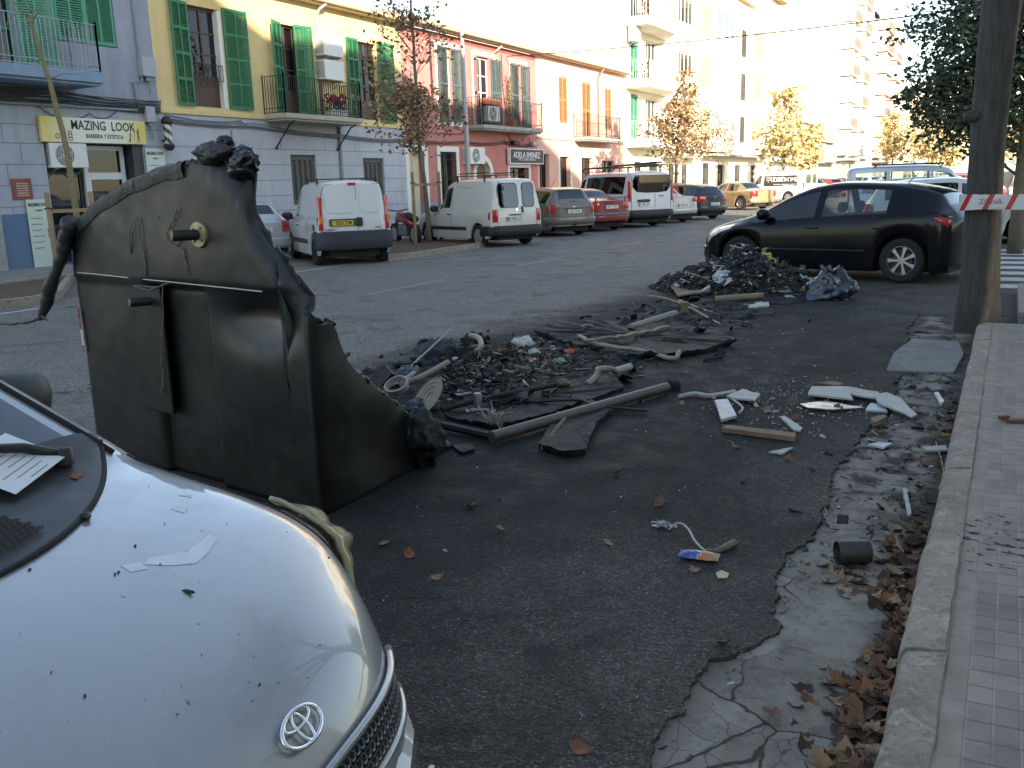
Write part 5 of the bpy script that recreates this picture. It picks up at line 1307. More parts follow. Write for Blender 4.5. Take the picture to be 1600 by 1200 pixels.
def kangoo():
    t = thing("delivery_van", "white panel van with a yellow number plate, tall red tail lamps and big dark bumper", "van", (-13.95, 17.10, 0), radians(142), FARG)
    s = Car(st_van(4.0, 1.66, 1.82), 1.22, -1.38, .30, .25, .10, .18, bulge=1, lean=.10); P = paint("van_white", (.56,.57,.55), .35, dirt=.35)
    s.body(t, P, GLASSC, [(.12, .92)], (.46, .98), None); s.wheels(t, 'cover', BLACKP)
    s.bumper(t, False, .34, .74, basic("faded_bumper", (.028,.033,.042), .6, var=.25), .05, .42); s.bumper(t, True, .3, .6, DGREY, .03)
    for sd in (1,-1):
        y0, y1 = (.685, .775) if sd > 0 else (-.775, -.685)
        s.patch(False, y0, y1, .76, 1.46, .015, 3, 8, lean=-.02).build("tail_lamp", REDL, t, smooth=40)
        s.side_patch(t, "tail_lamp_side", [(-1.985,.77),(-1.90,.77)], [(-1.985,1.44),(-1.95,1.44)], REDL, .010, (sd,))
        a = MB(); a.box(-2.03,-1.99, sd*.735-.03, sd*.735+.03, .92, 1.06); a.build("indicator_lamp", AMBL, t, bevel=.01)
    rear_seam(s, t, [[(-.07,.74),(-.06,1.72)], [(.70,.74),(.685,1.5),(.60,1.72)], [(-.70,.74),(-.685,1.5),(-.60,1.72)], [(-.6,1.72),(.6,1.72)]])
    for a, b in ((.03,.60),(-.58,-.13)):
        pp = panel(s, t, "pressed_panel", a, b, 1.12, 1.62, P, .012, .10, .016)
    panel(s, t, "plate_recess", -.06, .56, .84, 1.0, BASIC_D, .010, .02); panel(s, t, "door_handle", -.16, -.03, .83, 1.02, BLACKP, .035, .02, .05)
    s.plate(t, "9233 JTM", .91, .27, PLATEY, w_=.46, off=.022, blue=False)
    panel(s, t, "brake_lamp", -.08, .10, 1.70, 1.75, REDL, .02, .015, .03)
    text_mesh("KANGOO", .07, INK, "lettering", t, frame_m((s.end(False,.5,.78,.004), .50, .775), (0,-1,0), (0,0,1), (-1,0,0))); text_mesh("cargo", .06, INK, "lettering", t, frame_m((s.end(False,.5,.78,.004), -.5, .80), (0,-1,0), (0,0,1), (-1,0,0)))
    s.strip(t, "rub_strip", -.9, .9, .50, .11, DGREY, .014); s.gaps(t, [[(.98,.35),(1.0,.95)], [(.05,.35),(.05,1.0)], [(-.95,.62),(-.9,1.0),(-1.9,1.02)]])
    s.mirrors(t, .85, .98, BLACKP, 1.15); s.handles(t, [.15], .84, BLACKP); roof_bars(s, t, (-1.45, -.4), hgt=.05)
    fl = MB(); fl.lathe([(0,.004),(.07,.004),(.08,-.004)], Matrix.Translation((-1.62, s.y_at(-1.62,.82)+.004, .82)) @ Matrix.Rotation(-pi/2,4,'X'), 16); fl.build("fuel_cap", BLACKP, t)
    s.seats(t, .3)
BASIC_D = basic("dark_recess", (.06,.06,.058), .6)
kangoo()
def caddy():
    t = thing("delivery_van", "cream white van with two rear windows coloured like reflected blue sky and a white number plate", "van", (-13.30, 22.50, 0), radians(153.5), FARG)
    s = Car(st_van(4.2, 1.70, 1.80, nose=.72, cowl=1.0, xc=.40, rf=.13, belt=.98), 1.30, -1.38, .29, .25, .10, .18, bulge=1, lean=.13); P = paint("van_cream", (.60,.58,.50), .35, dirt=.3)
    s.body(t, P, GLASSC, [(.0, .78)], (.28, .84), None); s.wheels(t, 'cover', basic("wheel_cover", (.32,.32,.32), .4, .3))
    s.bumper(t, False, .30, .56, BLACKP, .04, .55); s.bumper(t, True, .28, .55, BLACKP, .03)
    for sd in (1,-1):
        y0, y1 = (.60, .80) if sd > 0 else (-.80, -.60)
        s.patch(False, sd*.70-.07, sd*.70+.07, .66, .98, .02, 4, 4).build("tail_lamp", REDL, t, smooth=40); s.side_patch(t, "tail_lamp_side", [(-2.07,.68),(-1.94,.72)], [(-2.07,.97),(-1.96,.93)], REDL, .010, (sd,))
    rear_seam(s, t, [[(-.12,.56),(-.11,1.72)], [(.62,.56),(.60,1.5),(.52,1.72)], [(-.62,.56),(-.60,1.5),(-.52,1.72)], [(.62,.86),(-.62,.86)]])
    RG = glass("painted_sky_glass", (.18,.26,.34), .4, .03)  # blue sky reflection put into the glass tint
    for a, b in ((-.02,.56),(-.55,-.19)):
        panel(s, t, "window_seal", a-.02, b+.02, 1.02, 1.66, BLACKP, .006, .09); panel(s, t, "rear_window", a, b, 1.04, 1.64, RG, .012, .08); panel(s, t, "painted_cabin_tone", a, b, 1.04, 1.64, ROOM, .008, .08)  # dark sheet under each pane stands for the cabin's shade
    panel(s, t, "door_handle", -.17, -.12, .88, 1.05, BLACKP, .03, .02, .03); panel(s, t, "badge", .0, .07, .93, .99, CHROME, .012, .025)
    panel(s, t, "lamp_bar", -.1, .30, .82, .85, BLACKP, .02, .01, .03)
    s.plate(t, "IB 5452 CZ", .73, .12, w_=.5)
    s.strip(t, "rub_strip", -.85, 1.15, .48, .10, BLACKP, .014); s.gaps(t, [[(.95,.35),(.98,.92)], [(-.1,.35),(-.1,1.0),(-.0,1.6)], [(-.95,1.55),(-.15,1.6)]])
    s.mirrors(t, .62, .96, BLACKP, 1.1); s.handles(t, [.02], .86, BLACKP); roof_bars(s, t, (-1.55, -.2), hgt=.10)
    bm_ = MB()
    for y in (-.55, .55): bm_.bar((-1.6, y, 1.93), (-.1, y, 1.93), .025)
    bm_.build("roof_rack", BLACKP, t)
    s.seats(t, .2)
caddy()
def wagon():
    t = thing("estate_car", "grey brown estate car with dark rear window between cream van and red car", "car", (-13.55, 26.95, 0), radians(147), FARG)
    st = st_hatch(4.4, 1.76, 1.50, rr=-.4, tail=1.0); h = 2.2
    st = [q for q in st if q[0] > -h*.5] + [(-h*.6,.18,.97,1.49,.88,.56,.05),(-h*.86,.2,.98,1.43,.865,.53,.05),(-h*.955,.23,.96,1.10,.845,.60,.04),(-h*.975,.26,.94,1.02,.835,.66,.03),(-h,.32,.86,.92,.81,.68,.02)]
    s = Car(st, 1.33, -1.3, .31, .3, .16); P = paint("warm_grey_paint", (.14,.125,.11), .3, .4, .3)
    s.body(t, P, GLASSD, [(.0, .85), (-1.15, -.08), (-1.85, -1.25)], (.28, .92), (-2.08, -1.9)); s.wheels(t, 'cover', ALLOY)
    s.bumper(t, False, .36, .60, paint("warm_grey_paint", 0), .04); s.bumper(t, True, .3, .56, BLACKP, .03)
    for sd in (1,-1): s.patch(False, sd*.70-.07, sd*.70+.07, .70, .98, .015, 4, 4).build("tail_lamp", REDL, t, smooth=40); s.side_patch(t, "tail_lamp_side", [(-2.16,.72),(-1.98,.76)], [(-2.16,.97),(-2.02,.97)], REDL, .010, (sd,))
    s.plate(t, "1021 DXS", .76, 0); panel(s, t, "plate_trim", -.34, .34, .83, .87, basic("dark_trim", (.03,.03,.04), .4), .02, .01)
    panel(s, t, "badge", -.05, .05, .885, .915, CHROME, .012, .015)
    wp = MB(); wp.tube([(-2.13, -.1, 1.04), (-2.10, .3, 1.06), (-2.09, .45, 1.08)], .014, 5); wp.build("rear_wiper", BLACKP, t)
    tb = MB(); tb.tube([(-2.1, 0, .36), (-2.3, 0, .36), (-2.34, 0, .42)], .025, 7); tb.build("tow_bar", BLACKP, t)
    s.mirrors(t, .85, .98, BLACKP); s.handles(t, [.05, -1.0], .84, BLACKP); s.seats(t, .2, -.9)
    a = MB(); a.tube([(-1.2, .2, 1.48), (-1.5, .2, 1.75)], .006, 4); a.build("aerial", BLACKP, t)
wagon()
def generic(kind, name, label, cat, loc, head, col, **k):
    t = thing(name, label, cat, (*loc, 0), radians(head), k.get('group', FARG)); L = k.get('L', 4.3); W = k.get('W', 1.74); H = k.get('H', 1.45)
    P = paint(k.get('pm') or name+label[:9], col, .28, k.get('metal', 0), k.get('dirt', .25)); G = k.get('glass', GLASSD)
    h = L/2
    if kind == 'sedan': st = st_sedan(L, W, H, k.get('boot', 1.0)); side = [(-h*.12, h*.36), (-h*.46, -h*.16)]; scr = (h*.1, h*.34); rear = (-h*.64, -h*.4)
    else: st = st_hatch(L, W, H, tail=k.get('tail', .98)); side = [(.0, h*.42), (-h*.5, -.08), (-h*.78, -h*.56)]; scr = (h*.13, h*.41); rear = (-h*.925, -h*.84)
    s = Car(st, h*.62, -h*.6, k.get('rw', .31), .3, .18); s.body(t, P, G, side, scr, rear); s.wheels(t, k.get('wh', 'cover'), k.get('rim', ALLOY), k.get('ns', 7))
    lz = k.get('lz', (.70, .92)); ly = k.get('ly', (.48, .80))
    for sd in (1,-1):
        a, b = sorted((sd*ly[0]*W/1.74, sd*ly[1]*W/1.74)); s.patch(False, a, b, lz[0], lz[1], .012, 4, 3).build("tail_lamp", REDL, t, smooth=40)
        s.side_patch(t, "tail_lamp_side", [(-h+.03,lz[0]+.02),(-h+.2,lz[0]+.05)], [(-h+.03,lz[1]-.01),(-h+.16,lz[1]-.01)], REDL, .01, (sd,))
        s.side_patch(t, "headlamp", [(h-.05,.56),(h-.4,.66)], [(h-.06,.66),(h-.45,.74)], WHITEL, .012, (sd,))
    s.bumper(t, False, .34, k.get('bz', .56), k.get('bump') or P, .035); s.bumper(t, True, .26, .5, k.get('bump') or P, .03)
    if k.get('plate'): s.plate(t, k['plate'], k.get('pz', .76), 0)
    if k.get('fplate'): s.plate(t, k['fplate'], .42, 0, front=True, off=.05)
    if k.get('detail', True):
        s.mirrors(t, h*.36, .96, P); s.handles(t, [.0, -h*.44], .82, P); s.gaps(t, [[(h*.4,.3),(h*.43,.85)], [(-.1,.25),(-.1,.93)], [(-h*.42,.75),(-h*.5,.93)]]); s.seats(t, .2, -.8)
    return t, s, P
def others():
    t, s, P = generic('sedan', "sedan_car", "red saloon car with a boot spoiler and a grey strip across its bumper", "car", (-13.35, 29.55), 147, (.22,.012,.014), L=4.3, W=1.7, H=1.42, boot=1.02, plate="4417 CVD", pz=.80, lz=(.74,.94), bump=None, glass=GLASSC)
    q = MB(); q.bar((-2.12, -.62, 1.10), (-2.12, .62, 1.10), .14, .025); 
    for y in (-.58, .58): q.bar((-2.1, y, .98), (-2.1, y, 1.1), .05, .03)
    q.build("spoiler", P, t, bevel=.008)
    s.bumper(t, False, .50, .62, basic("grey_bumper_strip", (.10,.11,.13), .5), .05, name="bumper_strip")
    t, s, P = generic('sedan', "sedan_car", "silver saloon car almost hidden between the white minibus and the dark hatchback", "car", (-12.75, 35.0), 149, (.42,.43,.44), L=4.4, W=1.72, H=1.42, metal=.5, plate="7720 FGH", pz=.66, lz=(.78,.95), boot=1.0)
    t, s, P = generic('hatch', "hatchback_car", "dark green black hatchback with a pale number plate at the sunlit end of the row", "car", (-12.25, 37.5), 152, (.016,.022,.026), L=4.15, W=1.74, H=1.44, plate="5831 BPK", pz=.62, lz=(.72,.92), glass=GLASSC)
    panel(s, t, "badge", -.05, .05, .83, .92, CHROME, .014, .045)
    wp = MB(); wp.tube([(-2.02, -.05, 1.02), (-1.98, .35, 1.05)], .012, 5); wp.build("rear_wiper", BLACKP, t)
    generic('sedan', "sedan_car", "gold saloon car with red tail lamps and multispoke wheels in the sun", "car", (-12.9, 48.6), 150, (.36,.28,.15), L=4.6, W=1.80, H=1.43, metal=.5, wh='spoke', ns=10, rw=.33, ly=(.55,.84), lz=(.66,.95), glass=GLASSC, boot=1.0)
    cols = [((.5,.5,.5), "pale silver", 68), ((.30,.03,.03), "red", 71.5), ((.6,.6,.58), "white", 75), ((.05,.06,.08), "blue black", 79), ((.45,.44,.42), "light grey", 83), ((.6,.6,.6), "bright white", 92), ((.09,.09,.1), "charcoal", 96), ((.35,.34,.32), "dull grey", 101)]
    for i, (c, nm, yy) in enumerate(cols):
        generic('hatch' if i % 2 else 'sedan', "parked_car", nm + " car in the distant sunlit row past the lettered van", "car", (-12.9+.1*(i%3), yy), 147, c, detail=False, glass=GLASSD, dirt=.1)
    cols = [((.62,.62,.60), "white", 33, .4), ((.04,.04,.05), "black", 38, .2), ((.4,.41,.42), "silver grey", 45, .3), ((.6,.6,.6), "clean white", 52, .4), ((.2,.03,.03), "dark red", 60, .1)]
    for i, (c, nm, yy, xx) in enumerate(cols):
        generic('hatch', "parked_car", nm + " car in the near side row beyond the silver people carrier", "car", (-2.3-xx, yy), 8, c, detail=False, group="cars parked on the near side", dirt=.1)
    # white hatchback and silver people carrier behind the black car
    t, s, P = generic('hatch', "hatchback_car", "white hatchback standing across the side street behind the tree trunk", "car", (-1.05, 23.9), 6, (.58,.59,.58), L=4.1, W=1.76, H=1.48, wh='spoke', ns=5, glass=GLASSD, group="cars parked on the near side")
    a = MB(); a.tube([(-.9, 0, 1.48), (-1.05, 0, 1.62)], .008, 5); a.build("aerial", BLACKP, t)
    t = thing("people_carrier", "silver high roofed people carrier with roof rails behind the white hatchback", "car", (-2.05, 28.6, 0), radians(8), "cars parked on the near side")
    s = Car(st_van(4.35, 1.80, 1.83, nose=.78, cowl=1.05, xc=.48, rf=.20, belt=1.02), 1.35, -1.35, .31, .3, .12); P = paint("carrier_silver", (.40,.42,.45), .28, .5)
    s.body(t, P, GLASSC, [(.05, .85), (-1.05, -.02), (-1.95, -1.15)], (.45, 1.0), None); s.wheels(t)
    panel(s, t, "rear_window", -.62, .62, 1.08, 1.62, glass("amber_reflecting_glass", (.5,.45,.3), .5), .012, .1); panel(s, t, "painted_cabin_tone", -.62, .62, 1.08, 1.62, basic("painted_sunlit_interior", (.35,.27,.16), .9), .006, .1)  # tan sheet under the pane has sunlight inside painted into its colour
    for sd in (1,-1):
        s.patch(False, sd*.76-.07, sd*.76+.07, .85, 1.35, .012, 3, 4).build("tail_lamp", REDL, t); q = MB(); q.bar((-1.5, sd*.64, 1.84), (.3, sd*.64, 1.84), .035, .045); q.bar((-1.5, sd*.64, 1.75), (-1.4, sd*.64, 1.84), .04); q.bar((.2, sd*.64, 1.75), (.3, sd*.64, 1.84), .04); q.build("roof_rail", BLACKP, t)
    s.bumper(t, False, .34, .6, P, .04); s.bumper(t, True, .3, .56, P, .03); s.mirrors(t, .85, 1.02, P); s.seats(t, .2, -.8)
    # white van far right of the trunk
    t = thing("delivery_van", "white van parked beyond the tree trunk by the grey lamp post", "van", (1.0, 47.0, 0), radians(95), "cars parked on the near side")
    s = Car(st_van(4.8, 1.95, 2.0, nose=.95, cowl=1.2, xc=.55, rf=.3, belt=1.1), 1.5, -1.5, .33, .3, .1); s.body(t, paint("far_van_white", (.6,.6,.59), .35), GLASSD, [(.5, 1.2)], (.75, 1.3), None); s.wheels(t); s.bumper(t, False, .4, .6, BLACKP, .04)
    panel(s, t, "rear_window", -.7, .7, 1.2, 1.75, GLASSD, .012, .1)
others()
def minibus():
    t = thing("minibus", "white minibus with dark windows and a black roof rack", "van", (-13.05, 32.15, 0), radians(146), FARG)
    s = Car(st_van(4.97, 1.98, 1.96, nose=.95, cowl=1.2, xc=.52, rf=.28, belt=1.12), 1.55, -1.38, .33, .3, .10, .2, bulge=1); P = paint("minibus_white", (.58,.58,.58), .25, dirt=.15)
    DG = glass("black_tinted_glass", (.10,.11,.12), .1, .02, .45)
    s.body(t, P, DG, [(.55, 1.15), (-2.05, .42)], (.70, 1.28), None); s.wheels(t, 'cover', ALLOY)
    s.bumper(t, False, .36, .62, BLACKP, .05, .5); s.bumper(t, True, .3, .6, BLACKP, .03); s.strip(t, "rub_strip", -1.0, 2.0, .5, .16, BLACKP, .014)
    pl = [(.80,1.62),(.74,1.80),(-.74,1.80),(-.80,1.62),(-.80,1.40),(-.66,1.24),(-.30,1.20),(.30,1.20),(.66,1.24),(.80,1.40)]; n = len(pl)
    for nm, mt, off in (("window_seal", BLACKP, .008), ("rear_window", DG, .014)):
        k = 1.0 if nm == "window_seal" else .975
        mb = MB(); poly_face(s, mb, [(y*k, 1.5+(z-1.5)*k) for y, z in pl], off, .004, 20); mb.build(nm, mt, t)
    
    for sd in (1,-1):
        s.patch(False, sd*.90-.045, sd*.90+.045, .92, 1.60, .03, 3, 6).build("tail_lamp", REDL, t, smooth=40); s.side_patch(t, "tail_lamp_side", [(-2.45,.94),(-2.34,.94)], [(-2.45,1.55),(-2.40,1.55)], REDL, .012, (sd,))
        s.side_patch(t, "dark_corner", [(-2.46,.62),(-2.2,.62)], [(-2.46,.92),(-2.30,.92)], BLACKP, .012, (sd,))
    rear_seam(s, t, [[(-.12,.62),(-.12,1.2)], [(.84,.62),(.84,1.78)], [(-.84,.62),(-.84,1.78)], [(-.84,.92),(-.12,.92)]])
    panel(s, t, "door_handle", .10, .62, .88, .98, BLACKP, .03, .03, .04); panel(s, t, "latch", -.48, -.28, 1.07, 1.10, BLACKP, .03, .01, .03)
    s.plate(t, "8023 JBF", .80, .30)
    mb = MB(); 
    for sd in (1,-1): mb.tube([(1.0, sd*.66, 1.98), (.8, sd*.68, 2.10), (-2.3, sd*.70, 2.14)], .025, 6)
    for x in (.6, -.3, -1.2, -2.1): mb.bar((x, -.7, 2.09), (x, .7, 2.09), .03)
    mb.bar((1.0, -.66, 1.98), (1.0, .66, 1.98), .03); mb.bar((-2.3, -.7, 2.14), (-2.3, .7, 2.14), .05)
    for x in (.5, -.8, -2.0):
        for sd in (1,-1): mb.bar((x, sd*.68, 1.86), (x, sd*.68, 2.1), .03)
    mb.build("roof_rack", BLACKP, t); lp = MB(); lp.bar((.4, -.2, 2.16), (-2.55, -.25, 2.22), .30, .06); lp.build("roof_rail_cover", BLACKP, t, bevel=.02)
    s.mirrors(t, 1.25, 1.12, BLACKP, 1.2); s.handles(t, [.6, .3], .98, BLACKP)
minibus()
def lettered_van():
    t = thing("delivery_van", "white van lettered DRDHOME on a black side panel", "van", (-13.3, 60.5, 0), radians(162), FARG)
    s = Car(st_van(4.9, 1.95, 1.97, nose=.95, cowl=1.2, xc=.52, rf=.28, belt=1.12), 1.5, -1.4, .33, .3, .10, bulge=1); P = paint("lettered_white", (.62,.62,.60), .3, dirt=.1)
    s.body(t, P, GLASSC, [(.55, 1.15)], (.70, 1.28), None); s.wheels(t); s.bumper(t, False, .36, .6, DGREY, .04)
    s.side_patch(t, "side_panel", [(-2.05,.98),(.42,.98)], [(-2.05,1.72),(.42,1.72)], basic("black_vinyl", (.03,.022,.018), .35), .010, (1,), 14, 6)
    e = lambda x, z: frame_m((x, s.y_at(x, z)+.035, z), (-1,0,0), (0,.10,1), (0,1,-.10))
    text_mesh("DRD", .44, WHITEINK, "side_lettering", t, e(-.78, 1.40), bold=.022, sx=.95); text_mesh("HOME", .42, WHITEINK, "side_lettering", t, e(-1.55, 1.40), sx=.78, bold=.0); text_mesh("REFORMAS INTEGRALES · HOGAR", .10, WHITEINK, "side_lettering", t, e(-1.15, 1.13), sx=1.0)
    q = MB(); M = e(-.08, 1.38)
    for k in range(3): q.tube([M @ Vector(p) for p in ((-.22,.20-.09*k,0),(.12,.20-.09*k,0),(.18,.14-.09*k,0),(.12,.08-.09*k,0))], .018, 4)
    q.tube([M @ Vector(p) for p in ((-.1,-.05,0),(-.1,-.22,0),(.2,-.22,0))], .018, 4); q.build("side_emblem", WHITEINK, t)
    for a, b in ((.08,.66),(-.66,-.08)): panel(s, t, "rear_window", a, b, 1.16, 1.72, glass("pale_rear_glass", (.5,.55,.45), .6), .014, .08)
    for sd in (1,-1): s.patch(False, sd*.86-.05, sd*.86+.05, .85, 1.2, .02, 3, 4).build("tail_lamp", REDL, t)
    rear_seam(s, t, [[(0,.6),(0,1.8)]])
lettered_van()
def silver_estate():
    t = thing("estate_car", "pale silver estate car with red tail lamp between the burnt container and white van", "car", (-16.72, 16.12, 0), radians(166), FARG)
    st = st_hatch(3.9, 1.70, 1.47, tail=1.0); s = Car(st, 1.2, -1.17, .31, .3, .16); P = paint("pale_silver_paint", (.46,.48,.50), .3, .4)
    s.body(t, P, GLASSC, [(.0,.80),(-1.0,-.08),(-1.5,-1.08)], (.26,.8), (-1.80,-1.64)); s.wheels(t); s.bumper(t, False, .34, .58, P, .04); s.bumper(t, True, .3, .5, P, .03)
    for sd in (1,-1): s.patch(False, sd*.68-.14, sd*.68+.14, .70, .95, .014, 5, 3).build("tail_lamp", REDL, t); s.side_patch(t, "tail_lamp_side", [(-1.92,.72),(-1.75,.76)], [(-1.92,.95),(-1.78,.95)], REDL, .010, (sd,))
    s.plate(t, "3305 GKL", .76, 0); s.seats(t, .2, -.8)
silver_estate()

def black_car():
    t = thing("hatchback_car", "black five door hatchback with spoked alloy wheels behind the heap of burnt rubbish", "car", (-2.52, 15.80, 0), radians(167), "cars parked on the near side")
    h = 2.14
    st = [(h,.24,.44,.54,.70,.50,.03),(h-.05,.21,.54,.66,.78,.56,.04),(1.92,.19,.66,.785,.85,.62,.06),(1.55,.18,.78,.90,.89,.69,.07),(1.15,.17,.855,1.00,.905,.72,.06),
          (.95,.17,.875,1.07,.907,.71,.05),(.5,.17,.90,1.30,.908,.62,.05),(.08,.17,.925,1.45,.908,.56,.05),(-.35,.17,.95,1.50,.907,.565,.05),(-1.0,.17,.985,1.475,.905,.56,.05),(-1.45,.18,1.01,1.41,.90,.54,.05),
          (-1.78,.19,1.03,1.31,.885,.53,.05),(-1.93,.20,1.02,1.13,.87,.58,.04),(-2.05,.23,.97,1.03,.845,.64,.03),(-h,.29,.82,.90,.80,.66,.02)]
    s = Car(st, 1.22, -1.39, .332, .40, .20, .21, bulge=1.5, fine=True); P = paint("black_paint", (.003,.0035,.006), .20, 0, .05, .22); P.node_tree.nodes['Principled BSDF'].inputs['Specular IOR Level'].default_value = .18
    s.body(t, P, GLASSC, [(-.02, 1.02), (-1.12, -.14)], (.12, .93), (-1.92, -1.80)); s.wheels(t, 'spoke', ALLOY, 7)
    LR = [(2.05,.52),(1.85,.59),(1.6,.70),(1.36,.79)]; UR = [(2.03,.62),(1.85,.735),(1.6,.83),(1.33,.855)]
    s.side_patch(t, "headlamp", LR, UR, basic('bright_headlamp', (.72,.75,.78), .08, .4, var=.3, scale=16, coat=1), .010, (1,-1), 16, 5)
    s.side_patch(t, "tail_lamp", [(-2.12,.80),(-1.95,.86),(-1.80,.95)], [(-2.10,.97),(-1.95,.985),(-1.80,.97)], REDL, .010, (1,-1), 12, 4)
    # lower grille and fog lamp surrounds
    s.patch(True, -.5, .5, .24, .48, .012, 10, 4).build("lower_grille", BLACKP, t)
    for sd in (1,-1):
        q = MB(); ring = [(.60,.29),(.76,.31),(.76,.47),(.70,.49)]; q.tube([(s.end(True, y, z, .012), sd*y, z) for y, z in ring+ring[:1]], .012, 5); q.build("fog_lamp_surround", CHROME, t)
        s.patch(True, *sorted((sd*.63, sd*.74)), .32, .46, .01, 4, 4).build("fog_lamp", BLACKP, t)
    s.gaps(t, [[(1.03,.27),(1.08,.5),(1.02,.86)], [(-.08,.22),(-.075,.92)], [(-1.02,.70),(-.9,.45),(-.86,.24)], [(-1.02,.70),(-1.18,.96)], [(1.02,.27),(-.84,.23)], [(1.9,.70),(1.5,.845),(1.1,.93)]], None, .004)
    s.strip(t, "rub_strip", -.85, .98, .47, .028, DGREY, .006)
    s.mirrors(t, .78, .965, P, 1.1); s.handles(t, [-.02, -1.05], .80, P)
    gl = MB()
    for sd in (1,-1):
        for x0, x1, w_ in ((-.14,-.02,0), (-1.08,-1.0,0)): pass
    s.seats(t, .15, -.85, .5, 1.16)
    a = MB(); a.tube([(-1.15, 0, 1.46), (-1.30, 0, 1.60)], .007, 5); a.build("aerial", BLACKP, t)
    sk = MB(); sk.box(-1.0, .85, -.82, .82, .15, .22); sk.build("sill", BLACKP, t, bevel=.02)
    fl = MB(); rr = rng(8)
    for k in range(26):
        x = rr.uniform(.95, 1.7); y = rr.uniform(-.55, .5); z = s.top_z(x, y)+.012; fl.xbox(Matrix.Translation((x,y,z)) @ Matrix.Rotation(rr.uniform(0,6),4,'Z') @ Matrix.Rotation(rr.uniform(-.6,.6),4,'X'), rr.uniform(.02,.10), rr.uniform(.02,.07), .008)
    fo = fl.build("burnt_flakes", basic("burnt_flake", (.05,.03,.025), .9, var=.5), None); fo.matrix_world = Matrix.Translation((-2.52,15.80,0)) @ Matrix.Rotation(radians(167),4,'Z'); tag(fo, "scatter of brown burnt flakes lying on the black car bonnet", "flakes", kind="stuff")
black_car()
# ------------------------------------------------------------------ the burnt container
def interp(l, x):
    if x <= l[0][0]: return l[0][1]
    for (a, b), (c, d) in zip(l, l[1:]):
        if x <= c: return b+(d-b)*(x-a)/(c-a) if c > a else d
    return l[-1][1]
def burnt_plastic():
    m, n, p = newmat("burnt_black_plastic"); v = _coord(n); x, y, z = _sep(n, v)
    a = _noise(n, v, 1.3, 3, .5); b = _noise(n, v, 9, 6, .7); f = _noise(n, v, 60, 3)
    c = _ramp(n, a, [(.35, (.0045,.0048,.0055)), (.65, (.0095,.009,.0088))])
    def scorch_and_highlight(cx, cz, rx, rz, rag):
        dx = _math(n, 'DIVIDE', _math(n, 'SUBTRACT', x, cx), rx); dz = _math(n, 'DIVIDE', _math(n, 'SUBTRACT', z, cz), rz)
        d2 = _math(n, 'ADD', _math(n, 'MULTIPLY', dx, dx), _math(n, 'MULTIPLY', dz, dz))
        return _maprange(n, _math(n, 'ADD', d2, _math(n, 'MULTIPLY', _math(n, 'SUBTRACT', a, .5), rag)), 1.2, .1)
    c = _mix(n, _math(n, 'MULTIPLY', scorch_and_highlight(.95, 1.48, .50, .32, .8), .75), c, (.042,.031,.022)); c = _mix(n, _math(n, 'MULTIPLY', scorch_and_highlight(.38, .93, .22, .085, .4), .7), c, (.15,.105,.065))  # brown heat scorch up top; highlight in the dented bowl painted tan
    mp = n.nodes.new('ShaderNodeMapping'); n.links.new(v, mp.inputs[0]); mp.inputs['Scale'].default_value = (22, 22, 1.0); dr = _noise(n, mp.outputs[0], 1, 4, .6)
    c = _mix(n, _maprange(n, dr, .60, .72, 0, .35), c, (.03,.029,.028)); c = _mix(n, _maprange(n, f, .66, .74, 0, .35), c, (.06,.058,.055))
    n.links.new(c, p.inputs['Base Color']); n.links.new(_maprange(n, b, .3, .7, .33, .50), p.inputs['Roughness']); p.inputs['Specular IOR Level'].default_value = .4
    _bump(n, p, _math(n, 'ADD', b, _math(n, 'MULTIPLY', f, .3)), .06, .008); return m
BURNT = burnt_plastic()
CHAR = basic("charred_crust", (.009,.0088,.009), .55, var=.6, scale=9, bump=.8, bscale=28)
MELT = basic("grey_melted_plastic", (.032,.030,.029), .5, var=.5, scale=7, bump=.6, bscale=22)
BRASS = basic("sooty_brass", (.36,.30,.17), .4, .6, var=.35, scale=12)
B0 = at(508, 803); L0 = at(157, 706); BD = (L0-B0).normalized(); BW = (L0-B0).length     # along the end wall, to the left
BN = Vector((-BD.y, BD.x, 0));  BN = BN if BN.y < 0 else -BN                               # outwards, towards the viewer
BE = (at(700, 700)-B0).normalized()                                                         # along the front wall, away
def on_end(px, py): q = on_plane(px, py, B0, BN); return ((q-B0).dot(BD), q.z)
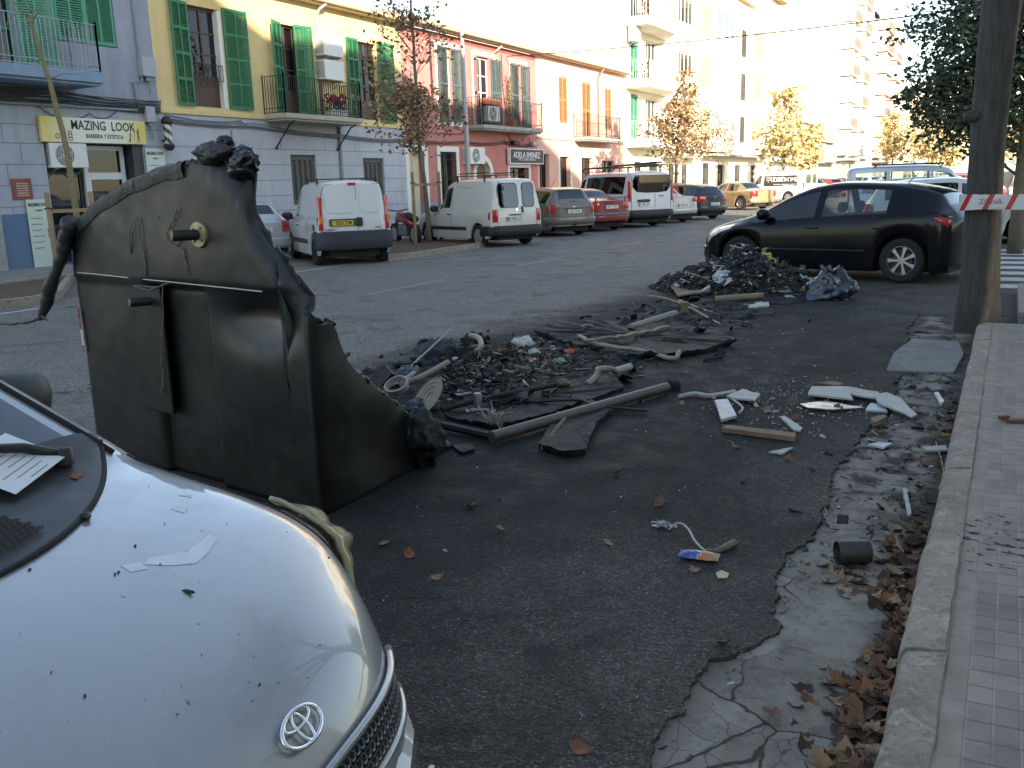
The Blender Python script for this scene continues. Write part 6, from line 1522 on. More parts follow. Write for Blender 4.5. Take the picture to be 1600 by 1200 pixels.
def container():
    t = thing("waste_container", "large black burnt waste container with one side melted down to the ground", "waste container", B0)
    t.rotation_euler = (0, 0, atan2(BD.y, BD.x))     # local +X to the left along the end wall, local +Y = towards the viewer or away
    inv = Matrix.Translation(B0) @ Matrix.Rotation(atan2(BD.y, BD.x), 4, 'Z'); inv = inv.inverted()
    nl = (inv.to_3x3() @ BN); el = (inv.to_3x3() @ BE)
    top = [on_end(*q) for q in ((505,505),(497,493),(478,482),(458,448),(434,410),(414,380),(394,352),(382,318),(371,284),(372,262),(348,251),(300,256),(250,268),(205,288),(160,316),(135,340),(121,352))]
    top = sorted(top); b2n = Vector((BE.y, -BE.x, 0))
    b2 = []
    for q in ((512,500),(526,520),(535,548),(560,578),(590,603),(620,628),(655,655),(690,672),(702,712)):
        w_ = on_plane(*q, B0, b2n); b2.append(((w_-B0).dot(BE), max(.05, w_.z)))
    b2 = sorted(b2); b2 = [(max(0.02, a), b) for a, b in b2]; bmax = b2[-1][0]
    W = BW; aL = max(W, top[-1][0]); Z = CAM_H
    NS1, NS2, NS3, NV = 110, 60, 24, 64
    cols = []
    for i in range(NS3): cols.append(('L', 1.0-i/NS3))
    for i in range(NS1+1): cols.append(('E', W*(1-i/NS1)))
    for i in range(1, NS2+1): cols.append(('F', bmax*i/NS2))
    seam_z = (on_end(125,425)[1]+on_end(415,455)[1])/2
    rec = (on_end(330,560)[0], on_end(246,560)[0])
    vs = []; fs = []
    foldl = sorted((lambda q: (q[1], q[0]))(on_end(*q)) for q in ((530,575),(470,485),(425,402),(385,330),(362,295),(348,256)))
    sm = lambda e0, e1, x: (lambda t: t*t*(3-2*t))(max(0, min(1, (x-e0)/(e1-e0))))
    for k, (seg, s) in enumerate(cols):
        if seg == 'E': zt = interp(top, s); base = Vector((s, 0, 0)); nn = nl
        elif seg == 'F': zt = interp(b2, s); base = el*s; nn = (inv.to_3x3() @ b2n)
        else: zt = 1.42-.25*s; base = Vector((W, 0, 0))+el*1.1*s; nn = Vector((1,0,0))
        rag = .022*noise.noise((s*19, 3.1, 0))+.02*noise.noise((s*6, 7, 0))+.012*noise.noise((s*47, 1, 0))
        if seg == 'E' and s > .75*W*.5: rag *= .35
        zt = max(.03, zt+rag)
        if seg == 'F' and s > bmax*.6: zt *= 1
        for j in range(NV+1):
            v = j/NV; hb = NV*5//8; sp = seam_z if zt > seam_z*1.12 else zt*.625; z = sp*j/hb if j <= hb else sp+(zt-sp)*(j-hb)/(NV-hb); o = 0.0
            if seg == 'E':
                if z < seam_z:
                    o -= .045*sm(0, .03, seam_z-z)*sm(rec[0]-.03, rec[0]+.02, s)*(1-sm(rec[1]-.02, rec[1]+.03, s))
                    o -= .010*sm(0, .03, seam_z-z)
                    d = ((s-.38)/.30)**2+((z-.97)/.13)**2; o -= .085*math.exp(-d*1.3)
                fold = sm(.10, .0, (zt-z))*sm(.95, .55, s); o -= .015*fold
                edge = max(0, .16-(zt-z))/.16*sm(.85, .5, s); o -= .03*edge**1.5
                fl = interp(foldl, z); o -= .06*sm(0, .16, fl-s)*sm(seam_z-.35, seam_z, z)
                o *= sm(0, .05, s)
            elif seg == 'F':
                o += .02*sm(.5, 1.0, s/bmax)*(1-v) - .05*v*v*sm(.0, .3, s/bmax)
                o += .04*noise.noise((s*2.0, z*2.2, 5))
                o *= sm(0, .06, s)
            else: o -= .05*sin(v*pi)
            o += .010*noise.noise((base.x*2.2, base.y*2.2, z*2.2))+.0015*noise.noise((base.x*9, base.y*9, z*9))
            p = base+nn*o; p.z = z+.0; vs.append(p)
    n = NV+1
    for k in range(len(cols)-1):
        for j in range(NV): fs.append((k*n+j, (k+1)*n+j, (k+1)*n+j+1, k*n+j+1))
    mb = MB(); mb.add(vs, fs); body = mb.build("shell", BURNT, t, smooth=True)
    sd = body.modifiers.new("thickness", 'SOLIDIFY'); sd.thickness = .022; sd.offset = -1 if (nl.y < 0) == ((Vector(vs[n])-Vector(vs[0])).cross(Vector((0,0,1))).dot(nl) > 0) else 1
    edge = [Vector(vs[k*n+NV]) for k in range(len(cols))]
    # thick curled edge of melted plastic along the collapsed side
    i0 = NS3+int(NS1*.52); ring = edge[i0:]; mbr = MB(); rr = rng(3)
    pts = [p+Vector((rr.uniform(-.012,.012), rr.uniform(-.015,.015), rr.uniform(-.014,.012)-.004)) for p in ring]
    mbr.tube(pts, [.013+.014*abs(noise.noise((i*.31, 0, 0)))+(.022*max(0, noise.noise((i*.9, 3, 0)))) for i in range(len(pts))], 8); mbr.build("melted_edge", CHAR, t, smooth=True)
    # lid rim: a crumpled band over the left half of the top edge
    lid = MB(); i1 = NS3; i2 = NS3+int(NS1*.60); vs2 = []; fs2 = []; cnt = 0
    for k in range(i1, i2):
        p = edge[k]; u = (k-i1)/(i2-i1); fray = noise.noise((k*.45, 1, 0)); f2 = noise.noise((k*1.3, 4, 0))
        thick = .075+.02*fray; sag = -.035*sin(pi*u)*0
        for q, (o, dz) in enumerate(((.0, -.062-.006*f2), (.028, -.060), (.036+.010*f2, -.02), (.034, .012+.010*fray), (.012, .022+.010*f2), (-.06, .026), (-.25, .01))):
            vs2.append(p+nl*o+Vector((0, 0, dz*1.0+sag)))
    m_ = 7; K = i2-i1
    for k in range(K-1):
        for q in range(m_-1): fs2.append((k*m_+q, (k+1)*m_+q, (k+1)*m_+q+1, k*m_+q+1))
    lid.add(vs2, fs2); lo = lid.build("lid_rim", MELT, t, smooth=55)
    # melted strip hanging from the left end of the lid and trailing off
    hp = [on_end(*q) for q in ((124,345),(116,372),(112,400),(103,425),(95,450),(90,478),(84,494),(66,500),(40,503),(15,500),(-8,492))]
    hang = MB(); P_ = [Vector((a, 0, b))+nl*(.05+.02*i*.3) for i, (a, b) in enumerate(hp)]
    dens = []
    for i in range(len(P_)-1):
        for k in range(5): dens.append(P_[i].lerp(P_[i+1], k/5))
    rad = [interp([(0,.05),(8,.045),(14,.032),(20,.045),(27,.03),(32,.012),(40,.012),(50,.004)], i)*(1+.35*noise.noise((i*.5,0,0))) for i in range(len(dens))]
    dens = [p+Vector((.012*noise.noise((i*.4,1,0)), .012*noise.noise((i*.4,2,0)), .01*noise.noise((i*.6,3,0)))) for i, p in enumerate(dens)]
    hang.tube(dens, rad, 9); tw = dens[29]; hang.tube([tw, tw+Vector((-.05,0,-.0))+nl*.02, tw+Vector((-.10,0,-.02))+nl*.02], [.012,.01,.004], 5); hang.build("melted_strip", MELT, t, smooth=True)
    # lumps on the peak
    a, b = on_end(345, 250); pk = Vector((a, 0, b))
    for (dx, dz, dn, r_, sq, mt, sdv) in ((.05, .035, .0, .10, .55, MELT, 1), (-.005, .085, -.03, .045, .8, CHAR, 2), (-.10, -.02, -.05, .085, .95, basic("shiny_bin_bag", (.008,.009,.013), .22, var=.4, scale=8, bump=1.0, bscale=11), 3)):
        l = bmesh.new(); bmesh.ops.create_icosphere(l, subdivisions=4, radius=1)
        for q in l.verts:
            d = q.co.copy(); k = 1+.28*noise.noise(d*1.7+Vector((sdv*7,0,0)))+.16*noise.noise(d*4+Vector((0,sdv*5,0)))+.05*noise.noise(d*11)
            q.co = Vector((d.x*r_*1.2*k, d.y*r_*.8*k, d.z*r_*sq*k))+pk+Vector((dx,0,dz))+nl*dn
        me = bpy.data.meshes.new("melted_lump"); l.to_mesh(me); l.free(); me.materials.append(mt); me.polygons.foreach_set("use_smooth", [True]*len(me.polygons)); o = bpy.data.objects.new("melted_lump", me); COL.objects.link(o); o.parent = t
    # lifting pins, seam rod, bolts, wires, reflective sticker
    rotn = nl.to_track_quat('Z', 'Y').to_matrix().to_4x4()
    tilt = Matrix.Rotation(radians(-22), 4, 'Z')
    for (px, py, R_, rl, ln, fl) in ((318,366,.070,.028,.14,True), (238,470,.0,.024,.10,False)):
        a, b = on_end(px, py); c = Vector((a, 0, b))+nl*.02
        m = Matrix.Translation(c) @ rotn
        if fl: q = MB(); q.lathe([(0,.018),(R_*.93,.018),(R_,.010),(R_,-.02)], m, 28); fo = q.build("flange", BRASS, t, smooth=40); q = MB(); [q.lathe([(0,.026),(.008,.025),(.009,.017)], m @ Matrix.Translation((.045*cos(k),.045*sin(k),0)), 8) for k in (.9,2.5,4.0,5.6)]; q.build("bolt", STEEL, fo)
        ax = (nl*.92+Vector((.38,0,0))).normalized(); m2 = Matrix.Translation(c) @ ax.to_track_quat('Z','Y').to_matrix().to_4x4()
        q = MB(); q.lathe([(rl,-.02),(rl,ln)], m2, 20); po = q.build("lifting_pin", basic("sooted_pin", (.03,.028,.024), .5, .3, var=.4), t, smooth=40)
        q = MB(); q.lathe([(rl,ln),(rl*.97,ln+.006),(0,ln+.008)], m2, 20); q.build("pin_end", BRASS if fl else STEEL, po, smooth=40)
    sr = MB(); a, b = on_end(127, 425); c, d = on_end(416, 455); K = 40
    sr.tube([Vector((a+(c-a)*i/K, 0, b+(d-b)*i/K))+nl*(.022+.004*noise.noise((i*.3,0,0))) for i in range(K+1)], .0045, 6); sr.build("seam_rod", basic("bare_metal_rod", (.30,.27,.20), .4, .6, var=.4), t)
    bo = MB()
    for px, py in ((296,283),(321,286),(319,335),(253,341),(321,398),(205,395),(150,356)):
        a, b = on_end(px, py); m = Matrix.Translation(Vector((a,0,b))+nl*.012) @ rotn; bo.lathe([(0,.006),(.010,.006),(.013,0)], m, 10)
    bo.build("rivet", CHAR, t)
    wr = MB(); rr = rng(6)
    for path in (((222,338),(228,372),(234,400),(236,440)), ((214,345),(210,372),(212,402)), ((284,325),(279,342),(268,362),(270,378),(284,384),(290,372)), ((262,442),(262,500),(260,560),(262,600),(258,618)), ((293,385),(298,408),(302,432)), ((218,446),(240,452),(258,446),(275,440))):
        pts = []
        for i in range(len(path)-1):
            for k in range(5):
                x = path[i][0]+(path[i+1][0]-path[i][0])*k/5; y = path[i][1]+(path[i+1][1]-path[i][1])*k/5; a, b = on_end(x, y); pts.append(Vector((a+rr.uniform(-.004,.004),0,b))+nl*(.026+rr.uniform(0,.01)))
        wr.tube(pts, .0035, 4)
    wr.build("hanging_wire", basic("pale_scorched_wire", (.13,.115,.10), .6, var=.5), t)
    st = MB(); a1 = [on_end(127,495), on_end(131,515), on_end(135,532)]
    W0 = W
    for k, col in enumerate(("red_sticker", "white_sticker", "red_sticker2")):
        z0 = interp([(0,1.05)],0)
    for k, (z0, z1, mt) in enumerate(((.80,.93,REDL),(.70,.80,basic("reflective_white",(.55,.52,.48),.4)),(.66,.70,REDL))):
        q = MB(); q.add([Vector((W+.012,0,z0))+nl*.02, Vector((W-.02,0,z0))+nl*.026, Vector((W-.02,0,z1))+nl*.026, Vector((W+.012,0,z1))+nl*.02], [(0,1,2,3)]); q.build("reflective_sticker", mt, t)
    # vertical stiffening plate beside the pin
    a0, a1 = on_end(266,560)[0], on_end(225,560)[0]; z0, z1 = on_end(240,640)[1], seam_z-.03
    q = MB(); q.xbox(Matrix.Translation(Vector(((a0+a1)/2,0,(z0+z1)/2))+nl*.008), a1-a0, .022, z1-z0); q.build("stiffener", BURNT, t, bevel=.008)
    # drooping lump at the melted foot
    l = bmesh.new(); bmesh.ops.create_icosphere(l, subdivisions=4, radius=1); c = inv @ at(662, 728); 
    for q in l.verts:
        d = q.co.copy(); k = 1+.35*noise.noise(d*1.6+Vector((2,9,0)))+.22*noise.noise(d*4.2)+.06*noise.noise(d*12); sl = 1.0 if d.z > -.2 else (.55 if noise.noise((d.x*3, d.y*3, 0)) > -.1 else .15)
        q.co = Vector((d.x*.14*k*(sl*.5+.5), d.y*.11*k*(sl*.5+.5), d.z*.17*k+.155))+Vector((c.x, c.y, 0))
    me = bpy.data.meshes.new("melted_foot"); l.to_mesh(me); l.free(); me.materials.append(CHAR); me.polygons.foreach_set("use_smooth", [True]*len(me.polygons)); o = bpy.data.objects.new("melted_foot", me); COL.objects.link(o); o.parent = t
container()
# ------------------------------------------------------------------ silver car in the foreground
def silver_car():
    t = thing("hatchback_car", "silver hatchback in the foreground with a melted headlamp and soot flecks on its bonnet", "car", (YX, YY, 0), radians(YH))
    h = 1.82
    st = [(h,.30,.42,.485,.66,.55,.012),(1.805,.26,.46,.525,.70,.57,.016),(1.775,.24,.53,.61,.735,.58,.025),(1.735,.23,.575,.675,.755,.59,.035),(1.65,.21,.63,.745,.78,.60,.045),(1.50,.20,.70,.82,.80,.63,.055),(1.25,.19,.765,.895,.82,.67,.065),(1.02,.185,.81,.94,.828,.69,.062),
          (.90,.18,.835,.96,.83,.70,.055),(.78,.18,.85,1.03,.83,.68,.05),(.42,.18,.90,1.25,.83,.61,.05),(.04,.18,.93,1.43,.83,.56,.05),(-.45,.18,.95,1.50,.83,.56,.05),(-1.05,.18,.96,1.47,.825,.55,.05),(-1.55,.2,.97,1.36,.815,.52,.05),
          (-1.70,.24,.95,1.10,.79,.58,.04),(-1.78,.3,.90,.98,.77,.62,.03),(-h,.4,.80,.88,.74,.62,.02)]
    s = Car(st, 1.14, -1.23,   .285, .75, .14, .175, bulge=1, fine=True)
    m, n, p = newmat("silver_paint"); v = _coord(n); a = _noise(n, v, 2.5, 4); f = _noise(n, v, 900, 2, .5); dts = _noise(n, v, 42, 3, .5); dirt = _noise(n, v, 5, 6, .7)
    c = _ramp(n, f, [(.35, (.275,.28,.285)), (.65, (.375,.38,.385))]); c = _mix(n, _maprange(n, dirt, .50, .70, 0, .4), c, (.24,.23,.21)); c = _mix(n, _maprange(n, dts, .735, .76), c, (.10,.10,.10))
    n.links.new(c, p.inputs['Base Color']); p.inputs['Metallic'].default_value = .45; n.links.new(_maprange(n, dirt, .3, .7, .30, .42), p.inputs['Roughness'])
    p.inputs['Coat Weight'].default_value = .9; p.inputs['Coat Roughness'].default_value = .04; P = m
    s.body(t, P, GLASSC, [(-.05,.86),(-1.0,-.14)], (.10,.82), (-1.69,-1.58)); s.wheels(t, 'cover', ALLOY); s.seats(t, .05, -.8, .5, 1.12)
    s.gaps(t, [[(.84,.27),(.86,.5),(.80,.86)], [(-.12,.22),(-.12,.92)]], None, .004)
    q = MB(); pts = [(x, s.ring(x)[8][0]*.985, ) for x in (0,)]
    for sd in (1,-1):   # bonnet shut line along the wing
        q = MB(); q.tube([s.P(x, sd*(s.ring(x)[8][0]*.97), s.top_z(x, s.ring(x)[8][0]*.97)+.0005) for x in [.86+.04*k for k in range(20)]], .0035, 4); q.build("panel_gap", UNDER, t)
    # black cowl with its vent mesh, and wiper
    EDGE = lambda y: 1.13-.26*(abs(y)/.58)**2
    cw = MB(); vs = []; fs = []; K = 24
    for k in range(K+1):
        y = -.64+1.28*k/K
        xe = EDGE(y)
        for j in range(6): x = .79+(xe-.79)*j/5; vs.append((x, y, s.top_z(x, y)+(.010 if j < 5 else .004)))
    for k in range(K):
        for j in range(5): fs.append((k*6+j, k*6+j+1, k*6+7+j, k*6+6+j))
    cw.add(vs, fs); co = cw.build("cowl", BLACKP, t, smooth=True)
    hx = MB()
    for r_ in range(9):
        for k in range(22):
            y = .16-.0085*(r_%2)-k*.017; x = EDGE(y)-.045-.0148*r_
            m4 = Matrix.Translation((x, y, s.top_z(x, y)+.013)); hx.lathe([(.0068,0),(.0078,.003),(.0085,0)], m4, 6)
    hx.build("vent_mesh", DGREY, co)
    wp = MB(); w0 = Vector((.86,.46,s.top_z(.86,.46)+.03)); w1 = Vector((.66,-.08,s.top_z(.66,.08)+.035)); wp.tube([w0, w0.lerp(w1,.15)+Vector((0,0,.02)), w0.lerp(w1,.6)+Vector((0,0,.012)), w1], [.016,.012,.009,.007], 6); wp.tube([w1+Vector((.03,.2,.045)), w1+Vector((-.05,-.35,.0))], .008, 5); wp.lathe([(0,.02),(.022,.018),(.025,-.02)], Matrix.Translation(w0), 12); wp.build("wiper", BLACKP, t, smooth=True)
    sl = MB()
    for sd in (1,-1):
        sl.tube([s.P(x, sd*(s.ring(x)[8][0]*.90), s.top_z(x, s.ring(x)[8][0]*.90)+.004) for x in [.86-.05*k for k in range(17)]], .009, 5)
    sl.tube([s.P(EDGE(y), y, s.top_z(EDGE(y), y)+.003) for y in [-.64+.04*k for k in range(33)]], .007, 5); sl.build("windscreen_seal", RUBBER, t, smooth=True)
    s.mirrors(t, .30, .97, DGREY, .95)
    # headlamps: the far one has melted
    LR = [(1.74,.52),(1.62,.57),(1.45,.63),(1.25,.69)]; UR = [(1.71,.62),(1.60,.70),(1.45,.755),(1.22,.80)]
    s.side_patch(t, "headlamp", LR, UR, WHITEL, .010, (-1,), 16, 5); s.side_patch(t, "headlamp_frame", LR, UR, basic("pale_lamp_body", (.50,.50,.48), .4, var=.25), .004, (1,), 16, 5)
    YEL = None
    m, n, p = newmat("melted_lens"); v = _coord(n); a = _noise(n, v, 9, 5); n.links.new(_ramp(n, a, [(.3, (.42,.34,.16)), (.7, (.55,.48,.30))]), p.inputs['Base Color']); p.inputs['Roughness'].default_value = .22; p.inputs['Transmission Weight'].default_value = .25; p.inputs['Coat Weight'].default_value = .5; YEL = m
    ml = MB(); vs = []; fs = []; K = 46
    for k in range(K+1):
        u = k/K; x = 1.24+.52*u; zz = s.F[1](x)+.66*(s.F[2](x)-s.F[5](x)-s.F[1](x)); y = s.y_at(x, zz); wob = noise.noise((u*5, 1, 0)); wob2 = .5*noise.noise((u*8, 5, 0))
        drop = (.065+.05*wob)*(1-.35*u)
        for j in range(8):
            v_ = j/7; z = zz+.020-v_*(.055+drop); yy = s.y_at(x, min(z, zz)) if z < zz else y
            o =   .014+.034*sin(v_*pi)*(1+.8*wob)+.010*wob2
            vs.append((s.plan(x, yy)+o*.5, yy+o, z+.006*wob2))
    for k in range(K):
        for j in range(7): fs.append((k*8+j, (k+1)*8+j, (k+1)*8+j+1, k*8+j+1))
    ml.add(vs, fs); mo = ml.build("melted_headlamp", YEL, t, smooth=True); md = mo.modifiers.new("thickness", 'SOLIDIFY'); md.thickness = .012
    # grille strip of hexagonal cells across the nose
    def nose(y, z, off=0.0):   # point of the sloping nose at a height
        lo, hi = 1.2, s.x1
        for _ in range(30):
            md_ = (lo+hi)/2
            if s.top_z(md_, y) > z: lo = md_
            else: hi = md_
        return Vector((s.plan(lo, y)+off*.85, y, z+off*.5))
    def gp(y, v): return nose(y,   .525+.058*v+.022*(1-(y/.42)**2), .006)   # v 0..1 up the strip
    gb = MB(); vs = []; fs = []; K = 30
    for k in range(K+1):
        y = -.44+.88*k/K
        for v_ in (-.15,.2,.5,.8,1.15): q = gp(y, v_); vs.append((q.x-.004, q.y, q.z-.002))
    for k in range(K):
        for j in range(4): fs.append((k*5+j, (k+1)*5+j, (k+1)*5+j+1, k*5+j+1))
    gb.add(vs, fs); gb2 = gb.build("grille", UNDER, t)
    hx = MB()
    for r_ in range(3):
        for k in range(44):
            y = -.43+.0198*k+(.0099 if r_ % 2 else 0); v_ = .10+.40*r_
            if abs(y) > .43: continue
            c = gp(y, v_); ey = (gp(y+.01, v_)-gp(y-.01, v_)).normalized(); ez = (gp(y, v_+.1)-gp(y, v_-.1)).normalized(); nx = ey.cross(ez)
            m4 = frame_m(c, ey, ez, nx if nx.x > 0 else -nx); hx.lathe([(.0078,-.008),(.0082,.003),(.0108,.004),(.0115,-.002)], m4, 6)
    hx.build("honeycomb", basic("grille_grey", (.16,.165,.17), .35, .5, var=.2), gb2, smooth=False)
    fr = MB(); fr.tube([gp(-.45+.9*k/30, 1.2)+Vector((.004,0,.004)) for k in range(31)], .009, 6); fr.tube([gp(-.45+.9*k/30, -.2)+Vector((.004,0,-.004)) for k in range(31)], .009, 6); fr.build("grille_frame", P, gb2, smooth=True)
    # emblem: three ovals
    e0 = nose(0, .655); e1 = nose(0, .715); up = (e1-e0).normalized(); nm = Vector((up.z, 0, -up.x)); M4 = frame_m((e0+e1)/2, (0,1,0), up, nm)
    em = MB()
    def oval(cx, cy, rx, ry, r_): em.tube([M4 @ Vector((cx+rx*cos(a*pi/16), cy+ry*sin(a*pi/16), .012)) for a in range(33)], r_, 6, cap=False)
    oval(0, 0, .056, .030, .0046); oval(0, -.001, .015, .028, .0036); oval(0, .015, .038, .0135, .0036); em.build("emblem", CHROME, t, smooth=True)
    # bumper skin, plate
    s.bumper(t, True, .22, .50, P, .02, .55); lw = s.patch(True, -.34, .34, .24, .33, .045, 8, 2); lw.build("lower_grille", BLACKP, t)
    s.plate(t, "2734 BVH", .41, .0, front=True, off=.04)
    # papers behind the glass, flakes on the paint
    pp = MB(); pp.xbox(Matrix.Translation((.835, .33, s.top_z(.835,.33)+.030)) @ Matrix.Rotation(radians(25), 4, 'Y') @ Matrix.Rotation(.25, 4, 'Z'), .15, .21, .0012)
    wm = Matrix.Translation((YX,YY,0)) @ Matrix.Rotation(radians(YH),4,'Z')
    po = pp.build("paper_notice", basic("white_paper", (.72,.73,.74), .8, var=.04), None); po.matrix_world = wm; tag(po, "white paper notice tucked under the wiper of the silver car", "notice")
    q = MB(); M5 = Matrix.Translation((.835, .33, s.top_z(.835,.33)+.0315)) @ Matrix.Rotation(radians(25), 4, 'Y') @ Matrix.Rotation(.25, 4, 'Z')
    for k in range(9): q.xbox(M5 @ Matrix.Translation((-.08+.018*k, -.01+.01*(k%3), 0)), .0014, .13-.03*(k%3), .0006)
    qo = q.build("printed_line", basic("grey_ink", (0,0,0)), po)
    def on_hood(name, x, y, lb, cat, size, mat, seed):
        l = bmesh.new(); bmesh.ops.create_icosphere(l, subdivisions=2, radius=1); rr = rng(seed)
        for q in l.verts: k = 1+.4*noise.noise(q.co*1.5+Vector((seed,0,0))); q.co = Vector((q.co.x*size[0]*k, q.co.y*size[1]*k, q.co.z*size[2]*k+size[2]*.7))
        me = bpy.data.meshes.new(name); l.to_mesh(me); l.free(); me.materials.append(mat); o = bpy.data.objects.new(name, me); COL.objects.link(o)
        o.location = wm @ Vector((x, y, s.top_z(x, y))); o.rotation_euler = (0, .1, seed*1.3); tag(o, lb, cat); return o
    on_hood("burnt_fragment", 1.08, .27, "largest black burnt fragment lying on the silver bonnet", "fragment", (.022,.012,.009), CHAR, 2)
    on_hood("burnt_fragment", 1.42, -.02+.16, "small curled black fragment near the front edge of the silver bonnet", "fragment", (.013,.004,.004), CHAR, 5)
    on_hood("dry_leaf", .90, .44, "orange brown leaf scrap caught by the wiper of the silver car", "leaf", (.035,.02,.006), basic("dead_leaf_orange", (.25,.10,.05), .8, var=.4), 7)
    fl = MB(); rr = rng(12)
    for k in range(40):
        x = rr.uniform(1.0, 1.68); y = rr.uniform(-.6, .6); r_ = rr.choice((.0010,.0013,.0016,.0026)); fl.xbox(Matrix.Translation((x, y, s.top_z(x, y)+.002)) @ Matrix.Rotation(rr.uniform(0,3),4,'Z'), r_*2.2, r_*1.3, r_)
    fo = fl.build("soot_flecks", CHAR, None); fo.matrix_world = wm; tag(fo, "tiny black soot flecks scattered over the silver bonnet", "soot", kind="stuff")
    sc_ = MB(); blobs = [[(1.30,.17),(1.34,.20),(1.37,.24),(1.36,.30),(1.34,.36),(1.315,.37),(1.33,.31),(1.325,.25),(1.29,.20)], [(1.27,.14),(1.30,.13),(1.315,.16),(1.29,.175)], [(1.18,.42),(1.215,.42),(1.205,.45),(1.175,.445)], [(1.14,.50),(1.17,.51),(1.16,.53)]]
    sc_m = basic("blistered_paint", (.62,.63,.64), .5, var=.15, scale=20)
    for bl in blobs:
        cx = sum(q[0] for q in bl)/len(bl); cy = sum(q[1] for q in bl)/len(bl); vs = [(cx, cy, s.top_z(cx, cy)+.002)]+[(x, y, s.top_z(x, y)+.0008) for x, y in bl]; sc_.add(vs, [(0, i+1, (i+1)%len(bl)+1) for i in range(len(bl))]); sc_.build("paint_blister", sc_m, t, smooth=True); sc_ = MB()
YX, YY, YH = -2.705, .70, 12.0
silver_car()
# ------------------------------------------------------------------ burnt rubbish on the road
def lump(name, loc, size, mat, seed, rough=.3, sub=3, rz=0.0, flat=True):
    l = bmesh.new(); bmesh.ops.create_icosphere(l, subdivisions=sub, radius=1)
    for q in l.verts:
        d = q.co.copy(); k = 1+rough*noise.noise(d*1.6+Vector((seed*3.7,0,0)))+rough*.6*noise.noise(d*3.9+Vector((0,seed*2.1,0)))+rough*.3*noise.noise(d*9)
        q.co = Vector((d.x*size[0]*k, d.y*size[1]*k, max(-.35, d.z)*size[2]*k if flat else d.z*size[2]*k))
    me = bpy.data.meshes.new(name); l.to_mesh(me); l.free(); me.materials.append(mat); me.polygons.foreach_set("use_smooth", [True]*len(me.polygons))
    o = bpy.data.objects.new(name, me); COL.objects.link(o); o.location = loc; o.rotation_euler = (0,0,rz); return o
def sheet(name, px, z0, th, mat, label, cat, group=None, crumple=.01, tilt=0.0, seed=1, n=14):
    """flat ragged piece lying on the ground, outline given where it lies"""
    P = [at(*q, z0) for q in px]; c = sum(P, Vector())/len(P); 
    out = []
    for i in range(len(P)):
        a, b = P[i], P[(i+1)%len(P)]; k = max(2, int((b-a).length/.04))
        for t in range(k): p = a.lerp(b, t/k); out.append(p+Vector((.006*noise.noise((p.x*20,p.y*20,seed)), .006*noise.noise((p.x*20,p.y*20,seed+9)), 0)))
    vs = []; fs = []; R_ = 5; m = len(out)
    for lay in (th, 0):
        for r_ in range(R_):
            f = 1-r_/R_
            for p in out:
                q = c+(p-c)*f; h = crumple*(noise.noise((q.x*7, q.y*7, seed))+.5*noise.noise((q.x*19, q.y*19, seed)))+tilt*(q.x-c.x)
                vs.append(Vector((q.x-c.x, q.y-c.y, max(.002, z0+abs(h)+.003)+lay)))
        vs.append(Vector((0,0,z0+.004+lay+abs(crumple)*.5)))
    N = m*R_+1
    for l_ in (0, 1):
        o_ = l_*N
        for r_ in range(R_-1):
            for i in range(m):
                q = (o_+r_*m+i, o_+r_*m+(i+1)%m, o_+(r_+1)*m+(i+1)%m, o_+(r_+1)*m+i); fs.append(q if l_ == 0 else q[::-1])
        for i in range(m):
            q = (o_+(R_-1)*m+i, o_+(R_-1)*m+(i+1)%m, o_+N-1); fs.append(q if l_ == 0 else q[::-1])
    for i in range(m): fs.append((N+i, N+(i+1)%m, (i+1)%m, i))
    mb = MB(); mb.add(vs, fs); o = mb.build(name, mat, None, smooth=50, loc=(c.x, c.y, 0)); tag(o, label, cat, group); return o
def rod(name, pts, r, mat, label, cat, n=10, group=None, wob=0.0, seed=1):
    P = [at(px, py, z) for px, py, z in pts]; c = P[0].copy(); c.z = 0; dens = []
    for i in range(len(P)-1):
        k = 6
        for t in range(k):
            u = t/k; p0 = P[max(i-1,0)]; p1 = P[i]; p2 = P[i+1]; p3 = P[min(i+2,len(P)-1)]
            q = .5*((2*p1)+(p2-p0)*u+(2*p0-5*p1+4*p2-p3)*u*u+(3*p1-p0-3*p2+p3)*u**3); dens.append(q+Vector((noise.noise((q.x*9,q.y*9,seed)), noise.noise((q.x*9,q.y*9,seed+5)), noise.noise((q.x*9,q.y*9,seed+8))))*wob)
    dens.append(P[-1]); mb = MB(); mb.tube([p-c for p in dens], r, n); o = mb.build(name, mat, None, smooth=40, loc=c); return tag(o, label, cat, group)
BEIGE = basic("scorched_beige_plastic", (.27,.235,.165), .6, var=.4, scale=9)
WOODB = basic("scorched_board", (.20,.135,.08), .8, var=.4, scale=6)
CHIP = basic("white_chipboard", (.42,.40,.36), .7, var=.22, scale=8)
PALE = basic("pale_scrap", (.36,.345,.32), .7, var=.3, scale=9)
GPOLE = basic("sooty_grey_pole", (.105,.10,.095), .5, .3, var=.45, scale=6)
BLKSHEET = basic("black_melted_sheet", (.008,.008,.0085), .68, var=.6, scale=6, bump=1.0, bscale=14, spec=.25)
LEAFM = [basic("dead_leaf_brown", (.13,.065,.03), .8, var=.5, scale=15), basic("dead_leaf_tan", (.26,.165,.085), .8, var=.4, scale=15), basic("dead_leaf_dark", (.05,.03,.02), .85, var=.4, scale=15), basic("dead_leaf_russet", (.20,.08,.035), .8, var=.4, scale=15)]
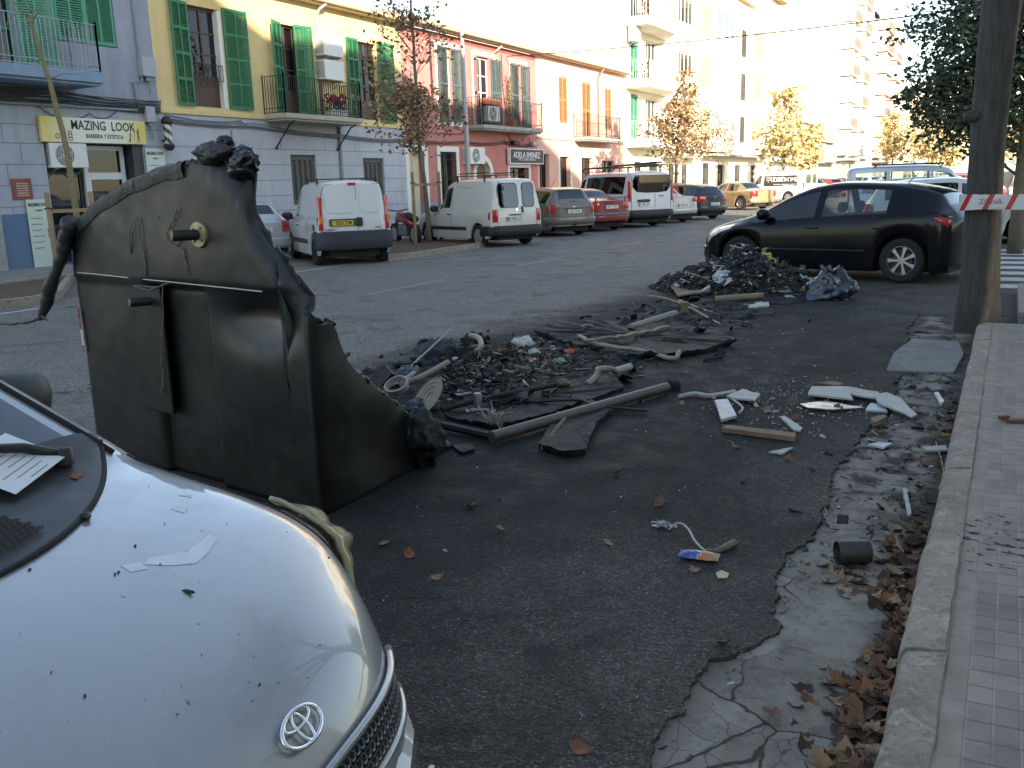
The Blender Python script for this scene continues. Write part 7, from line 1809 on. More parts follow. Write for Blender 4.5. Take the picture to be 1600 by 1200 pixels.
def leaf_shape(mb, c, size, rr, m):
    """small lobed curled leaf"""
    a0 = rr.uniform(0, 6.28); tx, ty = rr.uniform(-.5,.5), rr.uniform(-.5,.5); n = 14; pts = []; curl = rr.uniform(.1, .7)
    for i in range(n):
        a = 2*pi*i/n; r_ = size*(.74+.26*abs(cos(a*2.5)))*rr.uniform(.85,1.1)*(1.25 if i == 0 else 1)
        x, y = r_*cos(a), r_*.72*sin(a); pts.append(Vector((x*cos(a0)-y*sin(a0), x*sin(a0)+y*cos(a0), (x*tx+y*ty)*.9+curl*(x*x+y*y)/size+abs(tx)*size*.4+abs(ty)*size*.3)))
    vs = [Vector(c)+Vector((0,0,.003))]+[Vector(c)+p for p in pts]
    for v in vs: v.z = max(v.z, c[2]+.0015)
    mb.add(vs, [(0, i+1, (i+1)%n+1) for i in range(n)], m)
def fragments(name, label, cat, area, n, size, mats, seed, hfun=None, wts=None):
    """countless scraps: small bent boxes and flakes"""
    mb = MB(); rr = rng(seed); N = len(mats)
    for i in range(n):
        x, y, z = area(rr); s = rr.uniform(.35, 1)*size*(2.2 if rr.random() < .06 else 1); m = rr.choices(range(N), wts)[0]
        rot = Matrix.Rotation(rr.uniform(0,6.28),4,'Z') @ Matrix.Rotation(rr.gauss(0,.45),4,'X') @ Matrix.Rotation(rr.gauss(0,.45),4,'Y')
        T = Matrix.Translation((x,y,z+s*.15)) @ rot; k = rr.random()
        dx, dy, dz = (s, s*rr.uniform(.3,.9), s*rr.uniform(.06,.3)) if k < .7 else (s*1.9, s*.22, s*.16)
        vs = [T @ Vector((a*dx/2*rr.uniform(.6,1.1), b*dy/2*rr.uniform(.6,1.1), c*dz/2*rr.uniform(.5,1.2))) for c in (-1,1) for a,b in ((-1,-1),(1,-1),(1,1),(-1,1))]
        mb.add(vs, [(0,3,2,1),(4,5,6,7),(0,1,5,4),(1,2,6,5),(2,3,7,6),(3,0,4,7)], m)
    o = mb.build(name, mats, None); return tag(o, label, cat, kind="stuff")
FR = [CHAR, basic("ash_grey_scrap", (.042,.044,.047), .85, var=.5), basic("brown_scrap", (.085,.055,.033), .85, var=.5), PALE, basic("greenish_scrap", (.035,.045,.04), .7, var=.5), basic("orange_scrap", (.30,.10,.03), .7, var=.4), basic("blue_grey_scrap", (.055,.065,.08), .5, var=.5)]
def mound():
    # far heap against the black car
    c = Vector((-3.42, 13.35, 0)); A, Bm, H = 1.32, .85, .60
    def hz(x, y):
        dx, dy = (x-c.x)/A, (y-c.y)/Bm; d = sqrt(dx*dx+dy*dy)*(1+.25*noise.noise((x*2.3, y*2.3, 4))); return max(0, 1-d)**.95*H*(1+.25*noise.noise((x*4, y*4, 1)))
    mb = MB(); N = 46; vs = []; fs = []
    for i in range(N+1):
        for j in range(N+1):
            x = c.x+A*1.15*(2*i/N-1); y = c.y+Bm*1.2*(2*j/N-1); vs.append((x, y, hz(x,y)-.01+.03*noise.noise((x*11,y*11,2))*(hz(x,y) > .02)))
    for i in range(N):
        for j in range(N): fs.append((i*(N+1)+j, (i+1)*(N+1)+j, (i+1)*(N+1)+j+1, i*(N+1)+j+1))
    mb.add(vs, fs); o = mb.build("rubbish_heap", CHAR, None); tag(o, "dark core of the burnt rubbish heap in front of the black car", "rubbish", kind="stuff")
    def area(rr):
        a = rr.uniform(0, 6.28); r_ = sqrt(rr.random())*1.02; x = c.x+A*r_*cos(a); y = c.y+Bm*r_*sin(a); return x, y, hz(x, y)+.005
    fragments("burnt_scraps", "charred paper and plastic scraps covering the heap before the black car", "rubbish", area, 3400, .062, FR, 31, wts=(50,22,10,8,6,1,6))
    fragments("burnt_scraps", "small pale packaging scraps near the front of the far heap", "rubbish", lambda rr: (lambda q: (q[0]+.3, q[1]-.25, q[2]))(area(rr)), 160, .09, FR, 33, wts=(10,20,14,36,4,6,10))
    return hz, c
def bagshape(name, loc, size, mat, seed, label, cat, knot=True):
    o = lump(name, loc, size, mat, seed, .42, 4); tag(o, label, cat)
    if knot:
        k = MB(); rr = rng(seed)
        for i in range(7): a = i*.9; k.tube([(0,0,size[2]*.8), (.3*size[0]*cos(a), .3*size[1]*sin(a), size[2]*1.05), (.5*size[0]*cos(a), .5*size[1]*sin(a), size[2]*(1.15+.2*rr.random()))], [.02,.03,.006], 5)
        k.build("knot", mat, o, smooth=True)
    return o
def debris():
    hz, c = mound()
    YB = basic("yellow_bag", (.50,.42,.07), .4, var=.35, scale=14, bump=.6, bscale=22); WB = basic("white_bag", (.52,.54,.55), .4, var=.15, scale=9, bump=.6, bscale=18); BB = basic("blue_black_bag", (.025,.035,.055), .22, var=.5, scale=5, bump=1.0, bscale=9, coat=.3)
    def topat(px, py, zz): 
        p = at(px, py, zz); return Vector((p.x, p.y, hz(p.x, p.y)))
    bagshape("carrier_bag", at(1197, 412, .33), (.15,.12,.13), YB, 3, "crumpled yellow carrier bag on top of the burnt heap", "bag")
    bagshape("carrier_bag", at(1130, 440, .16), (.20,.14,.13), WB, 4, "torn white carrier bag on the front slope of the burnt heap", "bag")
    bagshape("carrier_bag", at(1238, 412, .22), (.12,.10,.08), WB, 8, "small pale bag high on the right side of the burnt heap", "bag", False)
    bagshape("rubbish_bag", at(1297, 455, .10), (.30,.24,.26), BB, 5, "shiny dark blue rubbish bag at the right end of the burnt heap", "bag")
    for i, (px, py, col, lb) in enumerate(((1256,452,(.20,.14,.24),"crushed purple and white carton at the foot of the heap beside the dark blue bag"), (1276,450,(.32,.26,.17),"crushed tan carton leaning on the dark blue bag"), (1262,460,(.35,.16,.07),"small orange carton lying in front of the purple carton"))):
        q = MB(); q.xbox(Matrix.Translation((0,0,.06)) @ Matrix.Rotation(.4+i,4,'Z') @ Matrix.Rotation(.3,4,'X'), .16,.10,.09); o = q.build("carton", basic("carton%d" % i if False else ("purple","tan","orange")[i]+"_carton", col, .6, var=.5, scale=14), None, bevel=.012, loc=at(px, py)); tag(o, lb, "carton")
    rod("cardboard_tube", [(1118,468,.06),(1192,462,.09)], .045, basic("scorched_cardboard", (.24,.19,.13), .8, var=.5, scale=5), "scorched cardboard tube lying in front of the heap", "tube")
    rod("stick", [(1072,425,.30),(1150,450,.06)], .012, BEIGE, "long pale stick leaning across the white bag", "stick", 6)
    rod("stick", [(1012,461,.12),(1060,472,.10),(1125,506,.03)], .013, BEIGE, "longest pale bent stick across the front of the far heap", "stick", 6, wob=.01)
    rod("stick", [(1062,470,.05),(1120,492,.03)], .02, BEIGE, "short thick pale stick under the longest stick", "stick", 6)
    q = MB(); q.xbox(Matrix.Rotation(.3,4,'X') @ Matrix.Translation((0,0,.09)), .09,.05,.20); tag(q.build("carton", basic("khaki_carton", (.20,.17,.09), .7, var=.4), None, bevel=.01, loc=at(1071,494)), "small khaki carton standing among the sticks before the far heap", "carton")
    sheet("board", [(1048,452),(1085,450),(1098,462),(1060,465)], .03, .02, WOODB, "flat brown board at the left foot of the far heap", "board", tilt=.1)
    sheet("magazine", [(1160,478),(1200,473),(1202,480),(1170,484)], .01, .02, CHIP, "folded white magazine on the black road before the far heap", "magazine", seed=3)
    sheet("scrap_panel", [(1148,492),(1168,489),(1170,493),(1150,497)], .004, .008, PALE, "thin pale strip on the black road nearest the folded magazine", "scrap", seed=4)
    # steel pole, pipes and bars of the container
    rod("steel_pole", [(768,683,.05),(1042,605,.05)], .038, GPOLE, "long straight grey steel pole lying across the burnt patch", "pole", 14)
    lump("melted_clod", at(1046,609,0), (.09,.07,.07), BLKSHEET, 6); tag(bpy.data.objects[-1] if False else COL.objects[-1], "black melted clod stuck at the far end of the steel pole", "melted plastic")
    rod("steel_bar", [(690,664,.04),(770,682,.03)], .03, CHAR, "charred bar joining the foot of the container to the steel pole", "bar", 8)
    rod("grey_tube", [(985,512,.05),(1055,490,.07)], .042, basic("pale_grey_tube", (.21,.20,.19), .6, var=.3), "pale grey tube end sticking out of the melted sheet", "tube", 12)
    rod("bent_tube", [(915,533,.10),(950,528,.14),(990,522,.10),(1045,510,.07)], .018, BEIGE, "thin bent beige rod over the melted sheet", "tube", 6, wob=.02)
    rod("bent_tube", [(905,525,.06),(935,538,.08),(1000,548,.05),(1050,560,.03),(1061,552,.06),(1062,546,.09)], .022, BEIGE, "long beige tube with its hooked end pointing up", "tube", 8, wob=.01)
    rod("bent_tube", [(918,601,.03),(930,590,.06),(938,577,.12),(952,576,.13),(962,580,.08)], .026, BEIGE, "short beige tube bent like a swan neck", "tube", 8)
    rod("bent_tube", [(955,582,.04),(985,573,.05)], .032, PALE, "stubby pale tube stuck beside the swan neck tube", "tube", 10)
    rod("bent_tube", [(735,524,.20),(748,528,.22),(752,540,.20),(745,549,.16),(735,552,.13)], .026, BEIGE, "beige tube curled like a hook at the back of the heap", "tube", 8)
    rod("bent_tube", [(625,600,.06),(660,588,.09),(700,566,.14)], .026, BEIGE, "beige tube lying by the melted edge of the container", "tube", 8)
    rod("bent_tube", [(608,602,.05),(632,593,.07),(648,582,.10)], .02, PALE, "thin pale tube tucked behind the beige tube by the container", "tube", 8)
    rod("stick", [(640,574,.05),(705,514,.28)], .010, PALE, "thin pale stick leaning up over the blue grey scraps", "stick", 6)
    rod("steel_bar", [(690,640,.05),(760,622,.09),(868,601,.09)], .022, CHAR, "bent charred bar across the middle of the burnt patch", "bar", 8)
    rod("steel_bar", [(770,633,.03),(825,613,.08)], .03, CHAR, "short thick charred bar under the bent bar", "bar", 8)
    rod("thin_rod", [(800,630,.03),(900,625,.06),(930,633,.05),(1012,642,.02)], .010, CHAR, "thin kinked dark rod crossing the steel pole", "rod", 6)
    rod("thin_rod", [(882,655,.05),(848,700,.02)], .018, basic("bare_wood", (.12,.09,.06), .8, var=.4), "narrow brown slat under the steel pole", "slat", 6)
    q = MB(); q.lathe([(.045,0),(.045,.01),(.030,.012),(.030,.14),(.026,.146),(0,.148)], None, 18); tag(q.build("bolt_post", STEEL, None, smooth=40, loc=at(747,645)), "short upright steel stub on a round base", "stub")
    q = MB(); m = Matrix.Rotation(radians(52),4,Vector((.8,-.5,0)).normalized()); prof = [(0,0),(.05,.0),(.052,.006),(.09,.004),(.092,.012),(.125,.010),(.128,.018),(.155,.018),(.165,.028),(.158,.02),(0,-.01)]; q.lathe(prof, m, 40); tag(q.build("ribbed_lid", basic("cream_ribbed_plastic", (.30,.26,.19), .5, var=.3), None, smooth=30, loc=at(672,622,.10)), "cream ribbed round lid propped beside the container", "lid")
    q = MB(); q.lathe([(.09,.0),(.10,.05),(.085,.055),(.075,.01)], Matrix.Rotation(.5,4,'X'), 28); tag(q.build("plastic_ring", PALE, None, smooth=40, loc=at(622,607,.08)), "pale plastic ring wedged behind the melted edge", "ring")
    q = MB(); rr = rng(44)
    for k in range(26): a = rr.uniform(-.9,.9); q.tube([(rr.uniform(-.05,.05), rr.uniform(-.03,.03), 0), (.10*sin(a), .05*rr.uniform(-1,1), .05+.07*rr.random()), (.22*sin(a), .08*rr.uniform(-1,1), .09+.08*rr.random())], .004, 4)
    tag(q.build("frayed_strands", PALE, None, loc=at(775,668)), "tuft of pale frayed strands at the near end of the steel pole", "strands")
    sheet("melted_sheet", [(842,703),(868,660),(925,632),(955,650),(932,668),(915,712),(880,716)], .0, .035, BLKSHEET, "black melted slab with a jagged edge nearest the camera", "melted plastic", crumple=.02, seed=11)
    sheet("melted_sheet", [(835,522),(880,505),(960,508),(1060,512),(1130,525),(1141,540),(1100,553),(1040,562),(960,560),(880,540)], .0, .04, BLKSHEET, "large black melted sheet beneath the beige tubes", "melted plastic", crumple=.05, seed=12)
    sheet("melted_sheet", [(695,655),(745,612),(850,592),(960,590),(975,610),(860,650),(770,672)], .0, .02, BLKSHEET, "flat black melted crust around the upright steel stub", "melted plastic", crumple=.03, seed=13)
    sheet("melted_sheet", [(705,700),(735,697),(742,706),(722,712)], .0, .015, BLKSHEET, "smallest black melted scrap below the charred bar", "melted plastic", seed=14)
    # near heap
    def area2(rr):
        a = rr.random(); p = at(690+230*a+rr.gauss(0,16), 588-20*a+rr.gauss(0,20)+20*sin(a*3)); return p.x, p.y, max(0, .18*math.exp(-((a-.25)/.3)**2)*rr.random())
    fragments("burnt_scraps", "charred scraps strewn between the container and the beige tubes", "rubbish", area2, 1900, .058, FR, 51, wts=(56,16,12,6,5,1,4))
    def area4(rr):
        u = rr.random(); k = [(640,590),(760,585),(880,560),(960,540),(1060,510),(1130,475)]; i = min(int(u*5), 4); f = u*5-i; p = at(k[i][0]+(k[i+1][0]-k[i][0])*f+rr.gauss(0,38), k[i][1]+(k[i+1][1]-k[i][1])*f+rr.gauss(0,20)); return p.x, p.y, .0
    fragments("ash_trail", "flat trail of black ash and crumbs between the container and the far heap", "ash", area4, 3600, .04, [CHAR, BLKSHEET, FR[1], FR[2], PALE, FR[6]], 55, wts=(40,24,12,7,4,6))
    fragments("ash_trail", "shreds of black melted plastic strewn around the burnt patch", "ash", lambda rr: (lambda q: (q[0]+rr.gauss(0,.25), q[1]+rr.gauss(0,.25), 0))(area4(rr)), 420, .13, [CHAR, BLKSHEET, FR[1]], 56, wts=(5,6,1))
    K_ = [at(*q) for q in ((630,600),(700,590),(780,590),(880,570),(960,545),(1040,520),(1100,490),(1150,472))]
    def mask(x, y):
        p = Vector((x, y, 0)); d = min((p-(a+(b-a)*max(0, min(1, (p-a).dot(b-a)/(b-a).length_squared)))).length for a, b in zip(K_, K_[1:]))
        return .75-d+.35*noise.noise((x*1.6, y*1.6, 2))+.2*noise.noise((x*4.5, y*4.5, 7))
    mr = MB(); id_ = {}; NX, NY = 120, 190; hh = {}
    for i in range(NX+1):
        for j in range(NY+1):
            x = -5.4+4.0*i/NX; y = 4.6+8.4*j/NY; m_ = mask(x, y)
            if m_ > -.02: hh[i,j] = len(mr.v); mr.v.append((x, y, -.012+min(1, max(0, m_)/.12)*.022+min(1, max(0, m_)/.4)*(.03+.045*noise.noise((x*5, y*5, 1))+.028*noise.noise((x*13, y*13, 4))+.012*noise.noise((x*30, y*30, 6)))))
    for (i, j) in list(hh):
        q = [(i,j),(i+1,j),(i+1,j+1),(i,j+1)]
        if all(k in hh for k in q): mr.f.append(tuple(hh[k] for k in q)); mr.m.append(0)
    tag(mr.build("melted_residue", basic("matted_char", (.0065,.0062,.0062), .72, var=.8, scale=5, bump=1.0, bscale=24, spec=.22), None, smooth=True), "matted crust of melted plastic and ash between the container and the far heap", "residue", kind="stuff")
    def area3(rr):
        p = at(860+rr.gauss(0,42), 565+rr.gauss(0,17)); return p.x, p.y, .06*rr.random()
    fragments("food_scraps", "bright food and paper scraps in the middle of the burnt patch", "rubbish", area3, 420, .055, FR, 52, wts=(22,8,24,16,10,14,6))
    for i, (px, py, sz, mt, lb) in enumerate(((735,575,(.28,.20,.20),BLKSHEET,"big black burnt clod behind the bent charred bar"), (680,560,(.20,.15,.20),basic("blue_grey_ash_lump",(.04,.05,.065),.6,var=.5,scale=8,bump=.8,bscale=20),"blue grey burnt lump with the thin stick leaning on it"), (640,590,(.17,.12,.10),basic("blue_grey_ash_lump",(0,0,0)),"low blue grey lump behind the container edge"), (742,540,(.15,.12,.14),BLKSHEET,"round black clod under the hooked tube"), (660,640,(.14,.10,.09),basic("blue_grey_ash_lump",(0,0,0)),"blue grey lump in front of the ribbed lid"), (805,575,(.16,.10,.08),BLKSHEET,"low black clod beside the food scraps"), (960,560,(.2,.12,.07),BLKSHEET,"flat black clod by the stubby tube"), (1010,530,(.12,.09,.06),CHAR,"crusty lump on the large melted sheet"), (915,520,(.22,.12,.08),CHAR,"long crusty lump at the back of the large melted sheet"))):
        o = lump("burnt_clod", at(px, py), sz, mt, 20+i, .4, 4, i); tag(o, lb, "burnt lump")
    for i, (px, py, col, lb) in enumerate(((890,551,(.42,.10,.03),"red orange fruit peel in the middle of the burnt patch"), (785,548,(.34,.17,.04),"orange scrap left of the white crumpled bag"), (820,537,(.5,.48,.45),"white crumpled bag at the back of the near heap"), (876,566,(.16,.30,.20),"pale green scrap among the food scraps"), (835,551,(.42,.50,.45),"pale green white tissue beside the white crumpled bag"), (880,600,(.14,.11,.07),"brown shrivelled clump at the front of the food scraps"))):
        o = lump("food_scrap" if i != 2 else "carrier_bag", at(px, py, .05), (.055,.045,.04) if i != 2 else (.11,.06,.07), basic(("peel_red","peel_orange","bag_white","scrap_green","tissue_green","brown_clump")[i], col, .6, var=.4, scale=14, bump=.5), 40+i, .5, 3); tag(o, lb, "bag" if i == 2 else "scrap")
    rod("cardboard_tube", [(795,573,.06),(845,580,.05)], .025, WOODB, "brown cardboard tube near the food scraps", "tube", 8)
    # broken boards by the kerb
    G = "broken boards by the kerb"
    S = sheet
    S("board", [(1128,676),(1135,671),(1243,684),(1242,691)], .0, .03, WOODB, "narrow brown wooden plank lying by itself", "plank", G, crumple=.002)
    S("board", [(1262,619),(1268,607),(1322,607),(1332,627)], .025, .014, CHIP, "white rectangular board on the left of the stack of broken boards", "board", G, .004, seed=21)
    S("board", [(1322,607),(1372,616),(1378,627),(1326,618)], .02, .012, CHIP, "long white board in the middle of the stack of broken boards", "board", G, .004, .03, seed=22)
    S("board", [(1366,620),(1385,616),(1408,626),(1432,652),(1425,654),(1372,632)], .03, .012, CHIP, "pointed white board on the right of the stack of broken boards", "board", G, .006, -.02, seed=23)
    S("board", [(1250,634),(1290,629),(1350,640),(1300,643),(1262,640)], .004, .012, basic("glossy_dark_board", (.09,.09,.10), .2, var=.5), "long glossy dark board in front of the white boards", "board", G, .004, seed=24)
    S("board", [(1352,644),(1360,633),(1380,636),(1387,646)], .0, .014, basic("blue_white_board", (.42,.45,.48), .5, var=.12), "small blue white board below the pointed board", "board", G, .003, seed=25)
    S("board", [(1282,601),(1298,598),(1318,602),(1310,605)], .0, .012, WOODB, "small brown board behind the stack of broken boards", "board", G, .004, seed=26)
    S("board", [(1117,630),(1137,628),(1151,654),(1127,661)], .01, .02, basic("smudged_white_board", (.44,.45,.46), .5, var=.4, scale=14), "smudged white tray shaped board left of the plank", "board", G, .006, seed=27)
    S("board", [(1134,622),(1160,611),(1188,619),(1180,628),(1150,626)], .02, .012, CHIP, "folded white board behind the smudged board", "board", G, .01, .05, seed=28)
    S("board", [(1219,654),(1226,653),(1254,672),(1250,676),(1240,675)], .0, .012, CHIP, "white curved offcut above the plank", "offcut", G, .004, seed=29)
    S("board", [(1201,709),(1225,704),(1240,702),(1222,712)], .0, .010, PALE, "grey pointed offcut below the plank", "offcut", G, .004, seed=30)
    S("board", [(1356,698),(1372,695),(1395,696),(1380,703)], .0, .012, basic("blue_white_board", (0,0,0)), "blue white strip lying in the gutter", "offcut", G, .006, seed=31)
    S("board", [(1440,702),(1478,700),(1482,706),(1446,707)], .0, .012, PALE, "grey strip lying close to the kerb", "offcut", G, .006, seed=32)
    S("board", [(1410,768),(1416,767),(1424,808),(1418,810)], .0, .012, PALE, "short pale lath lying along the gutter", "lath", G, .003, seed=33)
    S("board", [(1460,618),(1466,617),(1475,632),(1470,635)], .0, .02, basic("clean_white_lath", (.6,.6,.58), .5), "short clean white stick near the kerb", "lath", G, .002, seed=34)
    S("board", [(1446,605),(1462,602),(1475,611),(1458,613)], .0, .015, basic("slate_chip", (.15,.15,.16), .7, var=.3), "dark grey slab chip near the far end of the kerb", "offcut", G, .004, seed=35)
    S("board", [(1360,660),(1382,655),(1385,659),(1365,668)], .02, .03, WOODB, "short round brown stick in the gutter", "lath", G, .004, seed=36)
    rod("trim_strip", [(1060,620,.01),(1085,615,.025),(1110,618,.02),(1148,612,.01)], .018, basic("cream_trim", (.42,.40,.35), .5, var=.2), "wavy cream trim strip left of the boards", "strip", 6)
    rod("twig", [(1142,622,.02),(1160,636,.03),(1155,645,.02)], .008, CHIP, "little white batten on the folded board", "batten", 5)
    fragments("plaster_chips", "white chips scattered around the broken boards", "chips", lambda rr: (lambda p: (p.x, p.y, .002))(at(rr.gauss(1240,75), rr.gauss(632,26))), 420, .022, [CHIP, PALE, WOODB], 61, wts=(5,4,1))
    fragments("ash_flecks", "pale ash flecks and grit scattered over the black road", "flecks", lambda rr: (rr.uniform(-4.6,-.9), rr.uniform(2.2,13.5), .001), 900, .014, [PALE, FR[1], FR[2], CHAR], 62, wts=(3,3,1,2))
    fragments("burnt_scraps", "black burnt crumbs lying along the gutter", "crumbs", lambda rr: (rr.uniform(-.9,-.24), rr.uniform(3.6,9.8), -.012), 700, .035, [CHAR, FR[2], PALE, FR[1]], 63, wts=(7,3,1,2))
    fragments("road_grit", "grit and crumbs of broken asphalt along the edge of the gutter", "grit", lambda rr: (lambda y: (edge_x(y)+rr.gauss(.03,.05), y, -.02))(rr.uniform(1.9,9.5)), 700, .018, [basic("grit_grey", (.10,.098,.095), .9, var=.5), PALE, CHAR], 64, wts=(5,2,2))
    # near scraps
    q = MB(); q.lathe([(0,0),(.045,.0),(.050,.004),(.052,.13),(.048,.136),(.046,.128),(.043,.01)], Matrix.Rotation(radians(90),4,'X') @ Matrix.Rotation(0,4,'Z'), 26); o = q.build("burnt_cup", basic("burnt_cup_black", (.022,.022,.022), .5, var=.4, scale=9), None, smooth=40); o.location = at(1358,862,.045); o.rotation_euler = (0,0,radians(-62)); tag(o, "black burnt cup lying on its side in the gutter", "cup")
    q = MB(); K = 12; vs = []; fs = []
    m, n, p = newmat("crisp_packet"); v = _coord(n); x, y, z = _sep(n, v); nz = _noise(n, v, 30, 3); f = _math(n, 'ADD', _math(n, 'MULTIPLY', x, 6), nz)
    n.links.new(_ramp(n, f, [(.15, (.03,.06,.22)), (.42, (.05,.10,.33)), (.5, (.5,.52,.52)), (.58, (.45,.16,.06)), (.9, (.40,.20,.11))]), p.inputs['Base Color']); p.inputs['Roughness'].default_value = .3
    for lay in (1, -1):
        for i in range(K+1):
            for j in range(7):
                u, w_ = 2*i/K-1, 2*j/6-1; h = (1-u**4)*(1-w_**2)*.02+.006*noise.noise((u*3,w_*3,lay*2)); vs.append((u*.085, w_*.042*(1-.12*noise.noise((u*2,lay,3))), .018+lay*h))
    n_ = 7*(K+1)
    for l_ in (0,1):
        for i in range(K):
            for j in range(6): qd = (l_*n_+i*7+j, l_*n_+(i+1)*7+j, l_*n_+(i+1)*7+j+1, l_*n_+i*7+j+1); fs.append(qd if l_ == 0 else qd[::-1])
    q.add(vs, fs); o = q.build("snack_packet", m, None, smooth=True); o.location = at(1092,874); o.rotation_euler = (0,0,radians(8)); tag(o, "blue and orange snack packet on the dark asphalt", "packet")
    rod("cable", [(1045,827,.01),(1060,817,.03),(1075,826,.03),(1086,845,.02),(1102,860,.012),(1118,858,.012)], .005, basic("cream_cable", (.42,.40,.35), .5), "thin cream cable ending in a burnt grey handle", "cable", 6)
    bpy.context.view_layer.update()
    hd = rod("cable_handle", [(1104,860,.012),(1125,859,.014),(1147,848,.016)], [.010]*4+[.014]*4+[.018]*4+[.019], basic("burnt_handle", (.15,.125,.10), .7, var=.4), None, None, 8); par = [o for o in bpy.data.objects if o.name.startswith("cable") and o.get("label", "").startswith("thin cream")][0]; hd.parent = par; hd.location = hd.location-par.location
    sheet("bottle_cap", [(1118,897),(1128,893),(1139,898),(1136,905),(1122,905)], .0, .004, basic("yellowish_disc", (.36,.33,.16), .5, var=.3, scale=40), "flat yellowish round scrap below the snack packet", "scrap", crumple=.002, seed=41)
    q = MB(); rr = rng(71)
    for k in range(40): q.xbox(Matrix.Translation((rr.gauss(0,.025), rr.gauss(0,.016), .008+.012*rr.random())) @ Matrix.Rotation(rr.uniform(0,6),4,Vector((rr.random(),rr.random(),1)).normalized()), .022,.010,.003)
    tag(q.build("foil_scrap", basic("silver_foil", (.45,.44,.45), .3, .5, var=.4), None, loc=at(1036,823)), "crumpled silver foil at the end of the cream cable", "foil")
    # leaves: the drift along the kerb, and single ones on the asphalt
    mb = MB(); rr = rng(81)
    for i in range(520):
        t = rr.random(); y = 2.25+2.1*t if rr.random() < .8 else rr.uniform(2.0, 7.0); w_ = .045+.09*max(0, noise.noise((y*1.7, 3, 0))+.3)+(.11 if 3.5 < y < 4.1 else 0); x = -.215-abs(rr.gauss(0, w_)); 
        leaf_shape(mb, (x, y, -.025+.05*rr.random()*max(0,1-(abs(x)-.2)/.2)), rr.uniform(.018,.043), rr, rr.choices(range(4),(6,3,6,2))[0])
    tag(mb.build("fallen_leaves", LEAFM, None), "drift of brown fallen leaves along the kerb", "leaves", kind="stuff")
    spots = [(682,905),(965,742),(738,793),(1085,893),(1060,520),(1310,640),(780,830),(1230,720),(1240,655),(870,640),(905,1172),(1030,790),(1150,700),(1195,640),(1205,1120),(950,850),(600,850),(1400,600),(1065,632),(640,870),(1130,1010)]
    first = None
    for i, (px, py) in enumerate(spots):
        m1 = MB(); leaf_shape(m1, (0,0,.001), .028+.008*(i%3), rng(100+i), 0); o = m1.build("fallen_leaf", LEAFM[(1,3,0)[i%3]], None, loc=at(px,py)); tag(o, "small dry brown leaf lying alone on the dark asphalt", "leaf", "single leaves on the asphalt")
    sheet("cloth_scrap", [(1478,655),(1600,655),(1600,662),(1500,668)], .0, .0, PALE, "x", "x") if False else None
    p = at(1592,660,.13); q = MB(); q.xbox(Matrix.Rotation(.3,4,'Z') @ Matrix.Translation((0,0,.012)), .13,.05,.02); q.xbox(Matrix.Translation((-.08,.01,.02)) @ Matrix.Rotation(.7,4,'Z'), .06,.035,.025, 0); tag(q.build("brown_scrap", basic("rusty_scrap", (.14,.06,.035), .7, var=.4), None, bevel=.004, loc=p), "brown broken scrap lying on the pavement tiles", "scrap")
    rod("straw", [(1462,690,.0),(1474,735,.02),(1466,765,.01)], .004, basic("dry_straw", (.3,.22,.1), .8), "dry straw standing against the kerb", "straw", 4)
debris()
# ------------------------------------------------------------------ trees, posts, cable, tape
BARK = basic("young_bark", (.15,.125,.085), .9, var=.35, scale=9, bump=.4, bscale=30)
BARKO = basic("olive_bark", (.20,.17,.08), .85, var=.3, scale=7, bump=.3, bscale=26)
STAKE = basic("pine_stake", (.30,.20,.11), .85, var=.3, scale=7)
def lv(name, cols): return [basic(name+"_%s" % k, c, .7, var=.4, scale=30) for k, c in zip(("light", "mid", "dark"), cols)]
BROWNL = lv("brown_leaf", ((.34,.22,.10), (.22,.13,.06), (.12,.07,.035)))
SPARSEL = lv("olive_brown_leaf", ((.30,.22,.09), (.20,.14,.065), (.15,.08,.045)))
GOLDL = lv("golden_leaf", ((.62,.48,.22), (.50,.36,.15), (.34,.25,.11)))
GREENL_ = lv("evergreen_leaf", ((.115,.15,.085), (.07,.10,.058), (.034,.052,.034)))
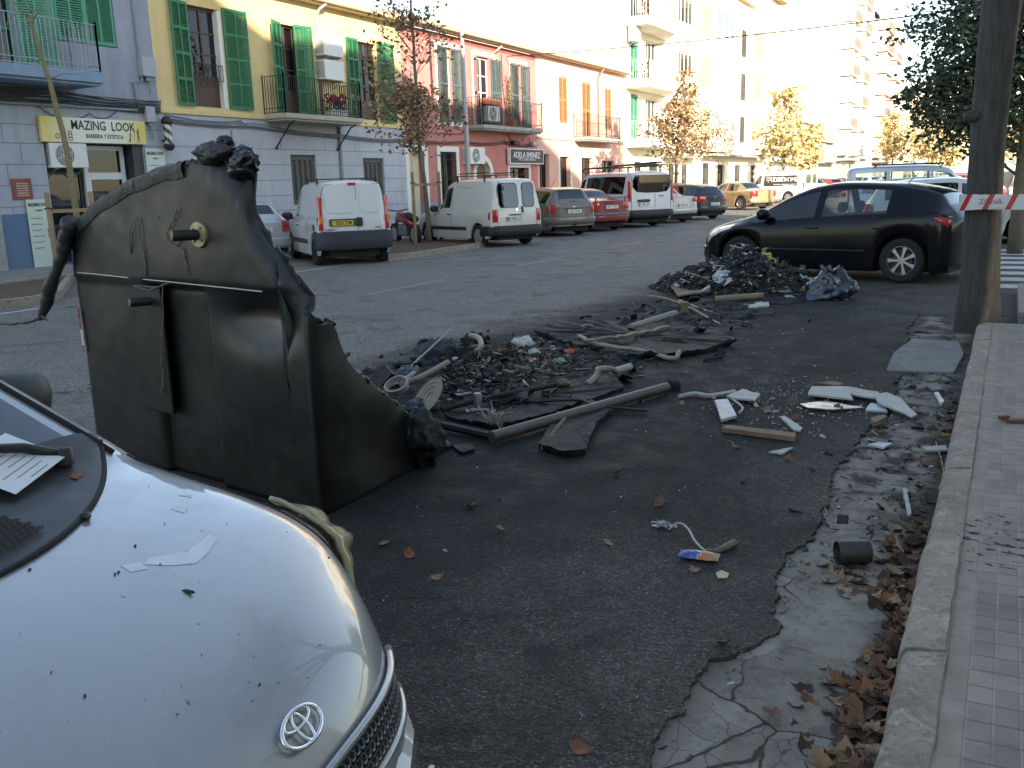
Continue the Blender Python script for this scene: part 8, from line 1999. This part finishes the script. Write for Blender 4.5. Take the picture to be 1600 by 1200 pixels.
def tree(name, label, base, trunk, r0, r1, clusters, n_leaf, lsize, mats, seed, group=None, bark=BARK, branch=True, cat="tree", drop=.3):
    """trunk: points relative to base; clusters: (centre, radii, share) relative to base; limbs run from the trunk into every cluster"""
    t = thing(name, label, cat, base, 0, group); rr = rng(seed)
    tr = MB(); P = [Vector(p) for p in trunk]; k = len(P); pts = []
    for i in range(k-1):
        for q in range(4): pts.append(P[i].lerp(P[i+1], q/4)+Vector((noise.noise((i+q*.25, seed, 0)), noise.noise((i+q*.25, seed, 5)), 0))*r0*.5)
    pts.append(P[-1]); tr.tube(pts, [r0+(r1-r0)*i/(len(pts)-1) for i in range(len(pts))], 12)
    br = MB(); tips = []
    if branch:
        for c, rad, sh in clusters:
            c = Vector(c); nb = max(3, int(9*sh+2))
            for b in range(nb):
                d = Vector((rr.gauss(0,1), rr.gauss(0,1), rr.gauss(0,.8))).normalized(); tip = c+Vector((d.x*rad[0], d.y*rad[1], d.z*rad[2]))*rr.uniform(.55,1.0)
                cand = [p for p in pts if p.z < tip.z+.2] or pts; s_ = min(cand, key=lambda p: (p-tip).length+abs(p.z-(tip.z-.5*(tip-p).length))*.6)
                m1 = s_.lerp(tip, .5)+Vector((rr.uniform(-.1,.1), rr.uniform(-.1,.1), .12*(tip-s_).length)); line = [s_, s_.lerp(m1,.5), m1, m1.lerp(tip,.5)+Vector((0,0,.02)), tip]
                r_ = max(.006, r1*.55); br.tube(line, [r_, r_*.8, r_*.6, r_*.4, .003], 5); tips.append((tip, c, rad, line))
                for q in range(3):
                    u = rr.uniform(.4,.95); s2 = line[int(u*4)]; e2 = s2+Vector((rr.gauss(0,1)*rad[0], rr.gauss(0,1)*rad[1], rr.gauss(0,.7)*rad[2]))*.35; br.tube([s2, s2.lerp(e2,.5)+Vector((0,0,.03)), e2], [r_*.4,.005,.002], 4); tips.append((e2, c, rad, [s2, e2]))
    to = tr.build("trunk", bark, t, smooth=True)
    if branch: br.build("limbs", bark, to, smooth=True)
    lf = MB()
    if tips and n_leaf:
        per = n_leaf/len(tips)
        for tip, c, rad, line in tips:
            m0 = rr.choices((0,1,2),(3,4,3))[0]; cl = min(rad)*rr.uniform(.16,.34)
            for q in range(int(per*rr.uniform(.4,1.6))):
                if rr.random() < .6: p = tip+Vector((rr.gauss(0,cl), rr.gauss(0,cl), rr.gauss(0,cl*.8)-cl*drop))
                else: u = rr.uniform(.45,1); a = line[0].lerp(line[-1], u); p = a+Vector((rr.gauss(0,cl*.8), rr.gauss(0,cl*.8), rr.gauss(0,cl*.6)))
                s = lsize*rr.uniform(.6,1.3); rot = Matrix.Rotation(rr.uniform(0,6.28),3,'Z') @ Matrix.Rotation(rr.gauss(0,.9),3,'X') @ Matrix.Rotation(rr.gauss(0,.9),3,'Y')
                fold = rr.uniform(.05,.35)
                vs = [p+rot @ Vector(v)*s for v in ((-.5,0,0),(-.15,.33,fold*.5),(.5,0,0),(-.15,-.33,fold*.5))]
                m = m0 if rr.random() < .65 else rr.choice((0,1,2)); lf.add(vs, [(0,2,1),(0,3,2)], m)
        lf.build("crown", mats, t)
    return t
def rel(base, *px, X=None): return [tuple(at_X(x, y, X)-base) for x, y in px]
def guard(base, posts, h, label, xbar=True):
    t = thing("tree_guard", label, "tree guard", base)
    for p in posts: q = MB(); q.tube([(p[0],p[1],0),(p[0],p[1],h)], .045, 9); q.build("post", STAKE, t, smooth=40)
    q = MB(); q.bar((posts[0][0], posts[0][1], h-.35), (posts[-1][0], posts[-1][1], h-.35), .05, .07); q.build("rail", STAKE, t)
    q = MB()
    for p in posts: q.tube([(p[0]-.05,p[1]-.05,h-.3),(p[0]+.06,p[1]-.04,h-.28),(p[0]+.05,p[1]+.06,h-.31),(p[0]-.05,p[1]-.05,h-.3)], .012, 5)
    q.build("strap", BLACKP, t)
def all_trees():
    # bare sapling in front of the barber's
    X = -16.2; b = at_X(130, 440, X); b.z = .1
    T = rel(b, (131,442), (124,360), (113,290), (98,205), (77,125), (62,80), (47,35), (43,20), X=X); T[0] = (0,0,-.05)
    t = tree("bare_sapling", "bare olive barked sapling in front of the barber shop door", b, T, .075, .022, [], 0, .05, BROWNL, 1, "street trees", BARKO, False)
    tw = MB(); rr = rng(3)
    for line in (((44,25),(28,18),(12,30),(6,45)), ((44,30),(60,14),(84,16)), ((46,35),(30,30)), ((48,40),(58,5),(55,-20)), ((77,122),(95,116),(122,116)), ((85,120),(105,140)), ((60,72),(75,60),(90,64)), ((43,20),(38,-10)), ((28,18),(20,5),(8,0))):
        tw.tube([Vector(p)+Vector((rr.uniform(-.1,.2),0,0)) for p in rel(b, *line, X=X)], [.014]+[.009]*(len(line)-2)+[.004], 5)
    tw.build("twigs", BARKO, t, smooth=True)
    p1 = at_X(86, 400, -15.9)-b; p2 = at_X(153, 400, -15.9)-b; guard(b, ((p1.x,p1.y),(p2.x,p2.y)), 1.62, "wooden stakes with a cross rail around the bare sapling by the barber shop")
    # sparse brown tree in the island between the two white vans
    X = -14.4; b = at_X(672, 384, X); b.z = .08
    T = rel(b, (672,386), (668,330), (660,262), (653,190), (649,120), (645,50), (640,-15), (638,-60), X=X); T[0] = (0,0,-.05)
    def cl(x, y, rx, ry, rz, sh, X=X): c = at_X(x, y, X)-b; return ((c.x, c.y, c.z), (rx, ry, rz), sh)
    C = [cl(615,165,.85,1.0,.75,2.4), cl(590,130,.6,.8,.6,1.2), cl(690,170,.7,.9,.6,.8), cl(660,150,.6,.8,.7,1.0), cl(625,60,.9,.9,.7,.7), cl(665,20,.9,1.2,.5,.7), cl(600,25,.8,.9,.5,.6), cl(700,60,.7,.7,.5,.3), cl(640,215,.5,.6,.35,.3), cl(640,-40,1,1,.6,.5)]
    tree("street_tree", "thin tree with sparse brown leaves rising in front of the pink house", b, T, .075, .02, C, 2600, .125, SPARSEL, 11, "street trees", drop=.6)
    p1 = at_X(650, 384, X)-b; p2 = at_X(690, 380, X)-b; guard(b, ((p1.x,p1.y),(p2.x,p2.y)), 1.95, "pair of wooden stakes with a rail in the island between the two white vans")
    # brown conical tree before the cream apartments
    X = -13.8; b = at_X(1055, 318, X); b.z = .08
    T = rel(b, (1055,319), (1056,290), (1058,240), (1061,190), (1066,150), (1070,115), X=X); T[0] = (0,0,-.05)
    C = [cl(1070,135,.55,.6,.9,.5,X), cl(1060,185,1.3,1.4,.8,1.0,X), cl(1040,215,1.3,1.4,.7,.9,X), cl(1095,205,1.4,1.5,.8,1.0,X), cl(1075,225,1.6,1.6,.6,.9,X), cl(1075,165,.9,1,.8,.7,X)]
    tree("street_tree", "conical brown leaved tree in front of the cream apartments", b, T, .10, .03, C, 4200, .16, BROWNL, 12, "street trees")
    guard(b, ((.05,-1.0),(.05,1.0)), 1.7, "short wooden stakes around the conical brown tree")
    # golden trees further on
    gold = [(1222,300,-13.6,205,78,"broad golden tree beside the lettered white van",1), (1262,292,-13.6,235,40,"small golden tree just past the broad golden tree",1), (1392,285,-13.4,225,40,"golden tree standing before the tall white tower",2), (1425,284,-13.2,215,52,"taller golden tree near the far end of the row",3), (1455,283,-8.5,235,40,"yellow green tree near the end of the street",4), (1478,282,-6.0,240,34,"last small yellow tree left of the big trunk",5)]
    for k, (px, py, X, top, wpx, lb, g_) in enumerate(gold):
        b = at_X(px, py, X); b.z = .05; D = b.length; m = D/1420; H = 1.6+(283-top)*m*1.35+1; R_ = wpx*m*.62
        T = [(0,0,-.1), (.05,0,H*.3), (-.05,.1,H*.6), (0,0,H*.9)]
        C = [((0,0,H*.62),(R_,R_,H*.22),1.0), ((R_*.4,-R_*.3,H*.5),(R_*.7,R_*.7,H*.16),.7), ((-R_*.45,R_*.2,H*.52),(R_*.7,R_*.7,H*.17),.7), ((0,0,H*.85),(R_*.55,R_*.55,H*.15),.6)]
        tree("street_tree", lb, b, T, .12, .04, C, 1500, .22+.0018*D, GOLDL, 20+k, "street trees")
    for k, (px, X, top, wpx, mats, lb) in enumerate(((1500, 2.0, 200, 60, BROWNL, "distant brown tree seen right of the big trunk"), (1500, -2.5, 215, 40, GOLDL, "distant yellow tree hiding the street's vanishing point"), (1592, 5.0, 170, 70, BROWNL, "brown tree beyond the grey lamp post at the right edge"), (1545, 2.5, 225, 50, GREENL_, "distant green tree behind the big trunk"))):
        Yv = (120, 190, 60, 150)[k]; b = Vector((X, Yv, .05)); D = b.length; m = D/1420; H = 1.6+(275-top)*m+2; R_ = wpx*m*.5
        C = [((0,0,H*.62),(R_,R_,H*.24),1.0), ((R_*.4,-R_*.3,H*.5),(R_*.7,R_*.7,H*.18),.7), ((-R_*.4,R_*.2,H*.75),(R_*.7,R_*.7,H*.18),.7)]
        tree("street_tree", lb, b, [(0,0,-.1),(.05,0,H*.35),(0,.1,H*.8)], .16, .05, C, 2200, .3+.002*D, mats, 40+k, "street trees")
    # dark evergreen whose crown hangs behind the big trunk
    b = Vector((.15, 20.4, .1)); T = [(0,0,-.1), (0.02,0,1.8), (0,.05,3.4), (.05,0,5.0), (0,0,6.6), (0,0,7.8)]
    def c2(x, y, rx, ry, rz, sh, Y=20.4):
        d = fwd + rgt*((x-800)/1420) - upv*((y-600)/1420); q = d*(Y/d.y); return ((q.x-b.x, q.y-b.y, q.z+CAM_H-b.z), (rx, ry, rz), sh)
    C = [c2(1500,60,1.0,1.0,.9,1.2), c2(1455,100,.75,.9,.7,1.0), c2(1500,150,.85,.9,.6,1.0,20.2), c2(1460,30,.7,.8,.6,.9), c2(1430,165,.40,.6,.32,.6), c2(1485,195,.60,.7,.35,.7), c2(1560,90,.8,1,.9,.9), c2(1475,75,.8,.9,.8,1.2), c2(1440,130,.55,.6,.4,.6), c2(1520,0,1.2,1.2,.8,1.2), c2(1445,-30,.7,.9,.7,.8), c2(1600,20,1,1,1,.8)]
    tree("evergreen_tree", "dense dark green tree crown hanging behind the big charred trunk", b, T, .15, .05, C, 13500, .115, GREENL_, 60, "street trees", drop=.9)
    big_trunk()
def big_trunk():
    m, n, p = newmat("charred_bark"); v = _coord(n); x, y, z = _sep(n, v)
    mp = n.nodes.new("ShaderNodeMapping"); n.links.new(v, mp.inputs[0]); mp.inputs['Scale'].default_value = (1,1,.13); f = _noise(n, mp.outputs[0], 26, 6, .7); a = _noise(n, v, 3, 5, .6)
    c = _ramp(n, f, [(.3, (.18,.13,.085)), (.7, (.38,.29,.20))])
    e = _math(n, 'ADD', _math(n, 'ADD', x, _math(n, 'MULTIPLY', z, -.035)), _math(n, 'MULTIPLY', _math(n, 'SUBTRACT', a, .5), .10)); ch = _maprange(n, e, .065, .0)
    c = _mix(n, _math(n, 'MULTIPLY', ch, .93), c, _ramp(n, f, [(.3, (.020,.020,.021)), (.7, (.066,.063,.062))]))
    low = _maprange(n, _math(n, 'ADD', z, _math(n, 'MULTIPLY', a, .3)), .45, .1); c = _mix(n, _math(n, 'MULTIPLY', low, .7), c, (.03,.027,.025))
    n.links.new(c, p.inputs['Base Color']); p.inputs['Roughness'].default_value = .9; _bump(n, p, _math(n, 'ADD', f, a), .9, .03)
    b = Vector((-.19, 10.42, 0)); t = thing("big_tree", "big bare trunk charred black on its left half at the end of the pavement", "tree", b, 0, "street trees")
    def ax(lx, rx, y, Y): 
        dl = fwd+rgt*((lx-800)/1420)-upv*((y-600)/1420); dr = fwd+rgt*((rx-800)/1420)-upv*((y-600)/1420); L = dl*(Y/dl.y); Q = dr*(Y/dr.y); return (L+Q)/2+Vector((0,0,CAM_H)), (Q-L).length/2
    S = [(1488,1564,524),(1492,1564,500),(1497,1563,460),(1503,1563,400),(1508,1565,330),(1514,1570,240),(1520,1577,160),(1527,1586,80),(1534,1597,0),(1541,1608,-80),(1550,1624,-190),(1560,1650,-330)]
    rows = [ax(l, r_, y, 10.42) for l, r_, y in S]; mb = MB(); vs = []; fs = []; n_ = 40
    dens = []
    for i in range(len(rows)-1):
        for k in range(6): dens.append((rows[i][0].lerp(rows[i+1][0], k/6), rows[i][1]+(rows[i+1][1]-rows[i][1])*k/6))
    dens.append(rows[-1]); dens[0] = (Vector((dens[0][0].x, dens[0][0].y, -.06)), dens[0][1]*1.12)
    for i, (c, r_) in enumerate(dens):
        for j in range(n_):
            an = 2*pi*j/n_; flute = 1+.05*cos(an*2+1.2)+.035*noise.noise((cos(an)*2, sin(an)*2, i*.12))+.018*noise.noise((cos(an)*6, sin(an)*6, i*.35)) - .05*math.exp(-((an-4.85)/.12)**2)
            vs.append(c-b+Vector((cos(an), sin(an), 0))*r_*flute)
    for i in range(len(dens)-1):
        for j in range(n_): fs.append((i*n_+j, i*n_+(j+1)%n_, (i+1)*n_+(j+1)%n_, (i+1)*n_+j))
    mb.add(vs, fs); to = mb.build("trunk", m, t, smooth=True)
    s1 = ax(1515,1520,182,10.35)[0]-b; q = MB(); q.tube([s1+Vector((.08,0,0)), s1, s1+Vector((-.06,-.02,.0))], [.07,.06,.05], 12); q.build("branch_stub", m, to, smooth=True)
    top = dens[-1][0]-b; br = MB(); rr = rng(5); C = []
    for k in range(6):
        d = Vector((rr.gauss(0,1), rr.gauss(0,1), 1.2)).normalized(); e = top+d*2.6; br.tube([top-Vector((0,0,.3)), top.lerp(e,.5)+Vector((0,0,.2)), e], [.14,.08,.03], 8); C.append(e)
    br.build("limbs", m, to, smooth=True)
    lf = MB()
    for i in range(5200):
        c = rr.choice(C); q = c+Vector((rr.gauss(0,.7), rr.gauss(0,.7), abs(rr.gauss(0,.6)))); rot = Matrix.Rotation(rr.uniform(0,6.28),3,'Z') @ Matrix.Rotation(rr.gauss(0,.9),3,'X'); s = .13*rr.uniform(.6,1.3)
        lf.add([q+rot @ Vector(w_)*s for w_ in ((-.5,0,0),(-.15,.33,.1),(.5,0,0),(-.15,-.33,.1))], [(0,2,1),(0,3,2)], rr.choice((0,1,2)))
    lf.build("crown", GREENL_, t)
all_trees()
def posts_and_lines():
    X = -16.2; b = at_X(735, 345, X); b.z = .12; tp = at_X(719, -5, X)-b
    t = thing("lamp_post", "tall grey lamp post rising in front of the pink house", "lamp post", b); q = MB(); q.tube([(0,0,0),(0,0,.9),(tp.x*.3,tp.y*.3,tp.z*.3),(tp.x*.65,tp.y*.65,tp.z*.65),(tp.x*1.35,tp.y*1.35,tp.z*1.35)], [.11,.10,.085,.07,.05], 14); q.build("column", basic("galvanised_column", (.33,.33,.34), .5, .35, var=.15), t, smooth=40)
    q = MB(); q.lathe([(.16,0),(.16,.04),(.11,.05)], None, 14); q.build("base", STEEL, t); e = tp*1.35; q = MB(); q.tube([e, e+Vector((.8,0,.25)), e+Vector((1.6,0,.3))], .04, 8); q.build("arm", STEEL, t); q = MB(); q.xbox(Matrix.Translation(e+Vector((1.9,0,.3))), .7,.25,.12); q.build("lamp_head", BOXG, t, bevel=.03)
    b = Vector((1.1, 37.5, .12)); t = thing("lamp_post", "pale grey lamp post at the right edge beyond the trunk", "lamp post", b); q = MB(); q.tube([(0,0,0),(0,0,3),(0,0,9)], [.13,.11,.06], 12); q.build("column", basic("galvanised_column", (0,0,0)), t, smooth=40); q = MB(); q.lathe([(.2,0),(.2,.05),(.13,.06)], None, 14); q.build("base", STEEL, t)
    t = thing("street_cabinet", "pale blue grey cabinet on a post near the right hand lamp post", "cabinet", (1.35, 34.5, .12)); q = MB(); q.box(-.05,.05,-.05,.05,0,.9); q.build("post", STEEL, t); q = MB(); q.box(-.3,.3,-.15,.15,.9,1.75); q.build("casing", basic("cabinet_blue_grey", (.32,.36,.40), .5), t, bevel=.03)
    # overhead cable and the bird on it
    a = at_X(792, 88, FX+.1); d = fwd+rgt*((1440-800)/1420)-upv*((15-600)/1420); q1 = Vector((0,0,CAM_H))+d*(30/d.y); dirv = q1-a; far = a+dirv*1.32
    pts = []
    for i in range(41): u = i/40; p = a.lerp(far, u); p.z -= .55*4*u*(1-u)*.35; pts.append(p-a)
    q = MB(); q.tube(pts, .018, 6); tag(q.build("overhead_cable", CABLE, None, smooth=True, loc=a), "black overhead cable running from the pink house across the street", "cable")
    best = min(pts, key=lambda p: abs(((p+a-Vector((0,0,CAM_H))).dot(rgt)/(p+a-Vector((0,0,CAM_H))).dot(fwd))*1420+800-1378)); i0 = pts.index(best); bp = best+a
    dirn = (pts[i0+1]-pts[i0]).normalized(); t = thing("pigeon", "dark pigeon perched on the overhead cable", "bird", bp+Vector((0,0,.018)), 2.2); sk = MB()
    prof = [(-.17,.0,.012),(-.10,.03,.03),(-.04,.07,.062),(.03,.115,.070),(.07,.16,.045),(.085,.20,.036),(.095,.225,.038),(.115,.232,.022),(.14,.226,.006)]
    sk.tube([(x, 0, z) for x, z, r_ in prof], [r_ for x, z, r_ in prof], 12); sk.build("body", basic("pigeon_grey", (.05,.05,.06), .7, var=.3), t, smooth=True)
    q = MB(); q.tube([(.01,.02,.06),(.01,.02,0)], .006, 5); q.tube([(.01,-.02,.06),(.01,-.02,0)], .006, 5); q.build("legs", basic("bird_leg", (.2,.08,.06), .7), t)
    # barrier tape round the trunk
    m, n, p = newmat("barrier_tape"); v = _coord(n); x, y, z = _sep(n, v); g = _math(n, 'FRACT', _math(n, 'MULTIPLY', _math(n, 'ADD', x, _math(n, 'MULTIPLY', z, -.42)), 5.0))
    n.links.new(_ramp(n, g, [(0, (.45,.02,.025)), (.24, (.45,.02,.025)), (.25, (.55,.55,.54)), (1, (.55,.55,.54))]), p.inputs['Base Color']); n.node_tree if False else None
    for nd in n.nodes:
        if nd.type == 'VALTORGB': nd.color_ramp.interpolation = 'CONSTANT'
    p.inputs['Roughness'].default_value = .35; p.inputs['Transmission Weight'].default_value = .0
    t = thing("barrier_tape", "red and white barrier tape wrapped round the charred trunk", "tape", (-.19, 10.42, 1.35))
    def band(zt, zb, path, name, tw=0):
        mb = MB(); vs = []; fs = []; K = len(path)
        for i, (x, y) in enumerate(path):
            for j in range(5): u = j/4; vs.append((x, y-.012*sin(u*pi)*noise.noise((i*.7,j,3)), zb(i/(K-1))+(zt(i/(K-1))-zb(i/(K-1)))*u+.006*noise.noise((i*.5,0,j))))
        for i in range(K-1):
            for j in range(4): fs.append((i*5+j, (i+1)*5+j, (i+1)*5+j+1, i*5+j+1))
        mb.add(vs, fs); return mb.build(name, m, t, smooth=True)
    R_ = .27; arc = [(-R_*cos(a*.11)*1.0, -R_*sin(a*.11)*1.02) for a in range(-3, 17)]; line = arc+[(.03+.09*k, -R_*1.02-.004*k) for k in range(1, 26)]
    band(lambda u: .03-.02*u, lambda u: -.115-.02*u, line, "tape_run"); band(lambda u: -.10, lambda u: -.155+.05*u, [(x*1.03, y*1.03-.01) for x, y in line[:22]], "tape_fold")
    text_mesh("ZONA", .07, basic("faded_red_ink", (.40,.10,.10), .6), "tape_lettering", t, frame_m((.02, -R_*1.02-.022, -.045), (1,0,0), (0,0,1), (0,-1,0)), ext=.0005)
    # motorcycle half hidden behind the first white van
    b = at_X(634, 381, -15.3); b.z = .12 if b.x < -16.4 else 0; t = thing("motorcycle", "dark motorcycle with a red fairing half hidden beside the white van", "motorcycle", (b.x, b.y, .0), radians(150)); 
    q = MB()
    for x in (-.65,.65): q2 = MB(); q2.lathe([(.20,-.06),(.29,-.06),(.31,0),(.29,.06),(.20,.06),(.20,-.06)], Matrix.Translation((x,0,.31)) @ Matrix.Rotation(pi/2,4,'X'), 28); w_ = q2.build("wheel", RUBBER, t, smooth=40); q3 = MB(); q3.lathe([(0,-.04),(.2,-.05),(.2,.05),(0,.04)], Matrix.Translation((x,0,.31)) @ Matrix.Rotation(pi/2,4,'X'), 20); q3.build("rim", ALLOY, w_)
    q.tube([(-.6,0,.55),(-.2,0,.72),(.2,0,.80),(.45,0,.72)], [.10,.15,.16,.10], 12); q.build("fairing", basic("red_fairing", (.25,.02,.03), .3, coat=.5), t, smooth=True)
    q = MB(); q.tube([(-.75,0,.74),(-.3,0,.82),(.05,0,.80)], [.09,.12,.08], 10); q.build("seat", BLACKP, t, smooth=True); q = MB(); q.tube([(.65,0,.31),(.45,0,.9)], .035, 8); q.tube([(.42,-.34,1.0),(.46,0,.95),(.42,.34,1.0)], .018, 6); q.build("handlebar", BLACKP, t, smooth=True); q = MB(); q.xbox(Matrix.Translation((0,0,.42)), .5,.25,.35); q.build("engine", STEEL, t, bevel=.05)
posts_and_lines()
